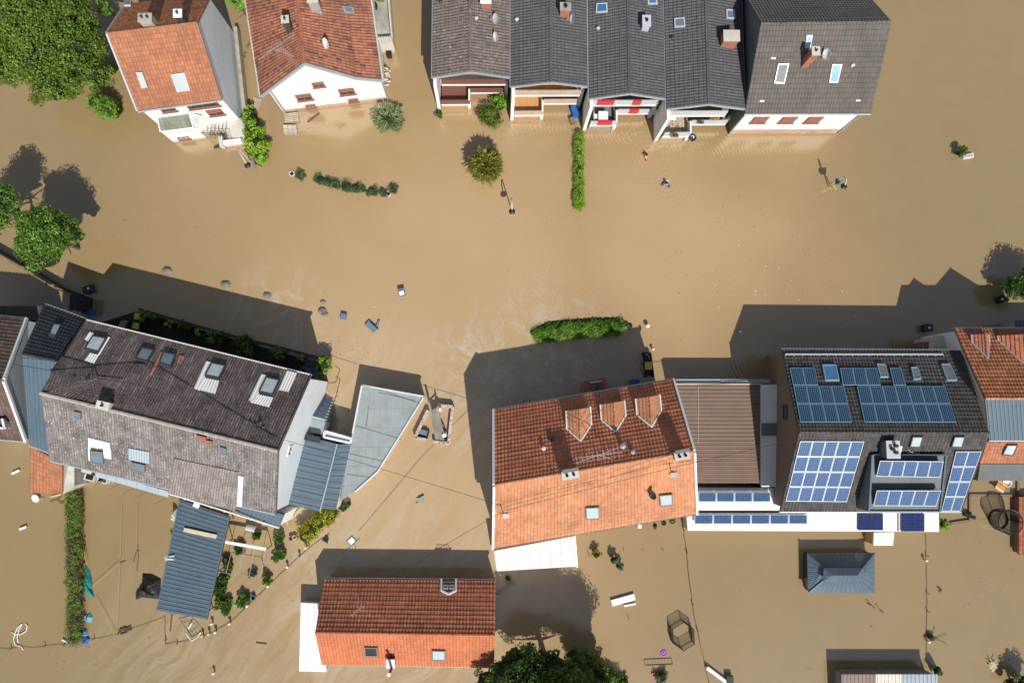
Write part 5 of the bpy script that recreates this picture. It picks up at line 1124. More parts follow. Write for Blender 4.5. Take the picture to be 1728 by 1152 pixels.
crown(None, [(1712, 487, 22, 1.6, 1.0), (1745, 478, 36, 2.0, 1.3)], 'dark tree at the right edge above the pale blue shed', 5000, .15, 'dark', 15, 3, .15, clump=.3)
crown(None, [(640, -8, 14, 3.5, 1.0), (405, 2, 16, 3.5, 1.1), ][:1], 'small green treetop at the top edge behind the roof terrace', 900, .14, 'mid', 16, 2.5, .1)
crown(None, [(405, 2, 15, 3.6, 1.1), (392, -5, 12, 3.6, 1.0)], 'small green treetop at the top edge between the two orange roofed houses', 1800, .14, 'bright', 17, 2.8, .1)
crown(None, [(178, 12, 14, 4.2, 1.2), (186, 20, 8, 4.0, .8)], 'small green treetop squeezed between huge tree and orange roofed house', 1500, .14, 'mid', 18, 3, .1)
crown(None, [(1735, 1155, 22, 1.2, .8), (1703, 1152, 9, .8, .5)], 'dark shrub in the bottom right corner', 1500, .14, 'dark', 19, 2, .1)
plant('dense bright green conifer shrub below the huge tree', [(166, 176, 17, 1.3, 1.3), (180, 184, 19, 1.3, 1.3), (190, 190, 14, 1.2, 1.1)], 6000, .08, 'bright', seed=21, clump=.25, ncl=150)
plant('tall lime green shrub column beside the concrete terrace', [(424, 200, 14, .8, 1.0), (430, 220, 18, .9, 1.1), (434, 245, 20, .9, 1.1), (440, 265, 14, .7, .9), (422, 188, 9, .6, .7)], 5200, .14, 'lime', seed=22, clump=.33, ncl=90)
plant('fountain of pale ornamental grass in front of the mossy red roof house', [(655, 200, 22, .5, .75)], 2600, .10, 'grass', name='pampas_grass', cat='grass clump', seed=23, long=5.0, clump=.5)
plant('rounded olive shrub right of the brown balconies', [(829, 198, 22, .8, .95)], 3600, .09, 'big', seed=24, stem=.06, clump=.35)
plant('lighter green bush between rounded olive shrub and worn pine balcony', [(843, 176, 15, .7, .9)], 1500, .13, 'bright', seed=25)
plant('spiky yellow green shrub alone in open water with its own shadow', [(820, 280, 25, 1.5, 1.0)], 3600, .10, 'spiky', seed=26, long=6.0, clump=.5, ncl=150, stem=.08)
plant('tiny green bush at the foot of the leftmost row house', [(741, 192, 8, .25, .4)], 500, .09, 'mid', seed=27)
hedge('straight bright green hedge pointing down from the row houses', [(977, 224), (977, 282), (977, 350)], 20, .65, 16000, .075, 'lime', seed=28, clump=.5, ncl=420)
for i, (x, y, r_) in enumerate(((507, 296, 9), (540, 304, 9.5), (553, 307, 9), (567, 311, 9.5), (584, 315, 11), (601, 318, 10), (612, 320, 6), (629, 323, 10), (647, 326, 8.5), (664, 319, 8.5))):
    lb = ('lone round blue green bush beside the white ringed pot', 'leftmost bush of the submerged lavender row', 'second bush from the left in the submerged lavender row', 'third bush from the left in the submerged lavender row', 'largest bush in the middle of the submerged lavender row',
          'bush right of the largest one in the submerged lavender row', 'smallest bush closing the long part of the submerged lavender row', 'first bush after the gap in the submerged lavender row', 'bush touching the second white ringed pot', 'last round bush at the right end of the submerged row')[i]
    plant(lb, [(x, y, r_ * 1.12, .12, .38)], int(r_ * 110), .06, 'teal', group='round bushes in the submerged garden row', seed=30 + i, clump=.4, core=True)
hedge('ragged green hedge along the street north of the dormer house', [(905, 566), (935, 562), (975, 556), (1020, 556), (1050, 550)], 31, .5, 17000, .075, 'bright', seed=45, clump=.5, ncl=420)
hedge('faded drowned hedge edge along the ragged hedge', [(897, 562), (925, 547), (990, 541), (1045, 540), (1066, 552)], 16, .12, 1500, .07, 'moss', seed=46)
plant('small bush beside a floating white box at the right', [(1622, 257, 11, .5, .5)], 900, .09, 'mid', seed=47)
hedge('long narrow clipped garden hedge with brown twiggy middle', [(124, 826), (124, 880), (125, 950), (126, 1020), (126, 1082)], 24, 1.0, 30000, .07, 'brush', seed=48, clump=.6, ncl=700, leaf2='bright', inner=1.25)
plant('yellow green shrub group by the corner of the blue metal roofs', [(517, 902, 16, .9, .8), (527, 890, 15, 1.0, .8), (540, 880, 15, 1.1, .8), (552, 870, 17, 1.1, .8), (562, 866, 13, 1.0, .7)], 6500, .11, 'yellow', seed=49, clump=.33, ncl=120)
plant('small dark shrub between yellow shrubs and grey garage corner', [(580, 856, 8, .4, .4), (588, 850, 6, .3, .3)], 700, .09, 'mid', seed=50)
plant('lush green potted plant at the corner of the corrugated house', [(548, 613, 14, 1.0, .9), (542, 622, 9, .8, .7)], 1500, .13, 'lime', seed=51, stem=.05)
for i, (x, y, r_, lf, lb) in enumerate(((362, 570, 17, 'mid', 'larger dark bush in the shaded strip behind the corrugated house'), (413, 580, 19, 'mid', 'wide bush in the middle of the shaded strip'), (468, 597, 14, 'mid', 'low leafy bush near the right end of the shaded strip'), (508, 606, 7, 'bright', 'tiny round bush before the two grey chairs'),
        (243, 534, 10, 'mid', 'bush touching the yellow bins'), (262, 538, 8, 'dark', 'dark small bush right of the yellow bins'), (285, 548, 7, 'yellow', 'yellowish tuft in the left part of the shaded strip'), (332, 561, 6, 'yellow', 'yellowish tuft left of the larger dark bush'), (310, 552, 11, 'dark', 'low dark bush between the two yellowish tufts'))):
    plant(lb, [(x, y, r_, .6, .6)], int(r_ * 70), .12, lf, group='garden shrubs in the shaded strip', seed=60 + i)
for i, (x, y, r_, lf, lb) in enumerate(((372, 995, 11, 'dark', 'dark round bush by the lower right side of the blue canopy'), (378, 978, 8, 'mid', 'bush above the dark round one beside the blue canopy'), (385, 950, 10, 'mid', 'green bush below the pink toy'), (378, 1020, 13, 'mid', 'palm like plant spreading below the dark round bush'),
        (411, 1012, 10, 'mid', 'bushy plant between green sheet and blue bucket'), (450, 977, 9, 'mid', 'narrow bush at the fence right of the frame'), (426, 968, 6, 'teal', 'thin plant at the lower bar of the white frame'), (471, 905, 9, 'mid', 'leafy plant just above the grey drifting canister'), (470, 935, 11, 'mid', 'arching leafy plant beneath the drifting canister'),
        (435, 900, 8, 'mid', 'upright plant beside the white barrel'), (403, 925, 10, 'teal', 'pale plant under the top bar of the white frame'))):
    plant(lb, [(x, y, r_, .3, .35)], int(r_ * 55), .12, lf, group='garden plants around the white frame', seed=80 + i, long=2.0, clump=.5)
plant('yellowish shrub near the dormer house in the right garden', [(1007, 935, 8, .5, .45)], 450, .10, 'yellow', seed=95); plant('grey green shrub with dark shadow in the right garden', [(1036, 945, 8, .6, .5), (1045, 954, 8, .4, .4)], 900, .10, 'moss', seed=96)
plant('small lime bush at the right end of the long white carport', [(1593, 884, 9, .7, .5)], 800, .11, 'lime', seed=97); plant('faded bush with bare twigs on the right fence line', [(1571, 1074, 7, .25, .3)], 300, .08, 'teal', seed=98)
plant('small sprig between white lean-to and small orange house', [(857, 975, 6, .3, .3)], 250, .08, 'mid', seed=99); plant('faint grey weed bundle floating by the yellow shrubs', [(550, 910, 6, .1, .15)], 160, .09, 'moss', seed=100)
plant('pale drowned shrub beside the second green bush of the bottom bench', [(1117, 1142, 11, .3, .4)], 900, .08, 'moss', seed=101); plant('low greens along the gutter below the dormer house', [(1120, 882, 6, 1.2, .4), (1135, 879, 6, 1.2, .4), (1105, 886, 5, 1.2, .4)], 600, .1, 'mid', seed=102)
plant('bright green shrub fringe at the right foot of the dark bottom tree', [(985, 1116, 20, .9, .8), (1006, 1132, 20, .8, .8), (1030, 1146, 17, .6, .6), (1052, 1152, 12, .4, .5), (965, 1106, 13, .9, .7)], 5200, .12, 'mid', seed=131, clump=.35, ncl=90)
plant('bare twiggy bush between the two orange roofed houses', [(415, 78, 9, .3, .4), (411, 92, 7, .2, .3)], 140, .07, 'moss', seed=132, core=False)
# ================================================================== WALLS AND FENCES
rt = thing('timber_garden_wall', 'long dark timber wall running diagonally from the left edge to the dark hut', 'wall', W(70, 465))
pts = [W(-30, 412, .9), W(40, 452, .9), W(90, 482, .9), W(132, 500, .9)]
for p, q in zip(pts[:-1], pts[1:]):
    mb = MB(); mb.panel(p, q, .9, -.5, .16); mb.build('wall_panel', M['black'], rt); mb = MB(); mb.beam(p - Vector((.05, .1, -.03)), q - Vector((.05, .1, -.03)), .1, .08); mb.build('rail', M['wood_old'], rt)
for p in pts[1:]: mb = MB(); mb.box((p.x, p.y, -.5), (.22, .22, 1.55)); mb.build('post', M['wood_old'], rt)
c = W(128, 510, 1.6); rt = thing('dark_hut', 'dark flat topped hut at the end of the timber wall', 'hut', c); mb = MB(); mb.box((c.x, c.y, -.5), (.95, 1.2, 2.0)); mb.build('walls', M['black'], rt); mb = MB(); mb.box((c.x, c.y, 1.5), (1.1, 1.35, .08)); mb.build('roof', M['black'], rt); mb = MB(); mb.beam((c.x, c.y - .65, 1.6), (c.x, c.y + .65, 1.6), .06, .06); mb.build('roof_rail', M['dark'], rt)
rt = thing('retaining_wall', 'low dark wall closing the shaded garden strip behind the corrugated house', 'wall', W(400, 572))
pts = [W(232, 523, .5), W(300, 543, .5), W(400, 571, .5), W(480, 590, .5), W(556, 611, .5)]
for p, q in zip(pts[:-1], pts[1:]): mb = MB(); mb.panel(p, q, .5, -.4, .22); mb.build('wall_run', M['concrete_dark'], rt)
mb = MB(); mb.slab([W(158, 548, .035), W(230, 525, .035), W(300, 546, .035), W(552, 616, .035), W(525, 640, .035), W(150, 552, .035)], .3); tag(mb.build('dark_reflection_strip', plain('dark_water_reflection', (.035, .028, .015), .6, .3, 2)), kind='structure')  # dark sheet standing in for the water's dark reflection
mb = MB(); mb.slab([W(205, 540, .3), W(216, 541, .3), W(208, 556, .3), W(198, 553, .3)], .3); tag(mb.build('stone_step', M['concrete']), 'pale stone step near the yellow bins', 'step')
rt = thing('dark_fence', 'short dark panel fence with yellow bin north of the dormer house', 'fence', W(1092, 618))
for a, b_ in (((1087, 596), (1090, 636)), ((1098, 596), (1103, 636)), ((1085, 595), (1098, 595))):
    mb = MB(); mb.beam(W(*a, .4) - Z * .25, W(*b_, .4) - Z * .25, .1, .8); mb.build('fence_panel', M['black'], rt)
mb = MB(); mb.slab([W(1090, 634, .2), W(1102, 634, .2), W(1098, 600, .2), W(1087, 600, .2)], .3); mb.build('bin_shelter_top', M['bin_teal'], rt)
def fence(label, pxs, r_=.014, hh=.08, mat='rust', posts_=(), ph=.4, pm='rust', seed=1, name='wire_fence'):
    rnd = random.Random(seed); rt = thing(name, label, 'fence', W(*pxs[0])); mb = MB(); P = []
    for a, b_ in zip(pxs[:-1], pxs[1:]):
        k = max(2, int(math.dist(a, b_) / 9))
        for i in range(k): t = i / k; P.append(W(a[0] + (b_[0] - a[0]) * t + rnd.uniform(-.8, .8), a[1] + (b_[1] - a[1]) * t + rnd.uniform(-.8, .8), hh * rnd.uniform(.5, 1.3)))
    P.append(W(*pxs[-1], hh)); mb.path(P, r_, 4); mb.build('wire', M[mat], rt)
    for (x, y) in posts_: p = W(x, y, 0); mb = MB(); mb.tube(p - Z * .3, p + Vector((.02, 0, ph)), .035, 5); mb.build('post', M[pm], rt)
    return rt
fence('sagging dark fence line along the sunken lane below the left gardens', [(-10, 1094), (60, 1092), (110, 1086), (166, 1076), (200, 1070), (250, 1050), (278, 1040)], posts_=((20, 1093), (77, 1088), (110, 1086), (160, 1076)))
fence('dark fence line curving up beside the white capped posts', [(278, 1086), (323, 1080), (361, 1066), (400, 1040), (440, 1000), (479, 963), (520, 925), (556, 900)], .018, posts_=((300, 1084), (345, 1073), (430, 1010)), seed=2)
fence('drowned wire fence slanting down the right gardens', [(1152, 884), (1157, 915), (1160, 940), (1164, 985), (1171, 1035), (1180, 1080), (1190, 1122), (1198, 1160)], .024, posts_=((1153, 893), (1158, 931), (1168, 1018), (1176, 1062), (1191, 1122)), seed=3)
fence('broken straight fence line between the pavilion garden and the trampoline garden', [(1563, 900), (1563, 940), (1564, 1000), (1564, 1060), (1564, 1106)], .018, 'x' and .08, posts_=((1563, 937), (1564, 1000), (1564, 1030), (1564, 1075)), seed=4)
fence('trellis of thin dark rods below the blue garden canopy', [(278, 1040), (279, 1086), (282, 1086)], .02, posts_=((281, 1078),), seed=5)
for i, (x, y, m_) in enumerate(((357, 1051.5, 'cream_cloth'), (387, 1051.5, 'cream_cloth'), (363, 1066, 'cream_cloth'), (352, 1069, 'parapet_grey'), (341, 1072, 'yellow'), (417, 1021.5, 'cream_cloth'), (452, 988.5, 'cream_cloth'), (484.5, 956, 'cream_cloth'), (516, 923.5, 'cream_cloth'), (505, 938, 'stone'), (1093, 549.5, 'cream_cloth'), (1102, 589, 'cream_cloth'), (1249, 560, 'cream_cloth'), (360, 1135, 'cream_cloth'), (1563, 945, 'cream_cloth'), (1567, 1082, 'cream_cloth'))):
    lb = ('left upper white capped post by the canopy end', 'right upper white capped post by the canopy end', 'white capped post low on the curving fence', 'grey ball cap next to the yellow one', 'yellow ball cap at the tip of the white frame corner', 'white capped post beside the potted greens at the fence', 'white capped post under the narrow bush', 'white capped post halfway up the diagonal fence',
          'white capped post touching the yellow shrubs', 'stone ball on the diagonal fence below the yellow shrubs', 'white bollard at the right end of the ragged hedge', 'white bollard above the dark panel fence', 'lone white bollard at the corner of the solar house shadow', 'white ball drifting in the lane below the canopy', 'white knob on the straight right fence', 'white knob low on the straight right fence')[i]
    p = W(x, y, .35); root = thing('capped_post', lb, 'post', p, 'ball capped posts in the flood'); mb = MB(); mb.tube(Vector((p.x, p.y, -.4)), p, .06, 7); mb.build('post', M['concrete'], root); mb = MB(); mb.ball(p + Z * .05, .13 if i != 10 else .2, 0, 10); mb.build('ball_cap', M[m_], root)
# ================================================================== STREET LAMPS
def lamp(label, x, y, bx, by, sign=None):
    b0 = W(bx, by, 0); hd = W(x, y, 2.6); root = thing('street_lamp', label, 'street lamp', b0, 'swan neck street lamps in the flood')
    top = Vector((b0.x, b0.y, 2.75)); mb = MB(); mb.tube(b0 - Z * .5, top, .055, 8, 0, .045); mb.build('pole', M['cream'], root)
    pts = []
    for i in range(9):
        t = i / 8; p = top.lerp(hd, t); p.z = 2.75 + .4 * math.sin(math.pi * t) - .15 * t; pts.append(p)
    mb = MB(); mb.path(pts, .05, 7); mb.build('swan_neck', M['cream'], root)
    mb = MB(); mb.lathe(hd - Z * .12, [(.28, 0), (.27, .05), (.12, .14), (.06, .25), (.001, .27)], 18); mb.build('lamp_shade', M['black'], root)
    mb = MB(); mb.ball(hd - Z * .12, .1, 0, 8); mb.build('bulb', M['glass_pale'], root)
    return root, top
lamp('street lamp with dark shade right below the spiky shrub', 864, 356, 862, 350)
rt_, tp = lamp('street lamp behind a tilted traffic sign at the upper right', 1425, 314, 1398, 315)
root = thing('traffic_sign', 'tilted grey backed sign plate next to the upper right street lamp', 'sign', W(1413, 308)); mb = MB(); c = W(1414, 307, 1.6); mb.prism([c + Vector(v) for v in ((-.3, -.28, 0), (.25, -.3, .1), (.32, .25, .15), (-.22, .3, .05))], [c + Vector(v) + Vector((0, 0, .03)) for v in ((-.3, -.28, 0), (.25, -.3, .1), (.32, .25, .15), (-.22, .3, .05))]); mb.build('plate', M['bin_grey'], root); mb = MB(); mb.tube(W(1404, 316, 0) - Z * .5, c, .035, 6); mb.build('post', M['galv'], root)
root = thing('yellow_barrier', 'small yellow post barrier at the foot of the upper right street lamp', 'barrier', W(1408, 317)); mb = MB(); mb.path([W(1403, 304, .5), W(1406, 312, .6), W(1411, 320, .5)], .04, 6); mb.tube(W(1406, 312, 0) - Z * .4, W(1406, 312, .6), .035, 6); mb.build('bar', M['yellow'], root)
lamp('street lamp beside the lime green shrub column on the left', 417, 278, 421, 270)
root = thing('traffic_sign', 'fallen blue and white sign beside the left street lamp', 'sign', W(430, 276)); mb = MB(); mb.slab([W(425, 270, .5), W(428, 269, .5), W(433, 284, .4), W(428, 284, .4)], .03); mb.build('plate', M['bin_grey'], root); mb = MB(); mb.tube(W(420, 271, .3), W(441, 284, .3), .035, 6); mb.build('post', M['galv'], root); mb = MB(); mb.slab([W(426.5, 274, .52), W(429, 273.5, .52), W(430.5, 277, .5), W(428, 278, .5)], .02); mb.build('red_patch', M['frame_brown'], root)
root = thing('satellite_dish_on_pole', 'dark parabolic dish on a pole by the corner of the pebble balcony house', 'dish', W(1164, 239)); b0 = W(1163, 239, 0); mb = MB(); mb.tube(b0 - Z * .4, b0 + Z * .9, .04, 6); mb.build('pole', M['galv'], root); mb = MB(); mb.lathe(b0 + Z * .9, [(.001, 0), (.25, .04), (.36, .14), (.36, .16), (.25, .06), (.001, .02)], 16, 0, Vector((.1, -.2, 1))); mb.build('dish', M['dark'], root); mb = MB(); mb.path([b0 + Vector((-.1, .1, 1.05)), b0 + Vector((.12, .06, 1.15)), b0 + Vector((.05, -.12, 1.1))], .04, 5); mb.build('arm', M['trim_white'], root)
# ================================================================== PEOPLE WADING
def person(label, x, y, ang, jacket, hair, extra=None):
    c = W(x, y, .3); b0 = Vector((c.x, c.y, 0)); root = thing('person', label, 'person', b0)
    f = Vector((math.cos(ang), math.sin(ang), 0)); s = Vector((-f.y, f.x, 0))
    def skin(name, nodes, edges, rad, mat, ss=2):
        me = bpy.data.meshes.new(name); me.from_pydata([tuple(v) for v in nodes], edges, []); o = bpy.data.objects.new(name, me); S.collection.objects.link(o); ORG[o.name] = b0.copy(); o.parent = root; o.location = (0, 0, 0)
        md = o.modifiers.new('skin', 'SKIN'); md.use_smooth_shade = True; me.skin_vertices[0].data[0].use_root = True
        for i, r_ in enumerate(rad): me.skin_vertices[0].data[i].radius = (r_, r_) if not isinstance(r_, tuple) else r_
        sb = o.modifiers.new('sub', 'SUBSURF'); sb.levels = ss; sb.render_levels = ss; me.materials.append(M[mat]); return o
    up = lambda a, b_, z: f * a + s * b_ + Z * z
    # pelvis, waist, chest, neck base, neck, head low, head top, shoulders, elbows, wrists (arms held out and forward, hands under water)
    nod = [up(0, 0, -.72), up(0, 0, -.45), up(.02, 0, -.12), up(.03, 0, .10), up(.05, 0, .20), up(.08, 0, .30), up(.07, 0, .43), up(.02, .19, .06), up(.02, -.19, .06), up(.14, .36, -.06), up(.2, -.33, -.04), up(.38, .32, -.12), up(.42, -.2, -.10), up(0, .1, -1.15), up(0, -.1, -1.15), up(.05, .1, -1.6), up(-.05, -.1, -1.6)]
    ed = [(0, 1), (1, 2), (2, 3), (3, 4), (4, 5), (5, 6), (3, 7), (3, 8), (7, 9), (8, 10), (9, 11), (10, 12), (0, 13), (0, 14), (13, 15), (14, 16)]
    skin('body', nod, ed, [.15, .14, .16, .11, .06, .085, .075, .085, .085, .05, .05, .035, .035, .09, .09, .06, .06], 'skin')
    skin('jacket', [up(0, 0, -.5), up(.02, 0, -.12), up(.03, 0, .08), up(.02, .2, .06), up(.02, -.2, .06), up(.14, .37, -.06), up(.2, -.34, -.04), up(.30, .345, -.095), up(.34, -.25, -.08)], [(0, 1), (1, 2), (2, 3), (2, 4), (3, 5), (4, 6), (5, 7), (6, 8)], [.18, .19, .135, .11, .11, .075, .075, .06, .06], jacket)
    root.scale = (1.18, 1.18, 1.18)
    mb = MB(); hc = b0 + up(.04, 0, .40); mb.lathe(hc - f * .02, [(.098, -.09), (.108, -.02), (.10, .05), (.06, .095), (.001, .105)], 14); mb.build('hair', M[hair], root)
    mb = MB(); mb.ball(b0 + up(.165, 0, .345), .02, 0, 8); mb.build('nose', M['skin'], root)
    if extra == 'scarf':
        mb = MB(); mb.path([b0 + up(.0, .02, .19), b0 + up(-.13, .03, .10), b0 + up(-.2, .04, -.02)], .035, 7); mb.build('reflective_strap', M['orange_cl'], root)
        mb = MB(); mb.path([b0 + up(-.05, -.14, .16), b0 + up(-.14, -.16, .06)], .035, 7); mb.build('shoulder_stripe', M['cream_cloth'], root)
    else:
        mb = MB(); mb.prism([b0 + up(-.14 - .02, d_, z) for d_, z in ((-.16, -.15), (.16, -.15), (.16, .14), (-.16, .14))], [b0 + up(-.32, d_, z) for d_, z in ((-.14, -.13), (.14, -.13), (.14, .10), (-.14, .10))]); mb.build('backpack', M['cream_cloth'], root)
    return root
person('person in a red jacket wading chest deep below the row houses', 1091, 262, R(200), 'jacket_red', 'hair', 'scarf')
person('person in a navy jacket with cream backpack wading chest deep', 1125, 309, R(250), 'jacket_blue', 'hair')
# ================================================================== DRIFTING OBJECTS
rnd = random.Random(77)
for nm, mt, areas, k in (('floating_leaf_litter', 'rust', ((1225, 641, 60, 3, 70), (1000, 668, 0, 0, 0), (540, 214, 60, 5, 30), (900, 205, 160, 6, 40), (1310, 222, 80, 4, 40), (128, 1088, 40, 6, 30), (1420, 1098 + 30, 60, 3, 20), (560, 585, 90, 30, 40), (400, 960, 110, 60, 45), (210, 1110, 190, 35, 40), (1650, 1000, 70, 120, 45), (240, 370, 190, 90, 40), (1300, 400, 300, 120, 50), (1010, 700 - 75, 60, 8, 24)), .03),
                         ('floating_foam_specks', 'cream_cloth', ((1300, 480, 120, 60, 34), (350, 1000, 130, 90, 16), (1180, 640, 60, 5, 14), (600, 560, 120, 60, 12), (1480, 540, 120, 25, 10)), .026)):
    mb = MB()
    for cx_, cy_, sx_, sy_, n_2 in areas:
        for i in range(n_2):
            q = W(cx_ + rnd.gauss(0, .5) * sx_, cy_ + rnd.gauss(0, .5) * sy_, .012); a = rnd.uniform(0, 6.3); e = k * rnd.uniform(.6, 1.9); t1 = Vector((math.cos(a), math.sin(a), 0)) * e; t2 = Vector((-math.sin(a), math.cos(a), 0)) * e * rnd.uniform(.4, 1)
            mb.poly([q - t1 - t2, q + t1 - t2 * .6, q + t1 * .8 + t2, q - t1 * .7 + t2])
    tag(mb.build(nm, M[mt]), {'floating_leaf_litter': 'dark specks of leaf litter scattered over the flood water', 'floating_foam_specks': 'pale foam specks scattered over the flood water'}[nm], 'litter', kind='stuff')
def boxbin(name, label, cat, x, y, w, d, hh, ang, mat, lid=None, tilt=0.0, group=None, handle=True, tag2=None):
    c = W(x, y, hh); root = thing(name, label, cat, c, group); b0 = Vector((c.x, c.y, 0)); ca = Vector((math.cos(ang), math.sin(ang), 0)); sa = Vector((-ca.y, ca.x, 0))
    mb = MB(); bt = [b0 - ca * w * .42 - sa * d * .42, b0 + ca * w * .42 - sa * d * .42, b0 + ca * w * .42 + sa * d * .42, b0 - ca * w * .42 + sa * d * .42]
    tp = [b0 - ca * w / 2 - sa * d / 2, b0 + ca * w / 2 - sa * d / 2, b0 + ca * w / 2 + sa * d / 2, b0 - ca * w / 2 + sa * d / 2]
    sl_ = lambda p, k: p + Z * (k + tilt * (p - b0).dot(sa))
    mb.prism([sl_(p, -.3) for p in bt], [sl_(p, hh - .05) for p in tp]); mb.build('container', M[mat], root)
    mb = MB(); t2 = [b0 + (p - b0) * 1.06 for p in tp]; mb.prism([sl_(p, hh - .045) for p in t2], [sl_(b0 + (p - b0) * .96, hh + .04) for p in t2]); mb.build('lid', M[lid or mat], root)
    if handle: mb = MB(); mb.tube(sl_(tp[2] + sa * .05, hh), sl_(tp[3] + sa * .05, hh), .025, 6); mb.build('handle', M[lid or mat], root)
    if tag2: mb = MB(); q = b0 + ca * .05; mb.slab([sl_(q + ca * a + sa * b_, hh + .055) for a, b_ in ((-.1, -.08), (.1, -.08), (.1, .08), (-.1, .08))], .012); mb.build('sticker', M[tag2], root)
    return root
boxbin('wheelie_bin', 'dark teal bin with pale sticker drifting by the timber wall', 'bin', 149.5, 487.5, .62, .85, .35, R(105), 'bin_teal', 'bin_teal', tag2='trim_white')
boxbin('wheelie_bin', 'dark bin with pale sticker north of the pale annex', 'bin', 1567, 553, .75, .6, .6, 0, 'black', 'dark', tag2='trim_white'); boxbin('wheelie_bin', 'dark bin with pale stickers below the tree at the right edge', 'bin', 1690, 505, .6, .55, .5, .4, 'black', 'black', tag2='trim_white')
boxbin('wheelie_bin', 'black bin on the water beside the mossy red roof house', 'bin', 655.5, 86, .5, .95, .6, R(8), 'black'); boxbin('wheelie_bin', 'yellow lidded bin between the dark fence panels', 'bin', 1094.5, 617.5, .58, .6, .85, 0, 'black', 'yellow')
boxbin('wheelie_bin', 'blue bin tucked against the gutter of the dormer house', 'bin', 1072, 647, .75, .6, .7, 0, 'blue'); boxbin('wheelie_bin', 'upper yellow lidded bin behind the corrugated house', 'bin', 232, 534, .55, .5, .9, -.2, 'black', 'yellow'); boxbin('wheelie_bin', 'lower yellow lidded bin behind the corrugated house', 'bin', 229, 550, .5, .45, .9, -.2, 'black', 'yellow')
boxbin('wheelie_bin', 'blue bin half under the balcony of the worn pine house', 'bin', 971, 187, .6, .95, .7, R(15), 'blue'); boxbin('wheelie_bin', 'small dark green bin below the blue balcony bin', 'bin', 966, 203, .42, .5, .4, R(20), 'bin_teal', 'stone')
boxbin('plastic_tub', 'blue tub behind the narrow slate house', 'tub', 148, 526, .9, .5, .5, -.2, 'blue', handle=False); boxbin('small_bin', 'green and blue bin at the bottom edge beside the white plank', 'bin', 1232, 1146, .55, .55, .4, 0, 'green_sheet', 'black')
boxbin('white_topped_box', 'grey box with bright white top drifting in mid street', 'box', 677.5, 493, .55, .65, .45, .2, 'dark', 'bin_grey', handle=False, tag2=None)
mb = MB(); c = W(677.8, 494.5, .52); mb.box(c, (.42, .36, .05), .3); o = mb.build('white_board', M['trim_white'], None, org=c); tag(o, 'small bright white board lying on the grey drifting box', 'board')
boxbin('small_box', 'small slate blue box drifting near the rocks', 'box', 579.5, 534, .5, .5, .3, -.2, 'bin_grey', handle=False)
root = thing('open_bin', 'slate blue bin floating on its side with its lid folded out', 'bin', W(629, 551)); ca = R(-42); mb = MB(); c = W(627, 551, .05); mb.box((c.x, c.y, -.1), (1.05, .55, .32), ca); mb.build('container', M['bin_grey'], root); mb = MB(); c2 = W(637.5, 547, .05); mb.box((c2.x, c2.y, -.1), (.7, .14, .3), R(68)); mb.build('lid', M['bin_grey'], root); mb = MB(); c3 = W(631, 548.5, .2); mb.box((c3.x, c3.y, .0), (.95, .08, .24), ca); mb.build('rim', M['black'], root)
root = thing('white_float_box', 'white box floating beside the small bush at the right', 'box', W(1634, 263)); mb = MB(); c = W(1634, 263, .2); mb.box((c.x, c.y, -.1), (.95, .38, .35), .15); mb.build('box_body', M['trim_white'], root); mb = MB(); mb.box((c.x, c.y - .02, .25), (.8, .28, .03), .15); mb.build('lid', M['parapet_grey'], root)
root = thing('drifting_panel', 'pale square panel floating on one corner near the yellow shrubs', 'panel', W(593, 912)); c = W(593, 912.5, .1); mb = MB(); mb.box((c.x, c.y, -.05), (.68, .62, .1), R(42)); mb.build('frame', M['bin_grey'], root); mb = MB(); mb.box((c.x, c.y, .05), (.5, .46, .03), R(42)); mb.build('panel', M['trim_white'], root)
root = thing('floating_chair', 'small pale and blue chair floating in the open lane', 'chair', W(708, 843)); mb = MB(); c = W(709, 843, .1); mb.box((c.x, c.y, -.1), (.5, .5, .2), .4); mb.build('seat', M['concrete_pale'], root); mb = MB(); mb.box((c.x + .1, c.y + .2, .05), (.5, .12, .18), .5); mb.build('backrest', M['blue_pale'], root); mb = MB(); mb.box((c.x - .25, c.y - .3, 0), (.2, .1, .1), .5); mb.build('leg', M['orange_cloth'], root)
for i, (x, y, r_) in enumerate(((282, 457, 9), (381, 480, 9), (451, 498, 7.5), (544, 524, 8), (548, 530, 6.5), (545, 509, 5))):
    lb = ('rock at the shadow edge nearest the tree', 'second rock along the shadow edge', 'smaller rock at the shadow edge', 'larger half of the paired rocks near the slate blue box', 'smaller half of the paired rocks near the slate blue box', 'barely surfacing stone above the paired rocks')[i]
    c = W(x, y, 0); s = r_ / 19.4; rnd = random.Random(i); mb = MB(); rings = []
    for k in range(5):
        th = math.pi / 2 * k / 4; rings.append([c + Vector((math.cos(a) * s * math.cos(th) * (1 + .25 * mnoise.noise(Vector((a * 1.7, i, k)))), math.sin(a) * s * .75 * math.cos(th) * (1 + .25 * mnoise.noise(Vector((i, a * 1.7, k)))), .28 * s / .45 * math.sin(th) * rnd.uniform(.8, 1.1))) for a in [2 * math.pi * j / 9 for j in range(9)]])
    for u, w in zip(rings[:-1], rings[1:]):
        for j in range(9): mb.poly([u[j], u[(j + 1) % 9], w[(j + 1) % 9], w[j]])
    tag(mb.build('rock', M['stone'], None, org=c), lb, 'rock', 'rocks breaking the surface')
for x, y, lb in ((492.5, 293, 'white ringed pot beside the lone round bush'), (655, 327, 'white ringed pot inside the submerged bush row')):
    c = W(x, y, .1); root = thing('ringed_pot', lb, 'pot', c, 'white ringed pots in the garden row'); mb = MB(); mb.lathe((c.x, c.y, -.1), [(.16, 0), (.2, .25), (.24, .25), (.24, .2)], 14); mb.build('rim', M['trim_white'], root); mb = MB(); mb.lathe((c.x, c.y, .0), [(.17, 0), (.17, .13)], 12); mb.build('soil', M['black'], root)
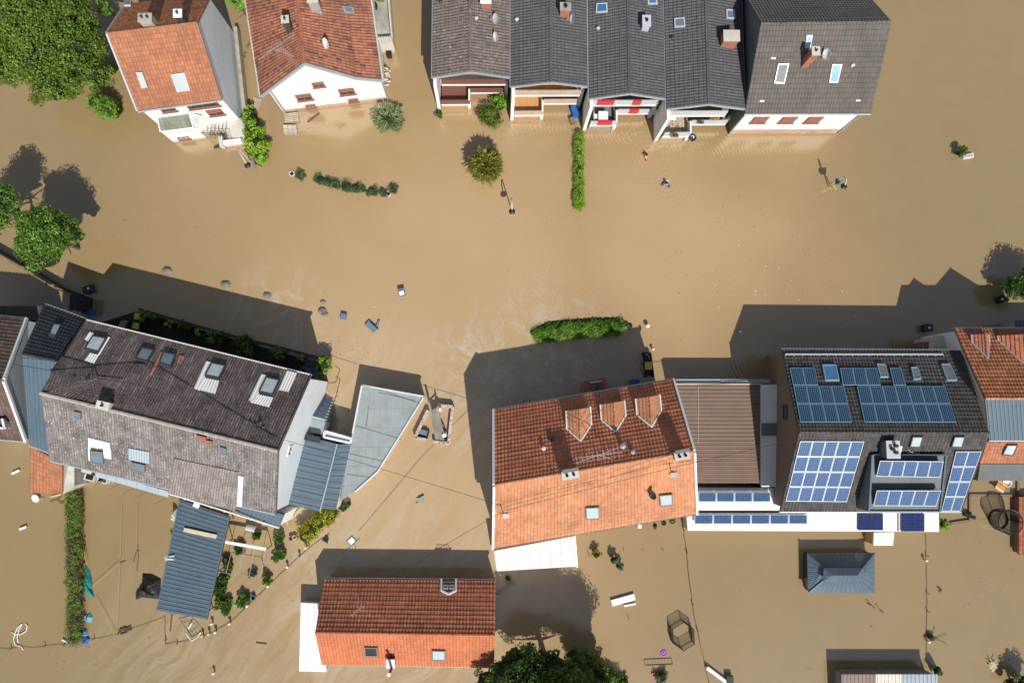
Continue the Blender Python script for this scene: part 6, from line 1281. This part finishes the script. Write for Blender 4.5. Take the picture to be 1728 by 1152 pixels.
def plank(name, label, p0, p1, w, mat, z=.06, th=.05, cat='plank'):
    a, b_ = W(*p0, z), W(*p1, z); mb = MB(); mb.beam(a, b_, w, th); o = mb.build(name, M[mat], None, org=(a + b_) / 2); return tag(o, label, cat)
plank('floating_board', 'dark brown board floating below the white gable of the mossy red roof house', (519, 206), (539, 191), .16, 'wood_brown'); plank('floating_board', 'short pale board beside the stacked pallets', (509, 196), (514, 190), .12, 'concrete_pale')
plank('white_plank', 'long white plank leaning out of the water at the bottom edge', (1193, 1126), (1229, 1153), .28, 'trim_white', .3, .08); plank('grey_plank', 'grey plank floating between lean-to and dark tree', (837, 1001), (869, 981), .22, 'parapet_grey')
plank('white_board', 'long white bench board floating in the right garden', (1032, 1017), (1071, 1006), .52, 'trim_white', .15, .15); plank('white_board', 'thin white strip under the long white bench board', (1053, 1022), (1073, 1018), .14, 'trim_white', .1, .06)
plank('dark_stick', 'dark stick floating low in the sunken lane', (432, 1084), (450, 1086), .05, 'rust'); plank('floating_pole', 'thick dark pole floating left of the black tarpaulin', (233, 929), (231, 963), .12, 'wood_old', .05, .1)
plank('floating_pole', 'dark pole under the lower edge of the blue canopy', (290, 1037), (287, 1064), .1, 'rust', .05, .08); plank('floating_board', 'pale plank beside the round satellite bowl', (85, 838), (103, 834), .1, 'wood_pale')
plank('white_stub', 'short white pipe floating at the upper left garden', (20, 799), (33, 793), .16, 'trim_white', .15, .12); plank('white_stub', 'short white pipe floating at the lower left garden', (33, 893), (45, 888), .17, 'trim_white', .15, .12)
plank('white_stub', 'broken white corner piece at the foot of the long hedge', (105, 1079), (114, 1083), .1, 'trim_white', .15, .08)
# pallets and stacks
def pallet(label, x, y, ang, w=.9, d=1.1, mat='wood_worn', hh=.12, tilt=0.0, name='pallet'):
    c = W(x, y, hh); root = thing(name, label, 'pallet', c); ca, sa = Vector((math.cos(ang), math.sin(ang), tilt)), Vector((-math.sin(ang), math.cos(ang), 0))
    for i in range(5): q = Vector((c.x, c.y, hh)) + ca * w * ((i + .5) / 5 - .5); mb = MB(); mb.beam(q - sa * d / 2, q + sa * d / 2, w / 8, .03); mb.build('board', M[mat], root)
    for s_ in (-.45, 0, .45): q = Vector((c.x, c.y, hh - .08)) + sa * d * s_; mb = MB(); mb.beam(q - ca * w / 2, q + ca * w / 2, .08, .08); mb.build('runner', M[mat], root)
pallet('worn pallet floating between the two orange roofed houses', 432, 175, R(-15), .75, 1.1); pallet('stacked pallets at the corner of the white gable', 492, 198, R(98), .85, 1.2, 'concrete_pale', .3); pallet('broken pale pallet by the bottom right corner', 1676, 1124, R(30), .6, .7, 'wood_pale')
root = thing('paving_stack', 'white slab stack floating below the stacked pallets', 'slabs', W(490, 218)); c = W(490, 218, .3)
for i in range(2):
    for j in range(3): mb = MB(); mb.box((c.x + (j - 1) * .4 - i * .05, c.y + (i - .5) * .42, -.2), (.37, .39, .5), .08); mb.build('slab', M['concrete_pale'], root)
root = thing('log_pile', 'stacked firewood against the right side of the mossy red roof house', 'log pile', W(652, 128)); rnd = random.Random(3)
for i in range(26): p = W(652 + rnd.uniform(-4.5, 4), 115 + i * 1.15, .5 + rnd.uniform(0, .4)); mb = MB(); mb.tube(p - Vector((.18, 0, 0)), p + Vector((.18, .03, 0)), .08, 6); mb.build('log', M['concrete_pale' if i % 3 else 'wood_old'], root)
# trampoline
tb, tt_ = W(1684, 876, 0), W(1690, 882, 1.5); rt = thing('trampoline', 'round trampoline with see-through safety net standing in the flooded garden', 'trampoline', tb); r0 = .82; rT = 1.05
mb = MB()
for i in range(24):
    a0, a1 = 2 * math.pi * i / 24, 2 * math.pi * (i + 1) / 24; f0, f1 = Vector((math.cos(a0), math.sin(a0), 0)), Vector((math.cos(a1), math.sin(a1), 0)); c0 = Vector((tb.x, tb.y, 0))
    mb.tube(c0 + f0 * rT + Z * 1.5, c0 + f1 * rT + Z * 1.5, .04, 5); mb.tube(c0 + f0 * r0 + Z * .08, c0 + f1 * r0 + Z * .08, .06, 5)
    if i % 4 == 0: mb.tube(c0 + f0 * r0 - Z * .3, c0 + f0 * rT + Z * 1.55, .04, 5)
mb.build('frame', M['black'], rt)
mb = MB()
for i in range(96):
    a0 = 2 * math.pi * i / 96; f0 = Vector((math.cos(a0), math.sin(a0), 0)); mb.tube(c0 + f0 * r0 + Z * .05, c0 + f0 * rT + Z * 1.5, .016, 3, cap=False)
for k in range(1, 14):
    z = k * .105; rr = r0 + (rT - r0) * z / 1.5
    for i in range(32):
        a0, a1 = 2 * math.pi * i / 32, 2 * math.pi * (i + 1) / 32; mb.tube(c0 + Vector((math.cos(a0) * rr, math.sin(a0) * rr, z)), c0 + Vector((math.cos(a1) * rr, math.sin(a1) * rr, z)), .009, 3, cap=False)
mb.build('safety_net', M['dark'], rt)
# hexagonal playpen
hb = W(1149, 1068, 0); rt = thing('hexagonal_playpen', 'hexagonal mesh playpen standing in the right garden', 'playpen', hb); hx = [Vector((math.cos(R(28 + 60 * i)) * (1.08 if i % 3 else 1.0), math.sin(R(28 + 60 * i)) * 1.15, 0)) for i in range(6)]
for i in range(6):
    a, b_ = hb + hx[i], hb + hx[(i + 1) % 6]; mb = MB()
    for z in (.05, .85): mb.tube(a + Z * z, b_ + Z * z, .022, 5)
    mb.tube(a - Z * .3, a + Z * .9, .03, 5); mb.build('frame_bar', M['black'], rt)
    mb = MB()
    for k in range(1, 16): q = a.lerp(b_, k / 16); mb.tube(q + Z * .05, q + Z * .85, .011, 3, cap=False)
    for k in range(1, 8): mb.tube(a + Z * (.05 + k * .1), b_ + Z * (.05 + k * .1), .009, 3, cap=False)
    mb.build('mesh_panel', M['dark'], rt)
# drowned bench frame, rods, tarps
rt = thing('bench_frame', 'drowned thin metal bench frame near the bottom edge', 'bench', W(1110, 1115)); mb = MB(); q = [W(1087, 1112, .04), W(1133, 1110, .04), W(1135, 1120, .04), W(1089, 1122, .04)]
for i in range(4): mb.tube(q[i], q[(i + 1) % 4], .025, 5)
mb.build('frame', M['rust'], rt); mb = MB()
for i in range(1, 8): mb.tube(q[0].lerp(q[1], i / 8), q[3].lerp(q[2], i / 8), .012, 4)
mb.build('slat', M['wood_old'], rt)
root = thing('pink_toy', 'pink toy floating above the drowned bench frame', 'toy', W(1120, 1101)); mb = MB(); c = W(1120, 1101, .02); mb.lathe(c, [(.25, -.05), (.28, .02), (.22, .05), (.2, .0)], 12); mb.build('ring', M['purple'], root); mb = MB(); mb.ball(c, .08); mb.build('knob', M['pink'], root)
root = thing('pink_toy', 'pink cup shaped toy left of the pale drowned shrub', 'toy', W(1103, 1137)); mb = MB(); c = W(1103, 1137, .05); mb.lathe(c, [(.12, -.05), (.18, .12), (.14, .12), (.1, 0)], 12); mb.build('cup', M['pink'], root); mb = MB(); mb.tube(c + Vector((-.15, .1, 0)), c + Vector((-.1, .45, 0)), .03, 5); mb.build('handle', M['pink'], root)
root = thing('pink_toy', 'bright pink toy figure beside the blue garden canopy', 'toy', W(379, 949)); mb = MB(); c = W(379, 949, .4); mb.box(c, (.22, .45, .15), -.5); mb.build('toy_body', M['pink'], root); mb = MB(); mb.ball(c + Vector((.1, .25, .1)), .1); mb.build('toy_head', M['cream_cloth'], root)
def cloth(name, label, cat, pts, mat, hgt, seed, folds=6, m=14):
    rnd = random.Random(seed); P = [W(x, y, 0) for x, y in pts]; c = sum(P, Vector()) / len(P); mb = MB(); rings = []
    per = []
    for i in range(len(P)):
        for k in range(4): per.append(P[i].lerp(P[(i + 1) % len(P)], k / 4))
    for t in (1.0, .8, .6, .4, .2, .03):
        rings.append([c + (p - c) * t + Vector((0, 0, .03 + hgt * (1 - t * t) * (1 + .5 * mnoise.noise((p - c) * 2 + Vector((seed, t * 3, 0)))) + .09 * abs(mnoise.noise((c + (p - c) * t) * 3.5)) * (hgt + .3))) for p in per])
    n_ = len(per)
    for u, w in zip(rings[:-1], rings[1:]):
        for j in range(n_): mb.poly([u[j], u[(j + 1) % n_], w[(j + 1) % n_], w[j]])
    o = mb.build(name, M[mat], None, org=c); return tag(o, label, cat)
cloth('black_tarpaulin', 'black tarpaulin hump beside the blue garden canopy', 'tarpaulin', [(229, 1000), (240, 985), (241, 967), (256, 968), (272, 976), (271, 1003), (268, 1010), (240, 1007), (230, 1011)], 'black_tarp', .55, 2)
cloth('teal_tarpaulin', 'teal tarpaulin wedge hanging from the long clipped hedge', 'tarpaulin', [(144, 952), (152, 962), (157, 985), (155, 995), (160, 1008), (150, 1005), (143, 994)], 'teal_tarp', .35, 3)
cloth('blue_film', 'pale blue and white plastic film heap right of the hedge', 'plastic film', [(141, 1042), (152, 1033), (157, 1040), (155, 1049), (145, 1048)], 'blue_pale', .25, 4); cloth('white_film', 'white plastic scrap stuck to the pale blue film', 'plastic film', [(140, 1046), (141, 1038), (147, 1036), (149, 1046)], 'trim_white', .32, 5)
cloth('blue_sack', 'deep blue sack at the foot of the long clipped hedge', 'sack', [(139, 1087), (138, 1074), (147, 1070), (153, 1076), (148, 1086)], 'blue', .3, 6); cloth('blue_film', 'pale blue crumpled film above the deep blue sack', 'plastic film', [(137, 1070), (140, 1061), (147, 1061), (149, 1071), (143, 1074)], 'blue_pale', .3, 7)
cloth('green_sheet', 'faded green sheet floating among the plants below the canopy', 'sheet', [(387, 1016), (391, 1012), (399, 1020), (396, 1024), (390, 1021)], 'green_sheet', .06, 8); cloth('white_cloth', 'pink and white cloth hung at the upper left of the blue canopy', 'cloth', [(293, 877), (297, 858), (301, 856), (300, 870), (297, 880)], 'trim_white', .9, 9)
root = thing('satellite_bowl', 'white satellite bowl floating by the small orange tile shed', 'dish', W(62, 840)); mb = MB(); c = W(62, 840, .15); mb.lathe(c, [(.001, 0), (.22, .03), (.36, .12), (.36, .14), (.22, .05), (.001, .02)], 16, 0, Vector((-.2, -.3, 1))); mb.build('bowl', M['trim_white'], root); mb = MB(); mb.tube(c, c + Vector((.6, -.12, .05)), .03, 5); mb.build('arm', M['galv'], root)
def tubes(name, label, cat, lines, r_, mat, z=.08, extra=None):
    p0 = W(*lines[0][0], z); mb = MB()
    for L in lines: mb.path([W(*q, z + (.02 * (i % 3))) for i, q in enumerate(L)], r_, 5)
    o = mb.build(name, M[mat], None, org=p0); return tag(o, label, cat)
tubes('white_hose', 'white hose looped on the water in the bottom left corner', 'hose', [[(37, 1052), (30, 1058), (25, 1068), (23, 1078), (26, 1088), (36, 1091), (39, 1096)], [(19, 1066), (25, 1070), (35, 1070), (44, 1064), (46, 1056), (43, 1052)], [(37, 1052), (32, 1062), (29, 1074), (31, 1084)]], .035, 'trim_white')
tubes('washing_line', 'long pale cord running straight down the left garden', 'cord', [[(205, 854), (204, 890), (203, 930), (201, 980), (199, 1030), (196, 1072)]], .010, 'rope', .3); tubes('washing_line', 'second pale cord right of the long one', 'cord', [[(231, 856), (231, 880), (230, 930)]], .008, 'rope', .3)
tubes('guy_rope', 'pale guy rope from the teal tarpaulin up to the drifting stake', 'rope', [[(156, 989), (180, 969), (202, 949)]], .015, 'rope', .3); tubes('guy_rope', 'pale guy rope from the teal tarpaulin down to the branch pile', 'rope', [[(160, 1008), (178, 1040), (195, 1074)]], .017, 'rope', .3); tubes('guy_rope', 'short cord above the teal tarpaulin', 'rope', [[(141, 922), (143, 938), (146, 953)]], .016, 'rope', .4)
tubes('fallen_branch', 'dark branch pile at the lower end of the guy rope', 'branch', [[(198, 1070), (208, 1062), (221, 1057)], [(200, 1064), (210, 1058), (218, 1062)], [(203, 1070), (215, 1066), (220, 1060)], [(202, 1060), (212, 1064), (222, 1062)]], .05, 'rust'); tubes('fallen_branch', 'thin forked branch near the pavilion garden', 'branch', [[(1463, 1012), (1470, 1020), (1478, 1028)], [(1478, 1018), (1486, 1030), (1492, 1034)], [(1464, 1018), (1470, 1021)]], .03, 'rust')
tubes('fallen_branch', 'bare twigs reaching from the faded bush on the right fence', 'branch', [[(1572, 1078), (1585, 1080), (1600, 1088)], [(1578, 1078), (1590, 1072), (1598, 1070)], [(1574, 1070), (1578, 1056)]], .018, 'rust'); tubes('fallen_branch', 'dark wet branch beside the orange tile shed', 'branch', [[(84, 846), (95, 843), (108, 850)], [(95, 843), (104, 838)], [(100, 850), (112, 842)]], .025, 'rust')
plant('small dark clump of drowned leaves in the trampoline garden', [(1588, 993, 5, .05, .12)], 120, .08, 'dark', seed=140, core=False)
# white pergola frame
rt = thing('white_pergola_frame', 'thin white pergola frame with a broad white top bar beside the blue canopy', 'frame', W(410, 940)); zz = 1.5
mb = MB(); mb.beam(W(380.5, 914, zz), W(449, 926, zz), .24, .12); mb.build('top_bar', M['trim_white'], rt)
mb = MB(); mb.tube(W(367, 964, zz), W(439, 975, zz), .022, 5)
for t in (.2, .48, .74, 1.0): a, b_ = W(380.5 + 68 * t, 914 + 12 * t, zz), W(367 + 72 * t, 964 + 11 * t, zz); mb.tube(a, b_, .022, 5)
mb.build('thin_bar', M['galv'], rt)
for p in (W(449, 926, zz), W(439, 975, zz), W(381, 915, zz), W(368, 963, zz)): mb = MB(); mb.tube(Vector((p.x, p.y, -.4)), p, .04, 5); mb.build('leg', M['dark'], rt)
rt = thing('cold_frame', 'half sunk wire cold frame with one white edge below the canopy end', 'frame', W(324, 1068)); mb = MB(); q = [W(302, 1046, .15), W(322, 1040, .1), W(342, 1064, .15), W(323, 1081, .25)]
for i in range(4): mb.tube(q[i], q[(i + 1) % 4], .02, 5)
for t in (.25, .5, .75): mb.tube(q[0].lerp(q[3], t), q[1].lerp(q[2], t), .012, 4); mb.tube(q[0].lerp(q[1], t), q[3].lerp(q[2], t), .012, 4)
mb.build('wire_grid', M['galv'], rt); mb = MB(); mb.beam(W(314, 1068, .3), W(323, 1081, .3), .05, .05); mb.beam(W(323, 1081, .3), W(338, 1072, .3), .05, .05); mb.beam(W(318, 1060, .3), W(324, 1051, .3), .09, .04); mb.build('white_edge', M['trim_white'], rt)
root = thing('white_barrel', 'white barrel lying under the eave by the pergola frame', 'barrel', W(423, 892)); a, b_ = W(416, 890, .35), W(431, 894, .35); mb = MB(); mb.tube(a, b_, .3, 14); mb.build('barrel_body', M['parapet_grey'], root); mb = MB(); mb.tube(a - (b_ - a) * .03, a, .24, 14); mb.build('barrel_end', M['trim_white'], root)
root = thing('canister', 'grey blue canister drifting under the corrugated house corner', 'canister', W(474, 911)); a, b_ = W(471, 914, .12), W(479, 904, .12); mb = MB(); mb.beam(a, b_, .3, .25); mb.build('body', M['bin_grey'], root); mb = MB(); mb.beam(a.lerp(b_, .2) + Z * .14, a.lerp(b_, .95) + Z * .14, .1, .04); mb.build('label', M['trim_white'], root)
for x, y, m_, lb in ((491, 908, 'purple', 'purple bucket next to the cream one by the yellow shrubs'), (496.5, 906.5, 'cream_cloth', 'cream bucket next to the purple one by the yellow shrubs'), (427, 1008, 'blue', 'bright blue bucket at the diagonal fence'), (350 + 47, 1053, 'x', '')):
    if m_ == 'x': continue
    c = W(x, y, .3); root = thing('bucket', lb, 'bucket', c); mb = MB(); mb.lathe((c.x, c.y, -.1), [(.14, 0), (.19, .42), (.17, .42), (.12, .08)], 14); mb.build('pail', M[m_], root); mb = MB(); mb.path([Vector((c.x + .19 * math.cos(t), c.y + .19 * math.sin(t), .32)) for t in [math.pi * k / 6 for k in range(7)]], .012, 4); mb.build('handle', M['galv'], root)
root = thing('fallen_stool', 'white broken garden stool tangled in branches at the corner of the corrugated house', 'stool', W(480, 878)); mb = MB(); mb.box(W(481, 876, .3), (.55, .45, .08), .4); mb.build('seat', M['concrete_pale'], root)
for a, b_ in (((476, 884), (484, 868)), ((486, 885), (478, 872)), ((492, 875), (507, 861)), ((492, 876), (495, 863))): mb = MB(); mb.beam(W(*a, .3), W(*b_, .35), .06, .05); mb.build('leg', M['wood_pale'], root)
for x, y, lb in ((519, 629, 'left grey shell chair by the house corner'), (531, 631, 'right grey shell chair by the house corner')):
    c = W(x, y - 3, 1.2); root = thing('shell_chair', lb, 'chair', c, 'grey shell chairs by the house corner'); mb = MB(); mb.box((c.x, c.y - .1, .9), (.5, .55, .06), -.2); mb.build('seat', M['bin_grey'], root); mb = MB(); mb.box((c.x, c.y + .25, .9), (.5, .08, .5), -.2); mb.build('backrest', M['bin_grey'], root)
    for sx in (-.2, .2): mb = MB(); mb.box((c.x + sx, c.y - .1, 0), (.04, .45, .9), -.2); mb.build('leg', M['dark'], root)
mb = MB(); c = W(536, 632, .6); mb.slab([W(505, 622, .75), W(548, 634, .75), W(556, 614, .75), W(520, 606, .75)], .3)
tag(mb.build('corner_plinth', M['concrete_dark'], None, org=c), 'dark plinth under the two grey shell chairs', 'plinth')
# patio furniture at the right
root = thing('folding_lounger', 'orange slatted lounger drifting beneath the grey lean-to', 'lounger', W(1689, 822)); c = W(1689, 820, .4); ca, sa = Vector((.82, -.57, 0)), Vector((.57, .82, 0))
for k, off in enumerate((0, .34, .62)): mb = MB(); q = c + sa * (.3 - off); mb.prism([q - ca * .42 - sa * .12, q + ca * .42 - sa * .12, q + ca * .42 + sa * .12, q - ca * .42 + sa * .12], [p + Z * .07 for p in (q - ca * .42 - sa * .12, q + ca * .42 - sa * .12, q + ca * .42 + sa * .12, q - ca * .42 + sa * .12)]); mb.build('cushion', M['orange_cloth' if k < 2 else 'wood_pale'], root)
mb = MB(); mb.beam(c - ca * .45 + sa * .45, c - ca * .45 - sa * .5, .05, .06); mb.beam(c + ca * .45 + sa * .45, c + ca * .45 - sa * .5, .05, .06); mb.build('frame', M['dark'], root)
root = thing('white_basin', 'white oval basin behind the orange lounger', 'basin', W(1696, 813)); mb = MB(); c = W(1697, 813, .3); mb.lathe(c, [(.3, 0), (.42, .22), (.38, .22), (.24, .05)], 16); mb.build('bowl', M['trim_white'], root); mb = MB(); mb.box(c + Vector((-.5, .1, .1)), (.5, .35, .06), -.2); mb.build('tray', M['trim_white'], root)
plank('dark_log', 'dark thick log at the lower left corner of the patio wall', (1626, 867), (1645, 873), .3, 'black', .35, .25, 'log')
root = thing('potted_shrub', 'dark potted shrub with white rim at the right end of the striped shed', 'pot plant', W(1578, 1131)); mb = MB(); c = W(1580, 1132, .4); mb.lathe((c.x, c.y, -.2), [(.25, 0), (.34, .6), (.3, .6), (.28, .5)], 12); mb.build('pot', M['concrete_pale'], root); foliage('f', [(c.x - .1, c.y + .15, .7, .45, .5, .4)], 500, .1, 'dark', root, 120, objname='foliage')
tubes('drift_sticks', 'crossed pale sticks on the broken pallet', 'sticks', [[(1668, 1117), (1684, 1120)], [(1672, 1124), (1682, 1110)], [(1670, 1110), (1680, 1124)]], .035, 'wood_pale', .25)
for i, (x, y, ln, an) in enumerate(((995, 940, 12, 110), (1053, 930, 6, 100), (1085, 930, 4, 90), (1119, 930, 6, 105), (1000, 1006, 13, 105), (1061, 1045, 8, 100), (1006, 1085, 13, 105), (1470, 1058, 4, 90))):
    lb = ('stake left of the yellowish shrub in the right garden', 'stake right of the grey green shrub', 'tiny stake in the middle of the garden row', 'stake nearest the drowned wire fence', 'stake left of the long white bench board', 'stake below the long white bench board', 'stake above the dark tree in the right garden', 'stub in the pavilion garden')[i]
    p = W(x, y, 0); mb = MB(); mb.tube(p - Z * .3, p + Vector((math.cos(R(an)) * ln * .02, math.sin(R(an)) * ln * .02, ln * .045)), .025, 5); tag(mb.build('garden_stake', M['rust'], None, org=p), lb, 'stake', 'stakes in the right garden')
for i, (x, y) in enumerate(((205, 948), (230, 945))): plank('drift_stake', ('dark stake crossing the long garden cord', 'thin dark stake beside the thick floating pole')[i], (x - 5, y + 3), (x + 6, y - 2) if i == 0 else (x + 3, y - 25), .05, 'rust')
# overhead cables
def cable(label, pts, r_=.018, sag=.0):
    P = []; 
    for (x0, y0, z0), (x1, y1, z1) in zip(pts[:-1], pts[1:]):
        a, b_ = W(x0, y0, z0), W(x1, y1, z1)
        for i in range(10): t = i / 10; q = a.lerp(b_, t); q.z -= sag * 4 * t * (1 - t); P.append(q)
    P.append(b_); mb = MB(); mb.path(P, r_, 4); o = mb.build('overhead_cable', M['cable'], None, org=P[0]); tag(o, label, 'cable')
cable('cable from the dormer house mast across the grey garage to the corrugated house', [(848, 853, 8.5), (640, 790, 8.6), (480, 742, 8.8)], .02, .1); cable('cable from the corrugated house gable along its roof to the left', [(480, 742, 9.0), (240, 650, 9.4), (20, 614, 8.4)], .025)
cable('cable running over the bright orange slope to the solar house gable', [(848, 862, 8.5), (1129, 790, 9.0), (1340, 742, 7.4)], .02); cable('second cable over the orange slope to the ridge chimney', [(848, 856, 8.5), (1000, 815, 8.9), (1142, 770, 9.4)], .014)
cable('cable slanting from the dormer house mast to the small orange house aerial', [(846, 864, 8.5), (740, 925, 7.0), (612, 1016, 4.9)], .02)
